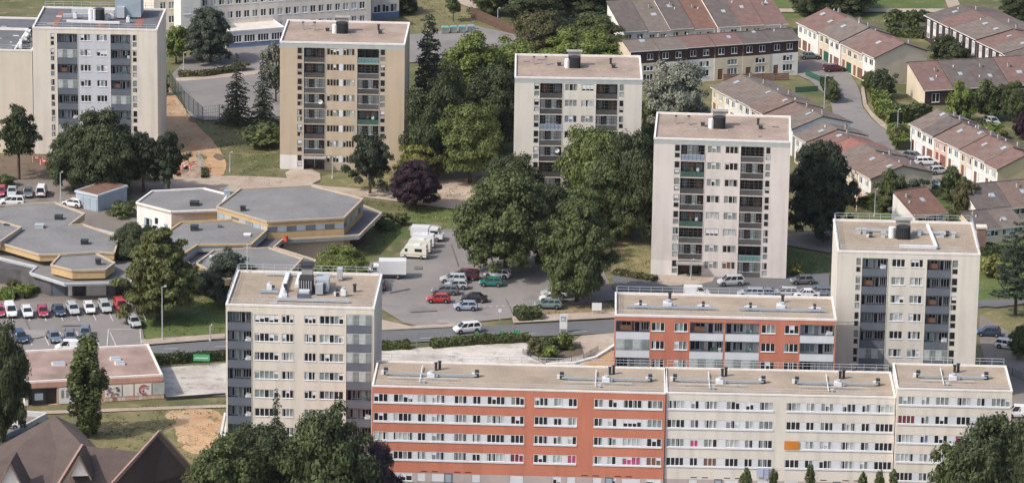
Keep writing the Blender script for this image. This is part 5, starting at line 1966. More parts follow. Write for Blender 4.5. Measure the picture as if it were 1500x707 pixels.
T('young_tree', 664, 32, -6, 24, 'small0', C_MID, 'young tree alone on the dry lawn at the top', .3)
# silver tree and the mass in the middle
T('silver_tree', 988, 208, 92, 108, 'broad1', C_GREY, 'large silvery grey tree between the pale cream and pinkish towers', .08)
T('broadleaf_tree', 950, 212, 150, 50, 'small1', C_MID, 'green tree at the right corner of the pale cream tower', .05)
T('broadleaf_tree', 876, 330, 191, 112, 'broad2', C_MB, 'big green tree covering the right half of the pale cream tower', .1)
T('broadleaf_tree', 925, 350, 195, 92, 'broad0', C_DARK, 'dark tree between the pale cream and pinkish towers', .1)
T('broadleaf_tree', 935, 288, 185, 70, 'broad3', C_MID, 'tree at the left edge of the pinkish tower', .08)
T('broadleaf_tree', 752, 330, 228, 92, 'broad3', C_DARK, 'tree rising behind the biggest tree of the car park', .1)
T('broadleaf_tree', 740, 402, 246, 132, 'dense0', C_MID, 'biggest dense tree shading the middle car park', .12)
T('broadleaf_tree', 815, 385, 270, 92, 'broad1', C_DARK, 'tree squeezed between the two dense car park trees', .1)
T('broadleaf_tree', 845, 442, 292, 104, 'dense1', C_MID, 'dense tree at the right end of the middle car park', .1)
T('broadleaf_tree', 885, 352, 232, 100, 'broad1', C_MID, 'green tree behind the dense tree of the car park', .05)
T('broadleaf_tree', 1201, 352, 208, 98, 'dense0', C_CON, 'dark round tree at the right side of the pinkish tower', .1)
# community centre trees
T('broadleaf_tree', 232, 468, 336, 106, 'layered', C_CEDAR, 'yellowish green layered tree at the end of the left car park', .03)
T('broadleaf_tree', 195, 402, 328, 68, 'broad2', C_DARK, 'dark green tree behind the yellowish green tree', .08)
T('broadleaf_tree', 335, 446, 368, 84, 'broad1', C_BLUEG, 'grey green round tree behind the nearest tower roof', .08)
T('broadleaf_tree', 290, 430, 385, 60, 'small0', C_DARK, 'small dark tree right of the yellowish green tree', .05)
T('broadleaf_tree', 502, 424, 360, 84, 'broad0', C_BRIGHT, 'bright green tree by the hexagonal centre and the white lorry', .1)
T('shrub', 563, 336, 312, 34, 'bush0', C_MID, 'low shrub on the bank right of the hexagonal centre', .02, cat='shrub')
T('shrub', 588, 330, 312, 24, 'bush1', C_MID, 'small shrub on the bank above the vans', .02, cat='shrub')
T('shrub', 180, 318, 296, 44, 'bush1', C_MID, 'green shrub beside the pale blue hut', .02, cat='shrub')
T('shrub', 8, 274, 256, 30, 'bush0', C_MID, 'green bush at the left edge above the parked cars', .02, cat='shrub')
T('shrub', 20, 420, 409, 20, 'bush0', C_OLIVE, 'tiny round shrub on the bed by the west centre', .02, cat='shrub')
# foreground
T('poplar_tree', 129, 640, 490, 54, 'poplar', C_MID, 'slim upright poplar in front of the low flat hall', .05)
T('broadleaf_tree', 6, 650, 478, 78, 'broad3', C_DARK, 'dark tree cut by the left edge beside the low hall', .04)
T('conifer_tree', 405, 720, 574, 52, 'spruce2', C_CON, 'dark pointed conifer in front of the nearest tower', .02)
T('broadleaf_tree', 335, 800, 636, 124, 'broad0', C_MID, 'green tree at the bottom left of the nearest tower', .08)
T('broadleaf_tree', 395, 780, 624, 104, 'broad2', C_DARK, 'dark tree at the foot of the nearest tower below the conifer', .08)
T('broadleaf_tree', 482, 810, 600, 150, 'broad1', C_FG, 'large green tree hiding the base of the nearest tower', .08)
T('broadleaf_tree', 300, 790, 682, 90, 'broad3', C_OLIVE, 'olive tree at the bottom edge right of the brown roofs', .05)
T('purple_tree', 552, 800, 650, 74, 'broad1', (.060, .040, .052), 'reddish purple tree at the left end of the terracotta front block', .08)
T('broadleaf_tree', 1448, 800, 612, 118, 'broad2', C_DARK, 'dark green tree at the bottom right corner', .08)
T('broadleaf_tree', 1392, 790, 652, 66, 'small1', C_MID, 'smaller tree left of the bottom right corner tree', .08)
T('broadleaf_tree', 1492, 810, 640, 60, 'broad0', C_DARK, 'dark tree cut by the right edge at the bottom', .08)
T('young_tree', 1091, 746, 684, 16, 'bush0', C_MID, 'young street tree nearest the hanging washing on its left', .3, group='young trees before the front block', cat='young tree')
T('young_tree', 1131, 750, 690, 16, 'bush1', C_MID, 'young street tree right of the hanging washing', .3, group='young trees before the front block', cat='young tree')
T('young_tree', 1185, 748, 680, 15, 'poplar', C_MID, 'slim young street tree in the middle of the cream front block', .2, group='young trees before the front block', cat='young tree')
T('young_tree', 1262, 752, 690, 14, 'bush0', C_MID, 'leftmost of three young street trees near the end block', .3, group='young trees before the front block', cat='young tree')
T('young_tree', 1286, 752, 688, 14, 'bush1', C_MID, 'middle of three young street trees near the end block', .3, group='young trees before the front block', cat='young tree')
T('young_tree', 1307, 752, 686, 15, 'bush0', C_MID, 'rightmost of three young street trees near the end block', .3, group='young trees before the front block', cat='young tree')
# right side and the estate
T('pine_tree', 1487, 462, 326, 84, 'pine', C_CON, 'dark pine at the right edge beside the slate balconied tower', .15)
T('broadleaf_tree', 1303, 308, 248, 48, 'small0', C_MID, 'green garden tree in front of the end gable above the cream tower', .05)
T('broadleaf_tree', 1338, 312, 262, 46, 'small1', C_BLUEG, 'grey green garden tree right of the first garden tree', .05)
T('broadleaf_tree', 1392, 296, 246, 44, 'small1', C_MID, 'garden tree between the street and the white terrace', .08)
T('broadleaf_tree', 1411, 326, 262, 44, 'loose1', C_OLIVE, 'loose birch like tree in front of the white terrace end', .06)
T('broadleaf_tree', 1272, 304, 282, 28, 'small0', C_BRIGHT, 'small bush below the raised house terrace', .02)
T('broadleaf_tree', 1405, 182, 120, 46, 'small0', C_BRIGHT, 'round green tree at the front of the low row', .06)
T('broadleaf_tree', 1447, 176, 118, 46, 'small1', C_MID, 'second tree in front of the low row', .06)
T('broadleaf_tree', 1484, 178, 120, 40, 'broad0', C_MID, 'third tree in front of the low row at the right edge', .06)
T('purple_tree', 1496, 205, 164, 28, 'small0', C_PURP, 'small purple tree at the right edge', .05)
T('shrub', 1452, 204, 180, 46, 'bush1', C_BRIGHT, 'bright shrub behind the white terrace roof', .02, cat='shrub')
T('shrub', 1430, 196, 178, 40, 'bush0', C_MID, 'dark shrub behind the white terrace roof', .02, cat='shrub')
T('broadleaf_tree', 1294, 145, 102, 38, 'small1', C_DARK, 'dark tree at the end gable of the upper street terrace', .05)
T('broadleaf_tree', 1273, 136, 104, 24, 'small0', C_MID, 'small tree at the top end of the clipped hedge', .05)
T('broadleaf_tree', 1318, 208, 184, 22, 'bush0', C_OLIVE, 'low brownish bush by the street bend', .02)
T('broadleaf_tree', 1218, 152, 116, 22, 'small1', C_MID, 'small tree by the green net fence', .05)
T('broadleaf_tree', 1380, 92, 50, 44, 'small0', C_DARK, 'dark garden tree below the white window bays', .05)
T('broadleaf_tree', 1402, 98, 62, 40, 'small1', C_DARK, 'dark garden tree right of its neighbour below the window bays', .05)
T('broadleaf_tree', 1185, 22, -30, 60, 'broad1', C_DARK, 'dark tree at the top edge behind the street terrace', .05)
T('broadleaf_tree', 1240, 18, -30, 80, 'broad2', C_DARK, 'large dark tree at the top edge behind the street terrace', .05)
T('broadleaf_tree', 1310, 40, 14, 30, 'bush0', C_MID, 'left shrub of the pair by the far lawn', .02)
T('broadleaf_tree', 1335, 44, 16, 26, 'bush1', C_MID, 'right shrub of the pair by the far lawn', .02)
T('broadleaf_tree', 1350, 32, 14, 20, 'bush0', C_DARK, 'dark shrub left of the white window bays', .02)
T('broadleaf_tree', 1490, 30, -10, 50, 'broad3', C_DARK, 'dark tree at the top right corner', .05)
T('broadleaf_tree', 1455, 405, 372, 44, 'bush0', C_YEL, 'yellow green bush right of the slate balconied tower', .02)
T('shrub', 1492, 528, 476, 34, 'small0', C_MID, 'green bush at the right edge by the white parked car', .05, cat='shrub')
T('shrub', 1166, 404, 384, 24, 'bush1', C_YEL, 'yellowish shrub at the right foot of the pinkish tower', .02, cat='shrub')
T('shrub', 1095, 110, 94, 20, 'bush0', C_BRIGHT, 'bright shrub in front of the clad terrace', .02, cat='shrub')
T('shrub', 238, 700 - 560, 104, 20, 'small1', C_OLIVE, 'brownish bush between the top left tower and the court fence', .02, cat='shrub')


def hedge(px, w, h, colr, label, n=3500, name='hedge', size=.22):
    """clipped or wild hedge along a line on the ground"""
    P = [G(*q) for q in px]
    o_ = P[0]
    pts, nr = [], []
    seg = [(P[i], P[i + 1]) for i in range(len(P) - 1)]
    Ls = [(b_ - a_).length for a_, b_ in seg]
    core = MB()
    for (a_, b_), L_ in zip(seg, Ls):
        d = (b_ - a_).normalized()
        q = Vector((-d.y, d.x, 0))
        k = int(n * L_ / sum(Ls))
        t = NR.rand(k)[:, None]
        f = NR.rand(k)
        side = np.where(f < .38, 0, np.where(f < .69, 1, 2))
        A_ = np.array(a_ - o_)[None] + t * np.array(b_ - a_)[None]
        u = NR.uniform(-1, 1, k)
        z = NR.rand(k)
        bump_ = 1 + .10 * np.sin(t[:, 0] * L_ * 1.7) + .08 * NR.normal(size=k)
        off = np.where(side == 0, u, np.where(side == 1, -1, 1)) * w / 2 * bump_
        zz = np.where(side == 0, h * bump_, z * h)
        Q = A_ + off[:, None] * np.array(q)[None]
        Q[:, 2] = zz + NR.normal(size=k) * .05
        N_ = np.where((side == 0)[:, None], np.array([[0, 0, 1.0]]), np.sign(off)[:, None] * np.array(q)[None])
        pts.append(Q)
        nr.append(N_)
        a2, b2_ = a_ - o_, b_ - o_
        c = [a2 - q * w * .4, b2_ - q * w * .4, b2_ + q * w * .4, a2 + q * w * .4]
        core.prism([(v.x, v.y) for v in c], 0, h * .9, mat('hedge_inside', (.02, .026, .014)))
    V = leaves(np.concatenate(pts), np.concatenate(nr), np.full(sum(len(p) for p in pts), size), .7)
    e = empty(name, (o_.x, o_.y, 0), 0, label, 'hedge')
    f = put('foliage', quads_mesh('foliage', V, LEAF), e)
    f.color = (*colr, 1)
    core.build('dark_core', e)  # solid dark box filling the hedge behind its leaves
    return e


hedge([(556, 513), (600, 511)], 1.6, 1.1, C_MID, 'short hedge stretch left of the goal shaped frame by the road', 1800)
hedge([(632, 510), (700, 504), (775, 501)], 1.6, 1.2, C_MID, 'long low hedge below the road in the middle', 4500)
hedge([(217, 533), (333, 526)], 1.5, 1.2, C_DARK, 'low dark hedge between the left road and the pale apron', 3500)
hedge([(0, 436), (25, 438), (42, 428)], 3.0, 1.2, C_BRIGHT, 'bright trimmed hedge beside the west centre', 2500)
hedge([(756, 468), (790, 466)], 3.2, 1.5, C_MID, 'dark trimmed bush row at the car park corner', 2400)
hedge([(1285, 142), (1296, 172), (1312, 182)], 2.6, 2.0, C_BRIGHT, 'tall clipped hedge along the curving street', 3800, size=.25)
hedge([(1312, 178), (1360, 173)], 2.6, 2.4, C_MID, 'clipped hedge in front of the low row gable', 2600, size=.25)
hedge([(1312, 196), (1326, 222)], 3.0, 1.8, C_BRIGHT, 'clipped hedge block at the start of the white terrace', 2200, size=.25)
hedge([(1210, 125), (1222, 148)], 2.0, 1.6, C_DARK, 'dark hedge beside the green net fence', 1500, size=.25)
hedge([(820, 52), (890, 42), (1000, 30)], 4.0, 2.8, C_CON, 'long dark hedge left of the farthest terrace', 5500, size=.32)
hedge([(800, 74), (890, 62), (905, 66)], 4.0, 1.4, C_BRIGHT, 'light green hedge behind the pale cream tower', 3200, size=.3)
hedge([(583, 14), (610, 14)], 3, 1.4, C_CON, 'clipped dark hedge right of the school annex', 1800, size=.3)
hedge([(1300, 52), (1352, 56)], 2, 1.2, C_MID, 'garden hedge behind the upper street terrace', 1500, size=.3)
hedge([(262, 113), (300, 112), (350, 104)], 1.6, .9, C_OLIVE, 'planted bed with low shrubs at the court edge', 1400, size=.3)
hedge([(1210, 300), (1240, 296), (1300, 312)], 2.4, 1.5, C_MID, 'garden hedge below the row right of the pinkish tower', 2600, size=.25)
hedge([(1440, 372), (1500, 380)], 3.0, 1.4, C_DARK, 'wild dark hedge at the right edge above the lawn', 2600, size=.25)
hedge([(900, 402), (960, 412)], 1.5, .8, C_OLIVE, 'scrubby strip left of the pinkish tower foot', 900)
hedge([(0, 664), (40, 646), (66, 630)], 1.6, 1.0, C_MID, 'scrub along the wall of the lower left parking deck', 1800)
hedge([(300, 250), (300, 262)], 1.0, .6, C_MID, 'tuft of weeds on the orange earth slope', 300)
# planter with shrubs beside the billboard
for i, (x, y, tp, w_, cc, lab) in enumerate(((786, 520, 494, 28, C_OLIVE, 'leftmost rough shrub in the planter below the billboard'), (806, 517, 492, 26, C_MID, 'middle shrub in the planter below the billboard'), (826, 512, 486, 30, C_BRIGHT, 'rightmost shrub in the planter below the billboard'), (806, 526, 506, 26, C_BRIGHT, 'lowest light green shrub of the planter below the billboard'))):
    T('shrub', x, y, tp, w_, 'bush%d' % (i % 2), cc, lab, .02, group='shrubs in the planter', cat='shrub')
sheet('bare_earth', [(770, 515), (800, 500), (850, 503), (855, 520), (800, 533)], DARKE)

# ------------------------------------------------------------------ vehicles
_pc = {}


def paint(name, c):
    if name not in _pc:
        _pc[name] = mat('car_paint_' + name, c, rough=.35, var=.04, coat=.5, spec=.5)
    return _pc[name]


PAINT = dict(white=(.70, .70, .70), silver=(.42, .44, .45), grey=(.13, .135, .145), blue=(.03, .05, .10), bluegrey=(.13, .17, .22), black=(.018, .018, .021),
             red=(.42, .025, .02), crimson=(.35, .03, .06), maroon=(.085, .012, .022), green=(.02, .16, .13), palegreen=(.16, .22, .21), cream=(.68, .66, .57), lightblue=(.30, .36, .44))
_cm = {}
# length, half width, belt height, roof height, bonnet length, boot length, windscreen run, tail run
DIM = dict(hatch=(3.9, .84, .90, 1.45, .95, .10, .65, .35), saloon=(4.4, .86, .90, 1.42, 1.10, .75, .70, .55), estate=(4.5, .87, .92, 1.47, 1.05, .08, .70, .30),
           mpv=(4.4, .89, 1.0, 1.66, .75, .06, .80, .25), van=(4.4, .88, 1.05, 1.85, .80, .03, .60, .08), pickup=(4.7, .88, .98, 1.60, 1.0, 1.6, .6, .2))


def car_meshes(kind, pn):
    key = (kind, pn)
    if key in _cm:
        return _cm[key]
    L_, hw, belt, roof, bon, boot, ws, tr = DIM[kind]
    pm = paint(pn, PAINT[pn])
    x1, x0 = L_ / 2, -L_ / 2
    # lower body lofted along x: (x, half width, bottom, shoulder height)
    st = [(x0, hw * .82, .42, belt * .72), (x0 + .12, hw * .95, .26, belt * .96), (x0 + max(.3, boot), hw, .2, belt), (x0 + L_ * .45, hw, .2, belt), (x1 - bon, hw, .2, belt * .98), (x1 - bon * .45, hw * .97, .22, belt * .86), (x1 - .14, hw * .90, .26, belt * .72), (x1, hw * .74, .40, belt * .55)]
    b = MB()
    rings = []
    for x, w, zb, zt in st:
        zm = zb + (zt - zb) * .45
        ring = [(x, -w * .90, zb), (x, -w, zm), (x, -w * .97, zt - .06), (x, -w * .86, zt), (x, w * .86, zt), (x, w * .97, zt - .06), (x, w, zm), (x, w * .90, zb)]
        rings.append(len(b.v))
        b.v += ring
    k = b.mi(pm)
    kd = b.mi(DARKM)
    for a, c in zip(rings[:-1], rings[1:]):
        for i in range(8):
            j = (i + 1) % 8
            b.f.append((a + i, a + j, c + j, c + i))
            b.m.append(kd if i == 7 else k)
    b.f.append(tuple(rings[0] + i for i in range(8))); b.m.append(k)
    b.f.append(tuple(rings[-1] + 7 - i for i in range(8))); b.m.append(k)
    # wheel arches and bumpers
    wx = (x0 + L_ * .19, x1 - L_ * .19)
    for xx in wx:
        for s_ in (-1, 1):
            b.hcyl((xx, s_ * (hw - .07), .36), 'y', .39, .17, DARKM, 14)
    b.box(x1 - .10, x1 + .03, -hw * .68, hw * .68, .30, .44, DARKM)
    b.box(x0 - .03, x0 + .10, -hw * .75, hw * .75, .32, .46, DARKM)
    b.box(x1 - .005, x1 + .04, -.26, .26, .44, .55, WHITE)
    b.box(x0 - .04, x0 + .02, -.26, .26, .52, .64, WHITE)
    # cabin
    g = MB()
    cf, cr = x1 - bon, x0 + boot
    rf, rr_ = cf - ws, cr + tr
    bw, tw = hw * .88, hw * .72
    base = [(cr, -bw, belt - .03), (cf, -bw, belt - .05), (cf, bw, belt - .05), (cr, bw, belt - .03)]
    top = [(rr_, -tw, roof - .05), (rf, -tw, roof - .05), (rf, tw, roof - .05), (rr_, tw, roof - .05)]
    o_ = len(g.v)
    g.v += base + top
    kg = g.mi(CARG)
    for q in ((0, 1, 5, 4), (1, 2, 6, 5), (2, 3, 7, 6), (3, 0, 4, 7)):
        g.f.append(tuple(o_ + i for i in q)); g.m.append(kg)
    r = MB()
    rc = len(r.v)
    t2 = [(rr_ - .03, -tw - .02, roof - .07), (rf + .04, -tw - .02, roof - .07), (rf + .04, tw + .02, roof - .07), (rr_ - .03, tw + .02, roof - .07)]
    t3 = [(rr_ + .12, -tw + .10, roof), (rf - .12, -tw + .10, roof), (rf - .12, tw - .10, roof), (rr_ + .12, tw - .10, roof)]
    r.v += t2 + t3
    kr = r.mi(pm)
    for q in ((0, 1, 5, 4), (1, 2, 6, 5), (2, 3, 7, 6), (3, 0, 4, 7), (4, 5, 6, 7)):
        r.f.append(tuple(rc + i for i in q)); r.m.append(kr)
    for s_ in (-1, 1):                                   # pillars
        r.bar((cf, s_ * bw, belt - .04), (rf, s_ * (tw + .01), roof - .06), .07, pm)
        r.bar((cr, s_ * bw, belt - .03), (rr_, s_ * (tw + .01), roof - .06), .13, pm)
        for f_ in ((.52,) if kind == 'hatch' else (.36, .68)):
            xa = cr + (cf - cr) * f_
            xb = rr_ + (rf - rr_) * f_
            r.bar((xa, s_ * (bw + .005), belt - .03), (xb, s_ * (tw + .01), roof - .06), .08, pm)
    if kind == 'van':
        for s_ in (-1, 1):
            xm = cr + (cf - cr) * .58
            r.poly([(cr, s_ * (bw + .02), belt - .05), (xm, s_ * (bw + .02), belt - .05), (xm, s_ * (tw + .03), roof - .06), (cr + tr, s_ * (tw + .03), roof - .06)][::1 if s_ < 0 else -1], pm)
    w = MB()
    w.hcyl((0, 0, 0), 'y', .31, .20, TYRE, 16)
    w.hcyl((0, 0, 0), 'y', .15, .212, HUB, 10)
    hl = MB(); hl.box(-.12, .04, -.17, .17, -.07, .07, HEADL)
    tl = MB(); tl.box(-.03, .10, -.10, .10, -.14, .14, TAILL)
    mi = MB(); mi.box(-.05, .05, -.10, .10, -.06, .06, pm)
    _cm[key] = dict(body=b.mesh('body'), glass=g.mesh('windows'), roof=r.mesh('roof'), wheel=w.mesh('wheel'), head=hl.mesh('headlight'), tail=tl.mesh('tail_light'), mir=mi.mesh('mirror'), wx=wx, hw=hw, x1=x1, x0=x0, belt=belt, cf=cf)
    return _cm[key]


def car(px, py, deg, kind, pn, label, group='parked cars', name='parked_car', cat='car'):
    P = G(px, py)
    M_ = car_meshes(kind, pn)
    e = empty(name, (P.x, P.y, .26), math.radians(deg), label, cat, group)
    e.scale = (.95, .95, .95)
    put('body', M_['body'], e); put('windows', M_['glass'], e); put('roof', M_['roof'], e)
    for xx in M_['wx']:
        for s_ in (-1, 1):
            put('wheel', M_['wheel'], e, (xx, s_ * (M_['hw'] - .06), .31))
    for s_ in (-1, 1):
        put('headlight', M_['head'], e, (M_['x1'] - .10, s_ * M_['hw'] * .62, M_['belt'] * .66), s_ * -.35)
        put('tail_light', M_['tail'], e, (M_['x0'] + .02, s_ * M_['hw'] * .72, M_['belt'] * .80))
        put('mirror', M_['mir'], e, (M_['cf'] - .25, s_ * (M_['hw'] + .02), M_['belt'] + .08))
    return e


# left car park, upper row (seen from the front)
L1 = 'cars in the upper row of the left car park'
for x, y, dg, kd, pn, lb in ((-1, 463, -76, 'hatch', 'crimson', 'dark pink car cut by the left edge in the upper row'), (16, 463, -76, 'van', 'white', 'white van, leftmost white vehicle of the upper row'), (40, 464, -76, 'hatch', 'white', 'white hatchback between the white van and the crimson car'),
                             (63, 463, -78, 'hatch', 'crimson', 'crimson hatchback left of the dark blue car'), (86, 461, -72, 'saloon', 'blue', 'dark blue car right of the crimson hatchback'), (107, 459, -74, 'estate', 'silver', 'silver car right of the dark blue car'),
                             (131, 458, -76, 'hatch', 'white', 'white car between two silver cars in the upper row'), (154, 456, -74, 'estate', 'silver', 'silver car beside the bright red car'), (177, 455, -72, 'mpv', 'red', 'bright red car at the right end of the upper row')):
    car(x, y, dg, kd, pn, lb, L1)
car(196, 478, -68, 'hatch', 'silver', 'silver car standing apart at the right edge of the left car park', L1)
L2 = 'cars in the lower row of the left car park'
for x, y, dg, kd, pn, lb in ((30, 500, -70, 'estate', 'blue', 'dark blue car, leftmost of the lower row'), (79, 500, -68, 'saloon', 'bluegrey', 'blue grey saloon in the lower row'), (103, 500, -80, 'hatch', 'grey', 'dark grey car right of the blue grey saloon'), (125, 494, -84, 'hatch', 'bluegrey', 'blue grey hatchback just above the poplar')):
    car(x, y, dg, kd, pn, lb, L2)
car(101, 516, 184, 'van', 'white', 'white delivery van driving behind the low flat hall', None, 'delivery_van', 'van')
L3 = 'cars parked at the upper left'
for x, y, dg, kd, pn, lb in ((2, 287, -88, 'hatch', 'crimson', 'crimson car cut by the left edge below the green bush'), (18, 287, -86, 'saloon', 'silver', 'silver car right of the crimson car at upper left'), (41, 288, -82, 'saloon', 'grey', 'dark grey car at upper left beside the white van'), (61, 287, 92, 'van', 'white', 'white van with rear windows parked at upper left')):
    car(x, y, dg, kd, pn, lb, L3)
car(18, 302, 180, 'mpv', 'white', 'white car roof showing behind the west centre roof', L3)
car(107, 304, 155, 'hatch', 'white', 'white car in front of the pale blue hut', L3)
car(233, 346, 160, 'van', 'white', 'white van below the white wall of the hexagonal centre', None, 'delivery_van', 'van')
# middle car park
L4 = 'cars in the middle car park'
for x, y, dg, kd, pn, lb in ((682, 410, 170, 'mpv', 'maroon', 'dark red car at the top of the middle car cluster'), (728, 408, 170, 'estate', 'white', 'white car at the trunk of the biggest tree'), (719, 420, 180, 'hatch', 'green', 'teal green car below the white car by the tree'),
                             (664, 415, 180, 'estate', 'silver', 'silver car, upper of the two behind the dark grey car'), (668, 424, 180, 'hatch', 'silver', 'silver car, lower of the two behind the dark grey car'), (652, 432, 178, 'estate', 'grey', 'dark grey car directly behind the red car'),
                             (642, 444, 182, 'hatch', 'red', 'bright red car at the lower left of the car cluster'), (694, 443, 178, 'saloon', 'black', 'black car right of the bright red car'), (682, 455, 182, 'hatch', 'lightblue', 'pale blue car at the bottom of the car cluster'),
                             (812, 436, 176, 'estate', 'silver', 'silver car, topmost of three under the right dense tree'), (807, 443, 176, 'hatch', 'white', 'white car, middle of three under the right dense tree'), (803, 452, 178, 'estate', 'palegreen', 'grey green car, lowest of three under the right dense tree')):
    car(x, y, dg, kd, pn, lb, L4)
car(684, 488, 200, 'mpv', 'white', 'white car driving along the road below the middle car park', None, 'moving_car')
car(557, 424, 95, 'hatch', 'black', 'black car half hidden behind the nearest tower roof', L4)
# pinkish tower forecourt and the row behind the terracotta block
L5 = 'cars around the pinkish tower'
for x, y, dg, kd, pn, lb in ((1070, 419, 190, 'mpv', 'silver', 'silver car at the foot of the pinkish tower'), (1175, 417, 188, 'hatch', 'grey', 'dark car on the grass edge right of the pinkish tower'), (1100, 436, 180, 'estate', 'lightblue', 'pale blue car, leftmost behind the terracotta block roof'), (1122, 436, 180, 'saloon', 'bluegrey', 'blue grey car behind the middle of the terracotta roof rail'),
                             (1150, 435, 180, 'estate', 'silver', 'silver car behind the terracotta block rail near its right end'), (1181, 437, 186, 'saloon', 'white', 'white car behind the right end of the terracotta roof'), (1201, 435, 184, 'estate', 'bluegrey', 'blue grey car against the left wall of the cream tower')):
    car(x, y, dg, kd, pn, lb, L5)
car(1021, 436, 0, 'van', 'white', 'white van behind the terracotta block near its left end', None, 'parked_van', 'van')
# estate
L6 = 'cars on the housing estate'
for x, y, dg, kd, pn, lb in ((1186, 88, 10, 'saloon', 'grey', 'dark grey car at the top of the estate street'), (1222, 106, 15, 'estate', 'maroon', 'maroon car at the street terrace doors'), (1358, 243, 8, 'estate', 'white', 'white car in front of the white terrace'), (1338, 235, -30, 'hatch', 'grey', 'dark car above the white car by the white terrace'),
                             (1376, 256, 20, 'hatch', 'silver', 'silver car below the white car by the white terrace'), (1363, 276, -20, 'hatch', 'lightblue', 'pale blue car half hidden by the garden trees'), (1318, 312, 10, 'saloon', 'palegreen', 'grey green car behind the cream tower roof'),
                             (1478, 512, -25, 'estate', 'white', 'white car on the drive at the right edge'), (1448, 493, 175, 'hatch', 'blue', 'dark blue car beside the post near the right edge'), (1453, 184, -60, 'hatch', 'silver', 'silver car between the trees of the low row')):
    car(x, y, dg, kd, pn, lb, L6)
car(1493, 612, 178, 'van', 'white', 'white van cut by the right edge beyond the end block', None, 'parked_van', 'van')


def camper(px, py, deg, label, pn='cream'):
    P = G(px, py)
    e = empty('camper_van', (P.x, P.y, .26), math.radians(deg), label, 'camper van', 'camper vans')
    pm = paint(pn, PAINT[pn])
    b = MB()
    prof = [(-2.5, .35), (-2.5, 2.2), (-2.35, 2.42), (1.3, 2.45), (1.75, 2.25), (2.25, 1.35), (2.6, 1.1), (2.65, .4)]
    n = len(prof)
    o_ = len(b.v)
    b.v += [(x, -.98 + (.08 if z > 2 else 0), z) for x, z in prof] + [(x, .98 - (.08 if z > 2 else 0), z) for x, z in prof]
    k = b.mi(pm)
    for i in range(n):
        j = (i + 1) % n
        b.f.append((o_ + i, o_ + n + i, o_ + n + j, o_ + j)); b.m.append(k)
    b.f.append(tuple(o_ + i for i in range(n))); b.m.append(k)
    b.f.append(tuple(o_ + 2 * n - 1 - i for i in range(n))); b.m.append(k)
    b.box(-2.45, 2.5, -1.0, -.975, .75, .82, BROWNC); b.box(-2.45, 2.5, .975, 1.0, .75, .82, BROWNC)
    b.build('body', e)
    b = MB(); b.box(-1.6, -.2, -1.0, -.93, 1.35, 1.9, CARG); b.build('side_window', e)
    b = MB(); b.box(-1.6, -.2, .93, 1.0, 1.35, 1.9, CARG); b.build('side_window', e)
    b = MB(); b.box(1.2, 1.75, -1.0, -.9, 1.3, 1.85, CARG); b.box(1.2, 1.75, .9, 1.0, 1.3, 1.85, CARG); b.build('cab_windows', e)
    b = MB(); b.poly([(1.80, -.85, 2.2), (2.27, -.88, 1.42), (2.27, .88, 1.42), (1.80, .85, 2.2)][::-1], CARG)
    b.build('windscreen', e).location = (.015, 0, .015)
    b = MB(); b.box(-1.2, 0, -.5, .5, 2.44, 2.62, WHITE); b.build('roof_hatch', e)
    w = MB(); w.hcyl((0, 0, 0), 'y', .33, .22, TYRE, 14); w.hcyl((0, 0, 0), 'y', .18, .235, HUB, 10)
    wm_ = w.mesh('wheel')
    for xx in (-1.5, 1.65):
        for s_ in (-1, 1):
            put('wheel', wm_, e, (xx, s_ * .90, .33))
    e.scale = (.82, .86, .88)
    hl = MB(); hl.box(-.03, .03, -.14, .14, -.08, .08, HEADL)
    hm = hl.mesh('headlight')
    for s_ in (-1, 1):
        put('headlight', hm, e, (2.64, s_ * .68, .85))
    return e


camper(607, 379, 172, 'cream camper van with brown stripe, nearest of three parked in line')
camper(613, 371, 172, 'cream camper van in the middle of three parked in line')
camper(618, 363, 172, 'white camper van, farthest of three parked in line', 'white')


def lorry(px, py, deg, L_, Hh, cab, label, name='box_lorry', cat='lorry', pn='white'):
    P = G(px, py)
    e = empty(name, (P.x, P.y, .26), math.radians(deg), label, cat)
    pm = paint(pn, PAINT[pn])
    b = MB(); b.box(-L_ / 2, L_ / 2 - cab, -1.05, 1.05, .75, Hh, pm); b.box(-L_ / 2 + .1, L_ / 2 - .3, -.5, .5, .45, .75, DARKM); b.build('box_body', e)
    b = MB(); b.box(-L_ / 2 - .03, -L_ / 2, -.98, .98, .85, Hh - .1, LGREY); b.build('rear_door', e)
    c = MB()
    x0, x1 = L_ / 2 - cab + .05, L_ / 2
    prof = [(x0, .45), (x0, min(Hh, 2.1) - .1), (x0 + .4, min(Hh, 2.1)), (x1 - .85, 2.0), (x1 - .45, 1.25), (x1, 1.05), (x1 + .03, .45)]
    n = len(prof)
    c.v += [(x, -.93, z) for x, z in prof] + [(x, .93, z) for x, z in prof]
    k = c.mi(pm)
    for i in range(n):
        j = (i + 1) % n
        c.f.append((i, n + i, n + j, j)); c.m.append(k)
    c.f.append(tuple(range(n))); c.m.append(k)
    c.f.append(tuple(range(2 * n - 1, n - 1, -1))); c.m.append(k)
    c.build('cab', e)
    c = MB(); c.poly([(x1 - .83, -.85, 1.95), (x1 - .47, -.87, 1.30), (x1 - .47, .87, 1.30), (x1 - .83, .85, 1.95)][::-1], CARG); c.build('windscreen', e).location = (.02, 0, .01)
    for s_ in (-1, 1):
        c = MB(); c.box(x0 + .25, x1 - .75, s_ * .94 - .01, s_ * .94 + .01, 1.25, 1.8, CARG); c.build('side_window', e)
    w = MB(); w.hcyl((0, 0, 0), 'y', .36, .24, TYRE, 14); w.hcyl((0, 0, 0), 'y', .18, .255, HUB, 10)
    wm_ = w.mesh('wheel')
    for xx in (-L_ * .28, L_ * .33):
        for s_ in (-1, 1):
            put('wheel', wm_, e, (xx, s_ * .88, .36))
    return e


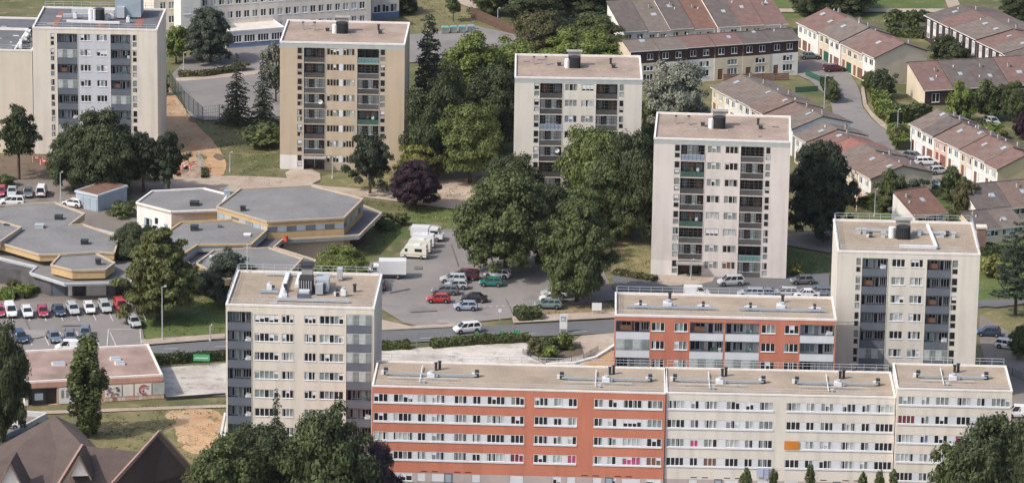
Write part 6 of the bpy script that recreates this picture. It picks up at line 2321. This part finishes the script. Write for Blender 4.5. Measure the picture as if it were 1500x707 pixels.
lorry(567, 408, 182, 6.0, 2.9, 1.7, 'white box lorry behind the nearest tower at the edge of the car park')
lorry(626, 353, -8, 5.2, 2.2, 2.3, 'white box van parked beyond the camper vans', 'box_van', 'van')

# ------------------------------------------------------------------ street furniture


def lamp(px, base, top, label, arm=1.0, name='street_lamp', double=False):
    P = G(px, base)
    Hh = height_at(P, top)
    e = empty(name, (P.x, P.y, 0), 0, label, 'street lamp', 'street lamps')
    mb = MB(); mb.cyl((0, 0), .11, 0, Hh - .1, GALV, 8, .06); mb.cyl((0, 0), .16, 0, .5, LGREY, 8); mb.build('pole', e)
    for s_ in ((-1, 1) if double else (1,)):
        mb = MB(); mb.bar((0, 0, Hh - .12), (arm * .6 * s_, 0, Hh), .06, GALV); mb.build('arm', e)
        mb = MB(); mb.box(min(arm * .5 * s_, arm * 1.1 * s_), max(arm * .5 * s_, arm * 1.1 * s_), -.16, .16, Hh - .04, Hh + .10, LGREY); mb.box(min(arm * .55 * s_, arm * 1.0 * s_), max(arm * .55 * s_, arm * 1.0 * s_), -.12, .12, Hh - .09, Hh - .04, SKYL); mb.build('lamp_head', e)
    return e


lamp(238, 500, 419, 'tall lamp post in front of the yellowish green tree', .6)
lamp(1207, 168, 111, 'lamp post on the estate street above the stepping terrace', .5)
lamp(1012, 411, 380, 'short lamp post at the entrance of the pinkish tower', .4)
lamp(487, 262, 230, 'lamp post beside the entrance path of the ochre tower', .4)
lamp(337, 252, 223, 'lamp post on the grass slope below the spruces', .4)
lamp(89, 300, 252, 'lamp post on the bare ground behind the parked cars', .4)
lamp(1314, 206, 160, 'lamp post by the street bend near the clipped hedges', .4)
lamp(1281, 318, 277, 'lamp post in front of the row right of the pinkish tower', .4)
lamp(269, 104, 77, 'lamp post at the planted bed of the schoolyard', .4)
lamp(729, 40, 12, 'lamp post at the brown fence by the dry lawn', .4)
lamp(1334, 232, 190, 'lamp post beside the dark car at the white terrace', .4)
lamp(308, 500, 476, 'short signpost like lamp on the lawn edge left of the nearest tower', .25)


def board(px, base, top, w, h, post, label, name, cat, mm=WHITE, posts=2, group=None):
    P = G(px, base)
    Hh = height_at(P, top)
    e = empty(name, (P.x, P.y, 0), 0, label, cat, group)
    for x in ((-w * .42, w * .42) if posts == 2 else (0,)):
        mb = MB(); mb.box(x - post / 2, x + post / 2, -post / 2, post / 2, 0, Hh - h * .2, GALV); mb.build('post', e)
    mb = MB(); mb.box(-w / 2, w / 2, -.14, -.06, Hh - h, Hh, mm); mb.build('board', e)
    return e, Hh


e, Hh = board(825, 488, 459, 1.15, 2.4, .16, 'tall white two legged advertising panel beside the planter', 'advertising_panel', 'sign')
mb = MB(); mb.box(-.4, .4, -.16, -.14, Hh - 1.2, Hh - .4, lb_ := BLUEM); mb.box(-.25, .1, -.165, -.16, Hh - 1.0, Hh - .7, WHITE); mb.build('poster', e)
board(874, 462, 443, 1.5, 1.2, .08, 'small white notice board on posts under the right dense tree', 'notice_board', 'sign')
board(732, 470, 452, .5, .5, .06, 'tiny sign on a post at the car park entrance', 'road_sign', 'sign', posts=1)
# goal shaped height barrier beside the road
P = G(610, 511); P2 = G(648, 509)
e = empty('height_barrier', (P.x, P.y, 0), math.atan2((P2 - P).y, (P2 - P).x), 'grey goal shaped metal frame beside the road', 'barrier')
w_ = (P2 - P).length
for x in (0, w_):
    mb = MB(); mb.box(x - .09, x + .09, -.09, .09, 0, 2.4, CURTG); mb.build('post', e)
mb = MB(); mb.box(-.09, w_ + .09, -.08, .08, 2.4, 2.58, CURTG); mb.build('crossbar', e)
# bright green mats on the hedges
for i, (x, y, w_, lb_) in enumerate(((296, 535, 2.4, 'bright green banner on the hedge by the pale apron'), (698, 499, .6, 'green cover on the hedge below the white driving car'), (735, 497, .5, 'green cover on the hedge left of the planter'), (757, 496, .8, 'green cover on the hedge nearest the planter'))):
    P = G(x, y)
    mb = MB(); mb.box(-w_ / 2, w_ / 2, -.05, .05, .0, 1.0, GREENP); mb.box(-w_ / 2 + .2, w_ / 2 - .2, -.06, -.05, .35, .6, LGREY) if i == 0 else None
    mb.box(-w_ / 2 - .04, -w_ / 2, -.05, .05, -1.0, 1.04, DARKM); mb.box(w_ / 2, w_ / 2 + .04, -.05, .05, -1.0, 1.04, DARKM)
    put('green_banner', mb.mesh('green_banner'), None, (P.x, P.y - (.9 if i == 0 else -.2), 1.0 if i == 0 else .35), 0, lb_, 'banner')


def fence(px, h, m, label, step=2.5, name='mesh_fence', slats=0, panel=None, t=.06, z0=0.0, cat='fence'):
    P = [G(*q) for q in px]
    o_ = P[0]
    e = empty(name, (o_.x, o_.y, z0), 0, label, cat)
    me_p = MB(); me_p.box(-t / 2, t / 2, -t / 2, t / 2, 0, h + .05, m)
    mp_ = me_p.mesh('post')
    for a_, b_ in zip(P[:-1], P[1:]):
        d = b_ - a_
        n = max(1, int(d.length / step))
        ang = math.atan2(d.y, d.x)
        for k in range(n):
            q = a_.lerp(b_, k / n) - o_
            put('post', mp_, e, (q.x, q.y, 0), ang)
            L_ = d.length / n
            f = MB()
            if slats:
                for s_ in range(slats):
                    zz = .08 + s_ * (h - .1) / slats
                    f.box(t / 2, L_ - t / 2, -.02, .02, zz, zz + (h - .1) / slats * .86, panel or m)
            else:
                for s_ in range(int(L_ / .35)):
                    x = t + s_ * .35
                    f.box(x, x + .025, -.012, .012, .05, h, panel or m)
                for s_ in range(6):
                    f.box(t / 2, L_ - t / 2, -.013, .013, .1 + s_ * (h - .15) / 5, .125 + s_ * (h - .15) / 5, panel or m)
            ob = f.build('fence_panel', e)
            ob.location = (q.x, q.y, 0)
            ob.rotation_euler = (0, 0, ang)
    q = P[-1] - o_
    put('post', mp_, e, (q.x, q.y, 0), 0)
    return e


fence([(248, 128), (270, 158), (297, 182), (345, 176)], 3.2, mat('dark_green_wire', (.07, .10, .085)), 'tall dark wire fence around the schoolyard court', 2.6, t=.09)
fence([(690, 26), (735, 45), (790, 66)], 2.2, WOODB, 'brown board fence between the dry lawn and the trees', 2.4, name='board_fence', slats=7)
fence([(1180, 112), (1212, 126)], 1.3, GREENC, 'green netted garden fence at the head of the estate street', 2.0, name='garden_fence', panel=GREEND, slats=4)
fence([(1165, 136), (1198, 134)], 1.1, GREENC, 'green netted garden fence across the little lawn', 2.0, name='garden_fence', panel=GREEND, slats=4)
fence([(1060, 120), (1155, 118)], 1.5, SLATEC, 'dark red brown garden screen in front of the clad terrace', 2.2, name='garden_fence', panel=ROOFX, slats=5)
fence([(1465, 545), (1500, 560)], 1.4, DARKM, 'dark railing beside the drive at the right edge', 2.0)
fence([(766, 520), (800, 536), (855, 528), (876, 515)], 1.0, DARKM, 'low dark railing around the planter', 1.8)
# walls
mb = MB()
pts = [G(x, y) for x, y in ((800, 537), (842, 535), (872, 527), (890, 516), (904, 506))]
for a_, b_ in zip(pts[:-1], pts[1:]):
    mb.bar(a_ + Vector((0, 0, .35)), b_ + Vector((0, 0, .35)), .45, HWHITE)
put('kerb_wall', mb.mesh('kerb_wall'), None, label='low curved white wall left of the terracotta block', category='wall')
mb = MB()
pts = [G(x, y) for x, y in ((-40, 603), (0, 607), (68, 614), (20, 640), (-20, 660))]
for a_, b_ in zip(pts[:-1], pts[1:]):
    d = (b_ - a_).normalized(); n_ = Vector((-d.y, d.x, 0)) * .1
    mb.prism([tuple((a_ - n_)[:2]), tuple((b_ - n_)[:2]), tuple((b_ + n_)[:2]), tuple((a_ + n_)[:2])], 0, 1.0, LGREY, top=WHITEW)
put('parking_wall', mb.mesh('parking_wall'), None, label='pale low wall around the small deck at the lower left', category='wall')
car(10, 628, 178, 'saloon', 'white', 'white car on the small deck at the lower left', 'parked cars')
mb = MB()
a_, b_ = G(243, 586), G(330, 580)
d = (b_ - a_).normalized(); n_ = Vector((-d.y, d.x, 0)) * .12
mb.prism([tuple((a_ - n_)[:2]), tuple((b_ - n_)[:2]), tuple((b_ + n_)[:2]), tuple((a_ + n_)[:2])], 0, .5, DARKM)
put('apron_wall', mb.mesh('apron_wall'), None, label='low dark wall below the pale apron left of the nearest tower', category='wall')
# chimney like shaft behind the slate balconied tower
P = G(1436, 372); Hh = height_at(P, 333)
mb = MB(); mb.box(-.7, .7, -.7, .7, 0, Hh, mat('brown_brick_shaft', (.20, .13, .11), var=.2)); mb.box(-.85, .85, -.85, .85, Hh, Hh + .3, CREAM_W)
put('brick_shaft', mb.mesh('brick_shaft'), None, (P.x, P.y, 0), 0, 'square brick shaft right behind the slate balconied tower', 'shaft')
# containers with turquoise lids
for i, (x, lb_) in enumerate(((652, 'leftmost grey container with turquoise lid on the top parking'), (664, 'second turquoise lidded container on the top parking'), (677, 'third turquoise lidded container on the top parking'), (690, 'rightmost grey container on the top parking'))):
    P = G(x, 50 - i * .6)
    e = empty('recycling_container', (P.x, P.y, .2), .1, lb_, 'container', 'recycling containers')
    mb = MB(); mb.box(-.65, .65, -.5, .5, .1, 1.1, CURTG); mb.box(-.65, -.5, -.5, .5, 0, .1, DARKM); mb.box(.5, .65, -.5, .5, 0, .1, DARKM); mb.build('container_body', e)
    mb = MB(); mb.box(-.7, .7, -.55, .55, 1.1, 1.22, TURQ if i < 3 else BLUEM); mb.box(-.6, .6, -.4, .4, 1.22, 1.34, TURQ if i < 3 else BLUEM); mb.build('lid', e)
# garden chairs
for i, (x, y, lb_) in enumerate(((765, 26, 'left white garden seat under the top trees'), (774, 25, 'right white garden seat under the top trees'))):
    P = G(x, y)
    mb = MB(); mb.box(-.4, .4, -.4, .4, .35, .45, WHITE); mb.box(-.4, .4, .35, .42, .45, 1.1, WHITE)
    for a_ in (-.35, .35):
        for b_ in (-.35, .35):
            mb.box(a_ - .04, a_ + .04, b_ - .04, b_ + .04, 0, .35, WHITE)
    put('garden_chair', mb.mesh('garden_chair'), None, (P.x, P.y, 0), i * .5, lb_, 'garden chair')
# works barriers among the pines
for i, (x, y, dg, lb_) in enumerate(((262, 240, 20, 'red works barrier, uppermost on the orange earth'), (272, 250, -30, 'red works barrier beside the path on the earth slope'), (281, 246, 60, 'red works barrier, rightmost by the path'), (258, 256, 5, 'red works barrier, lowest near the pines'), (55, 238, 10, 'red works barrier behind the airy left tree'), (66, 243, -15, 'second red works barrier behind the left trees'))):
    P = G(x, y)
    e = empty('works_barrier', (P.x, P.y, 0), math.radians(dg), lb_, 'barrier', 'works barriers')
    mb = MB(); mb.box(-1, 1, -.03, .03, .75, 1.0, REDP); mb.box(-1, 1, -.03, .03, .4, .6, REDP); mb.box(-.4, .1, -.035, .035, .76, .99, WHITE); mb.build('rail', e)
    for s_ in (-.85, .85):
        mb = MB(); mb.box(s_ - .05, s_ + .05, -.3, .3, 0, .08, REDP); mb.box(s_ - .04, s_ + .04, -.04, .04, .08, 1.05, WHITE); mb.build('leg', e)
e = fence([(268, 262), (284, 262), (298, 248), (290, 238), (272, 238)], 1.9, GALV, 'grey temporary site fence around rubble on the earth slope', 2.4, name='site_fence', t=.05)
mb = MB()
P0 = G(283, 252)
for k in range(40):
    x, y, s_ = R.uniform(-2.6, 2.6), R.uniform(-5, 5), R.uniform(.12, .4)
    mb.box(x, x + s_, y, y + s_, 0, s_ * .6, R.choice((CONC, CURTG, LGREY, REDP)))
put('rubble', mb.mesh('rubble'), None, (P0.x, P0.y, .01), 0, 'scattered grey rubble inside the temporary site fence', 'rubble', kind='stuff')
# rough planks by the nearest tower
for i, (x, dx, lb_) in enumerate(((322, -2, 'left leaning pale board at the left foot of the nearest tower'), (327, 0, 'right leaning pale board at the left foot of the nearest tower'))):
    P = G(x, 648)
    mb = MB(); mb.bar((0, 0, 0), (.6, 2.2, 3.6), .3, LGREY)
    put('leaning_board', mb.mesh('leaning_board'), None, (P.x, P.y, .1), 0, lb_, 'board')


# ------------------------------------------------------------------ people walking on the sandy path
def person(px, py, rz, label, top_m, leg_m, ph=1.0):
    P = G(px, py)
    e = empty('person', (P.x, P.y, .02), rz, label, 'person', 'walkers')
    me = bpy.data.meshes.new('body')
    st = .22 * ph
    vs = [(0, 0, .95), (0, 0, 1.15), (0, 0, 1.38), (0, .02, 1.50), (0, .03, 1.60), (0, .03, 1.70),          # 0-5
          (.09, 0, .90), (.10, st * .5, .50), (.10, st * .6 - .06, .08), (.10, st * .6 + .10, .04),           # 6-9
          (-.09, 0, .90), (-.10, -st * .2, .50), (-.10, -st * .9 - .06, .10), (-.10, -st * .9 + .08, .04),    # 10-13
          (.19, 0, 1.38), (.23, -.06, 1.10), (.22, .04, .86), (.22, .07, .78),                               # 14-17
          (-.19, 0, 1.38), (-.23, .05, 1.10), (-.22, .16, .88), (-.22, .19, .80)]                            # 18-21
    es = [(0, 1), (1, 2), (2, 3), (3, 4), (4, 5), (0, 6), (6, 7), (7, 8), (8, 9), (0, 10), (10, 11), (11, 12), (12, 13), (2, 14), (14, 15), (15, 16), (16, 17), (2, 18), (18, 19), (19, 20), (20, 21)]
    me.from_pydata(vs, es, [])
    rad = [.15, .14, .15, .055, .09, .08, .10, .065, .045, .04, .10, .065, .045, .04, .06, .045, .035, .035, .06, .045, .035, .035]
    ob = put('body', me, e)
    me.materials.append(top_m)
    sk = ob.modifiers.new('skin', 'SKIN')
    for i, r_ in enumerate(rad):
        me.skin_vertices[0].data[i].radius = (r_, r_ * .85)
    me.skin_vertices[0].data[0].use_root = True
    ss = ob.modifiers.new('sub', 'SUBSURF')
    ss.levels = ss.render_levels = 1
    # trousers, hair and face over the body
    mb = MB()
    for s_, y1, y2 in ((1, st * .5, st * .6), (-1, -st * .2, -st * .9)):
        mb.bar((.09 * s_, 0, .95), (.10 * s_, y1, .50), .20, leg_m)
        mb.bar((.10 * s_, y1, .52), (.10 * s_, y2 - .05, .10), .14, leg_m)
    mb.build('trousers', e)
    mb = MB(); mb.cyl((0, .03), .085, 1.55, 1.70, mat('skin', (.45, .27, .19)), 10, .09); mb.build('face', e)
    mb = MB(); mb.cyl((0, .015), .105, 1.63, 1.78, DARKM, 10, .06); mb.build('hair', e)


for args in ((560, 281, 1.4, 'left of two walkers on the sandy path, dark top', DARKM, SLATE), (567, 281, 1.5, 'right of two walkers on the sandy path, brown top', BROWNC, DARKM)):
    person(*args)


# ------------------------------------------------------------------ rough grass and weeds
def inpoly(x, y, p):
    c = False
    j = len(p) - 1
    for i in range(len(p)):
        if (p[i][1] > y) != (p[j][1] > y) and x < (p[j][0] - p[i][0]) * (y - p[i][1]) / (p[j][1] - p[i][1]) + p[i][0]:
            c = not c
        j = i
    return c


def tufts(px, n, colr, label_name, size=.13, h=.14):
    colr = tuple(v * 1.15 for v in colr)
    n = int(n * .8)
    xs = [p[0] for p in px]
    ys = [p[1] for p in px]
    pts = []
    while len(pts) < n:
        cx_, cy_ = R.uniform(min(xs), max(xs)), R.uniform(min(ys), max(ys))
        for _ in range(R.randrange(4, 22)):
            x, y = cx_ + R.gauss(0, 4), cy_ + R.gauss(0, 1.4)
            if inpoly(x, y, px):
                g = G(x, y)
                pts.append((g.x, g.y, R.uniform(.03, h)))
    P = np.array(pts)
    V = leaves(P, np.tile(np.array([[0, -.3, .8]]), (len(P), 1)), np.full(len(P), size), 1.0)
    o = put(label_name, quads_mesh(label_name, V, LEAF), None, kind='stuff', label='tufts of rough grass and weeds on the open ground', category='grass')
    o.color = (*colr, 1)


tufts([(125, 600), (330, 588), (335, 600), (250, 602), (262, 665), (330, 668), (300, 690), (125, 680)], 2600, (.15, .15, .065), 'rough_grass')
tufts([(280, 172), (410, 200), (445, 270), (350, 272), (325, 225)], 2600, (.12, .13, .055), 'rough_grass')
tufts([(236, 128), (262, 140), (290, 190), (330, 225), (335, 262), (275, 262), (232, 250)], 380, (.12, .13, .055), 'rough_grass')
tufts([(250, 596), (330, 597), (325, 640), (300, 668), (262, 660), (250, 625)], 420, (.14, .14, .06), 'rough_grass')
tufts([(530, 385), (585, 300), (700, 305), (690, 340), (600, 334), (556, 372)], 2200, (.13, .15, .055), 'rough_grass')
tufts([(200, 430), (330, 420), (330, 492), (205, 500), (196, 470)], 1800, (.12, .14, .05), 'rough_grass')
tufts([(870, 345), (960, 355), (965, 420), (890, 425), (860, 400)], 1600, (.17, .16, .075), 'rough_grass')
tufts([(575, -20), (700, -10), (700, 30), (640, 45), (590, 40)], 1800, (.17, .165, .08), 'rough_grass')
tufts([(480, 284), (560, 295), (590, 303), (540, 303)], 300, (.15, .15, .07), 'rough_grass')
tufts([(1150, 350), (1210, 350), (1215, 400), (1150, 405)], 800, (.12, .14, .05), 'rough_grass')
tufts([(800, 443), (900, 440), (900, 466), (760, 468)], 500, (.15, .14, .07), 'rough_grass')
tufts([(560, 512), (770, 502), (770, 508), (560, 520)], 300, (.13, .14, .06), 'rough_grass')
tufts([(640, 245), (760, 255), (760, 320), (640, 300)], 700, (.12, .12, .055), 'rough_grass')


# ------------------------------------------------------------------ thin summer haze
mb = MB(); mb.box(-3000, 3000, -200, 5000, -1.0, 230.0, MATS['concrete'])
hz = mb.mesh('haze')
hm_ = bpy.data.materials.new('haze_air')
hm_.use_nodes = True
hm_.node_tree.nodes.clear()
_pv = hm_.node_tree.nodes.new('ShaderNodeVolumePrincipled')
_pv.inputs['Color'].default_value = (.92, .92, .94, 1)
_pv.inputs['Density'].default_value = 0.00002
_pv.inputs['Anisotropy'].default_value = 0.2
_ho = hm_.node_tree.nodes.new('ShaderNodeOutputMaterial')
hm_.node_tree.links.new(_pv.outputs[0], _ho.inputs['Volume'])
hz.materials.clear()
hz.materials.append(hm_)
put('haze', hz, None, kind='stuff', label='thin pale summer haze filling the air over the estate', category='haze')
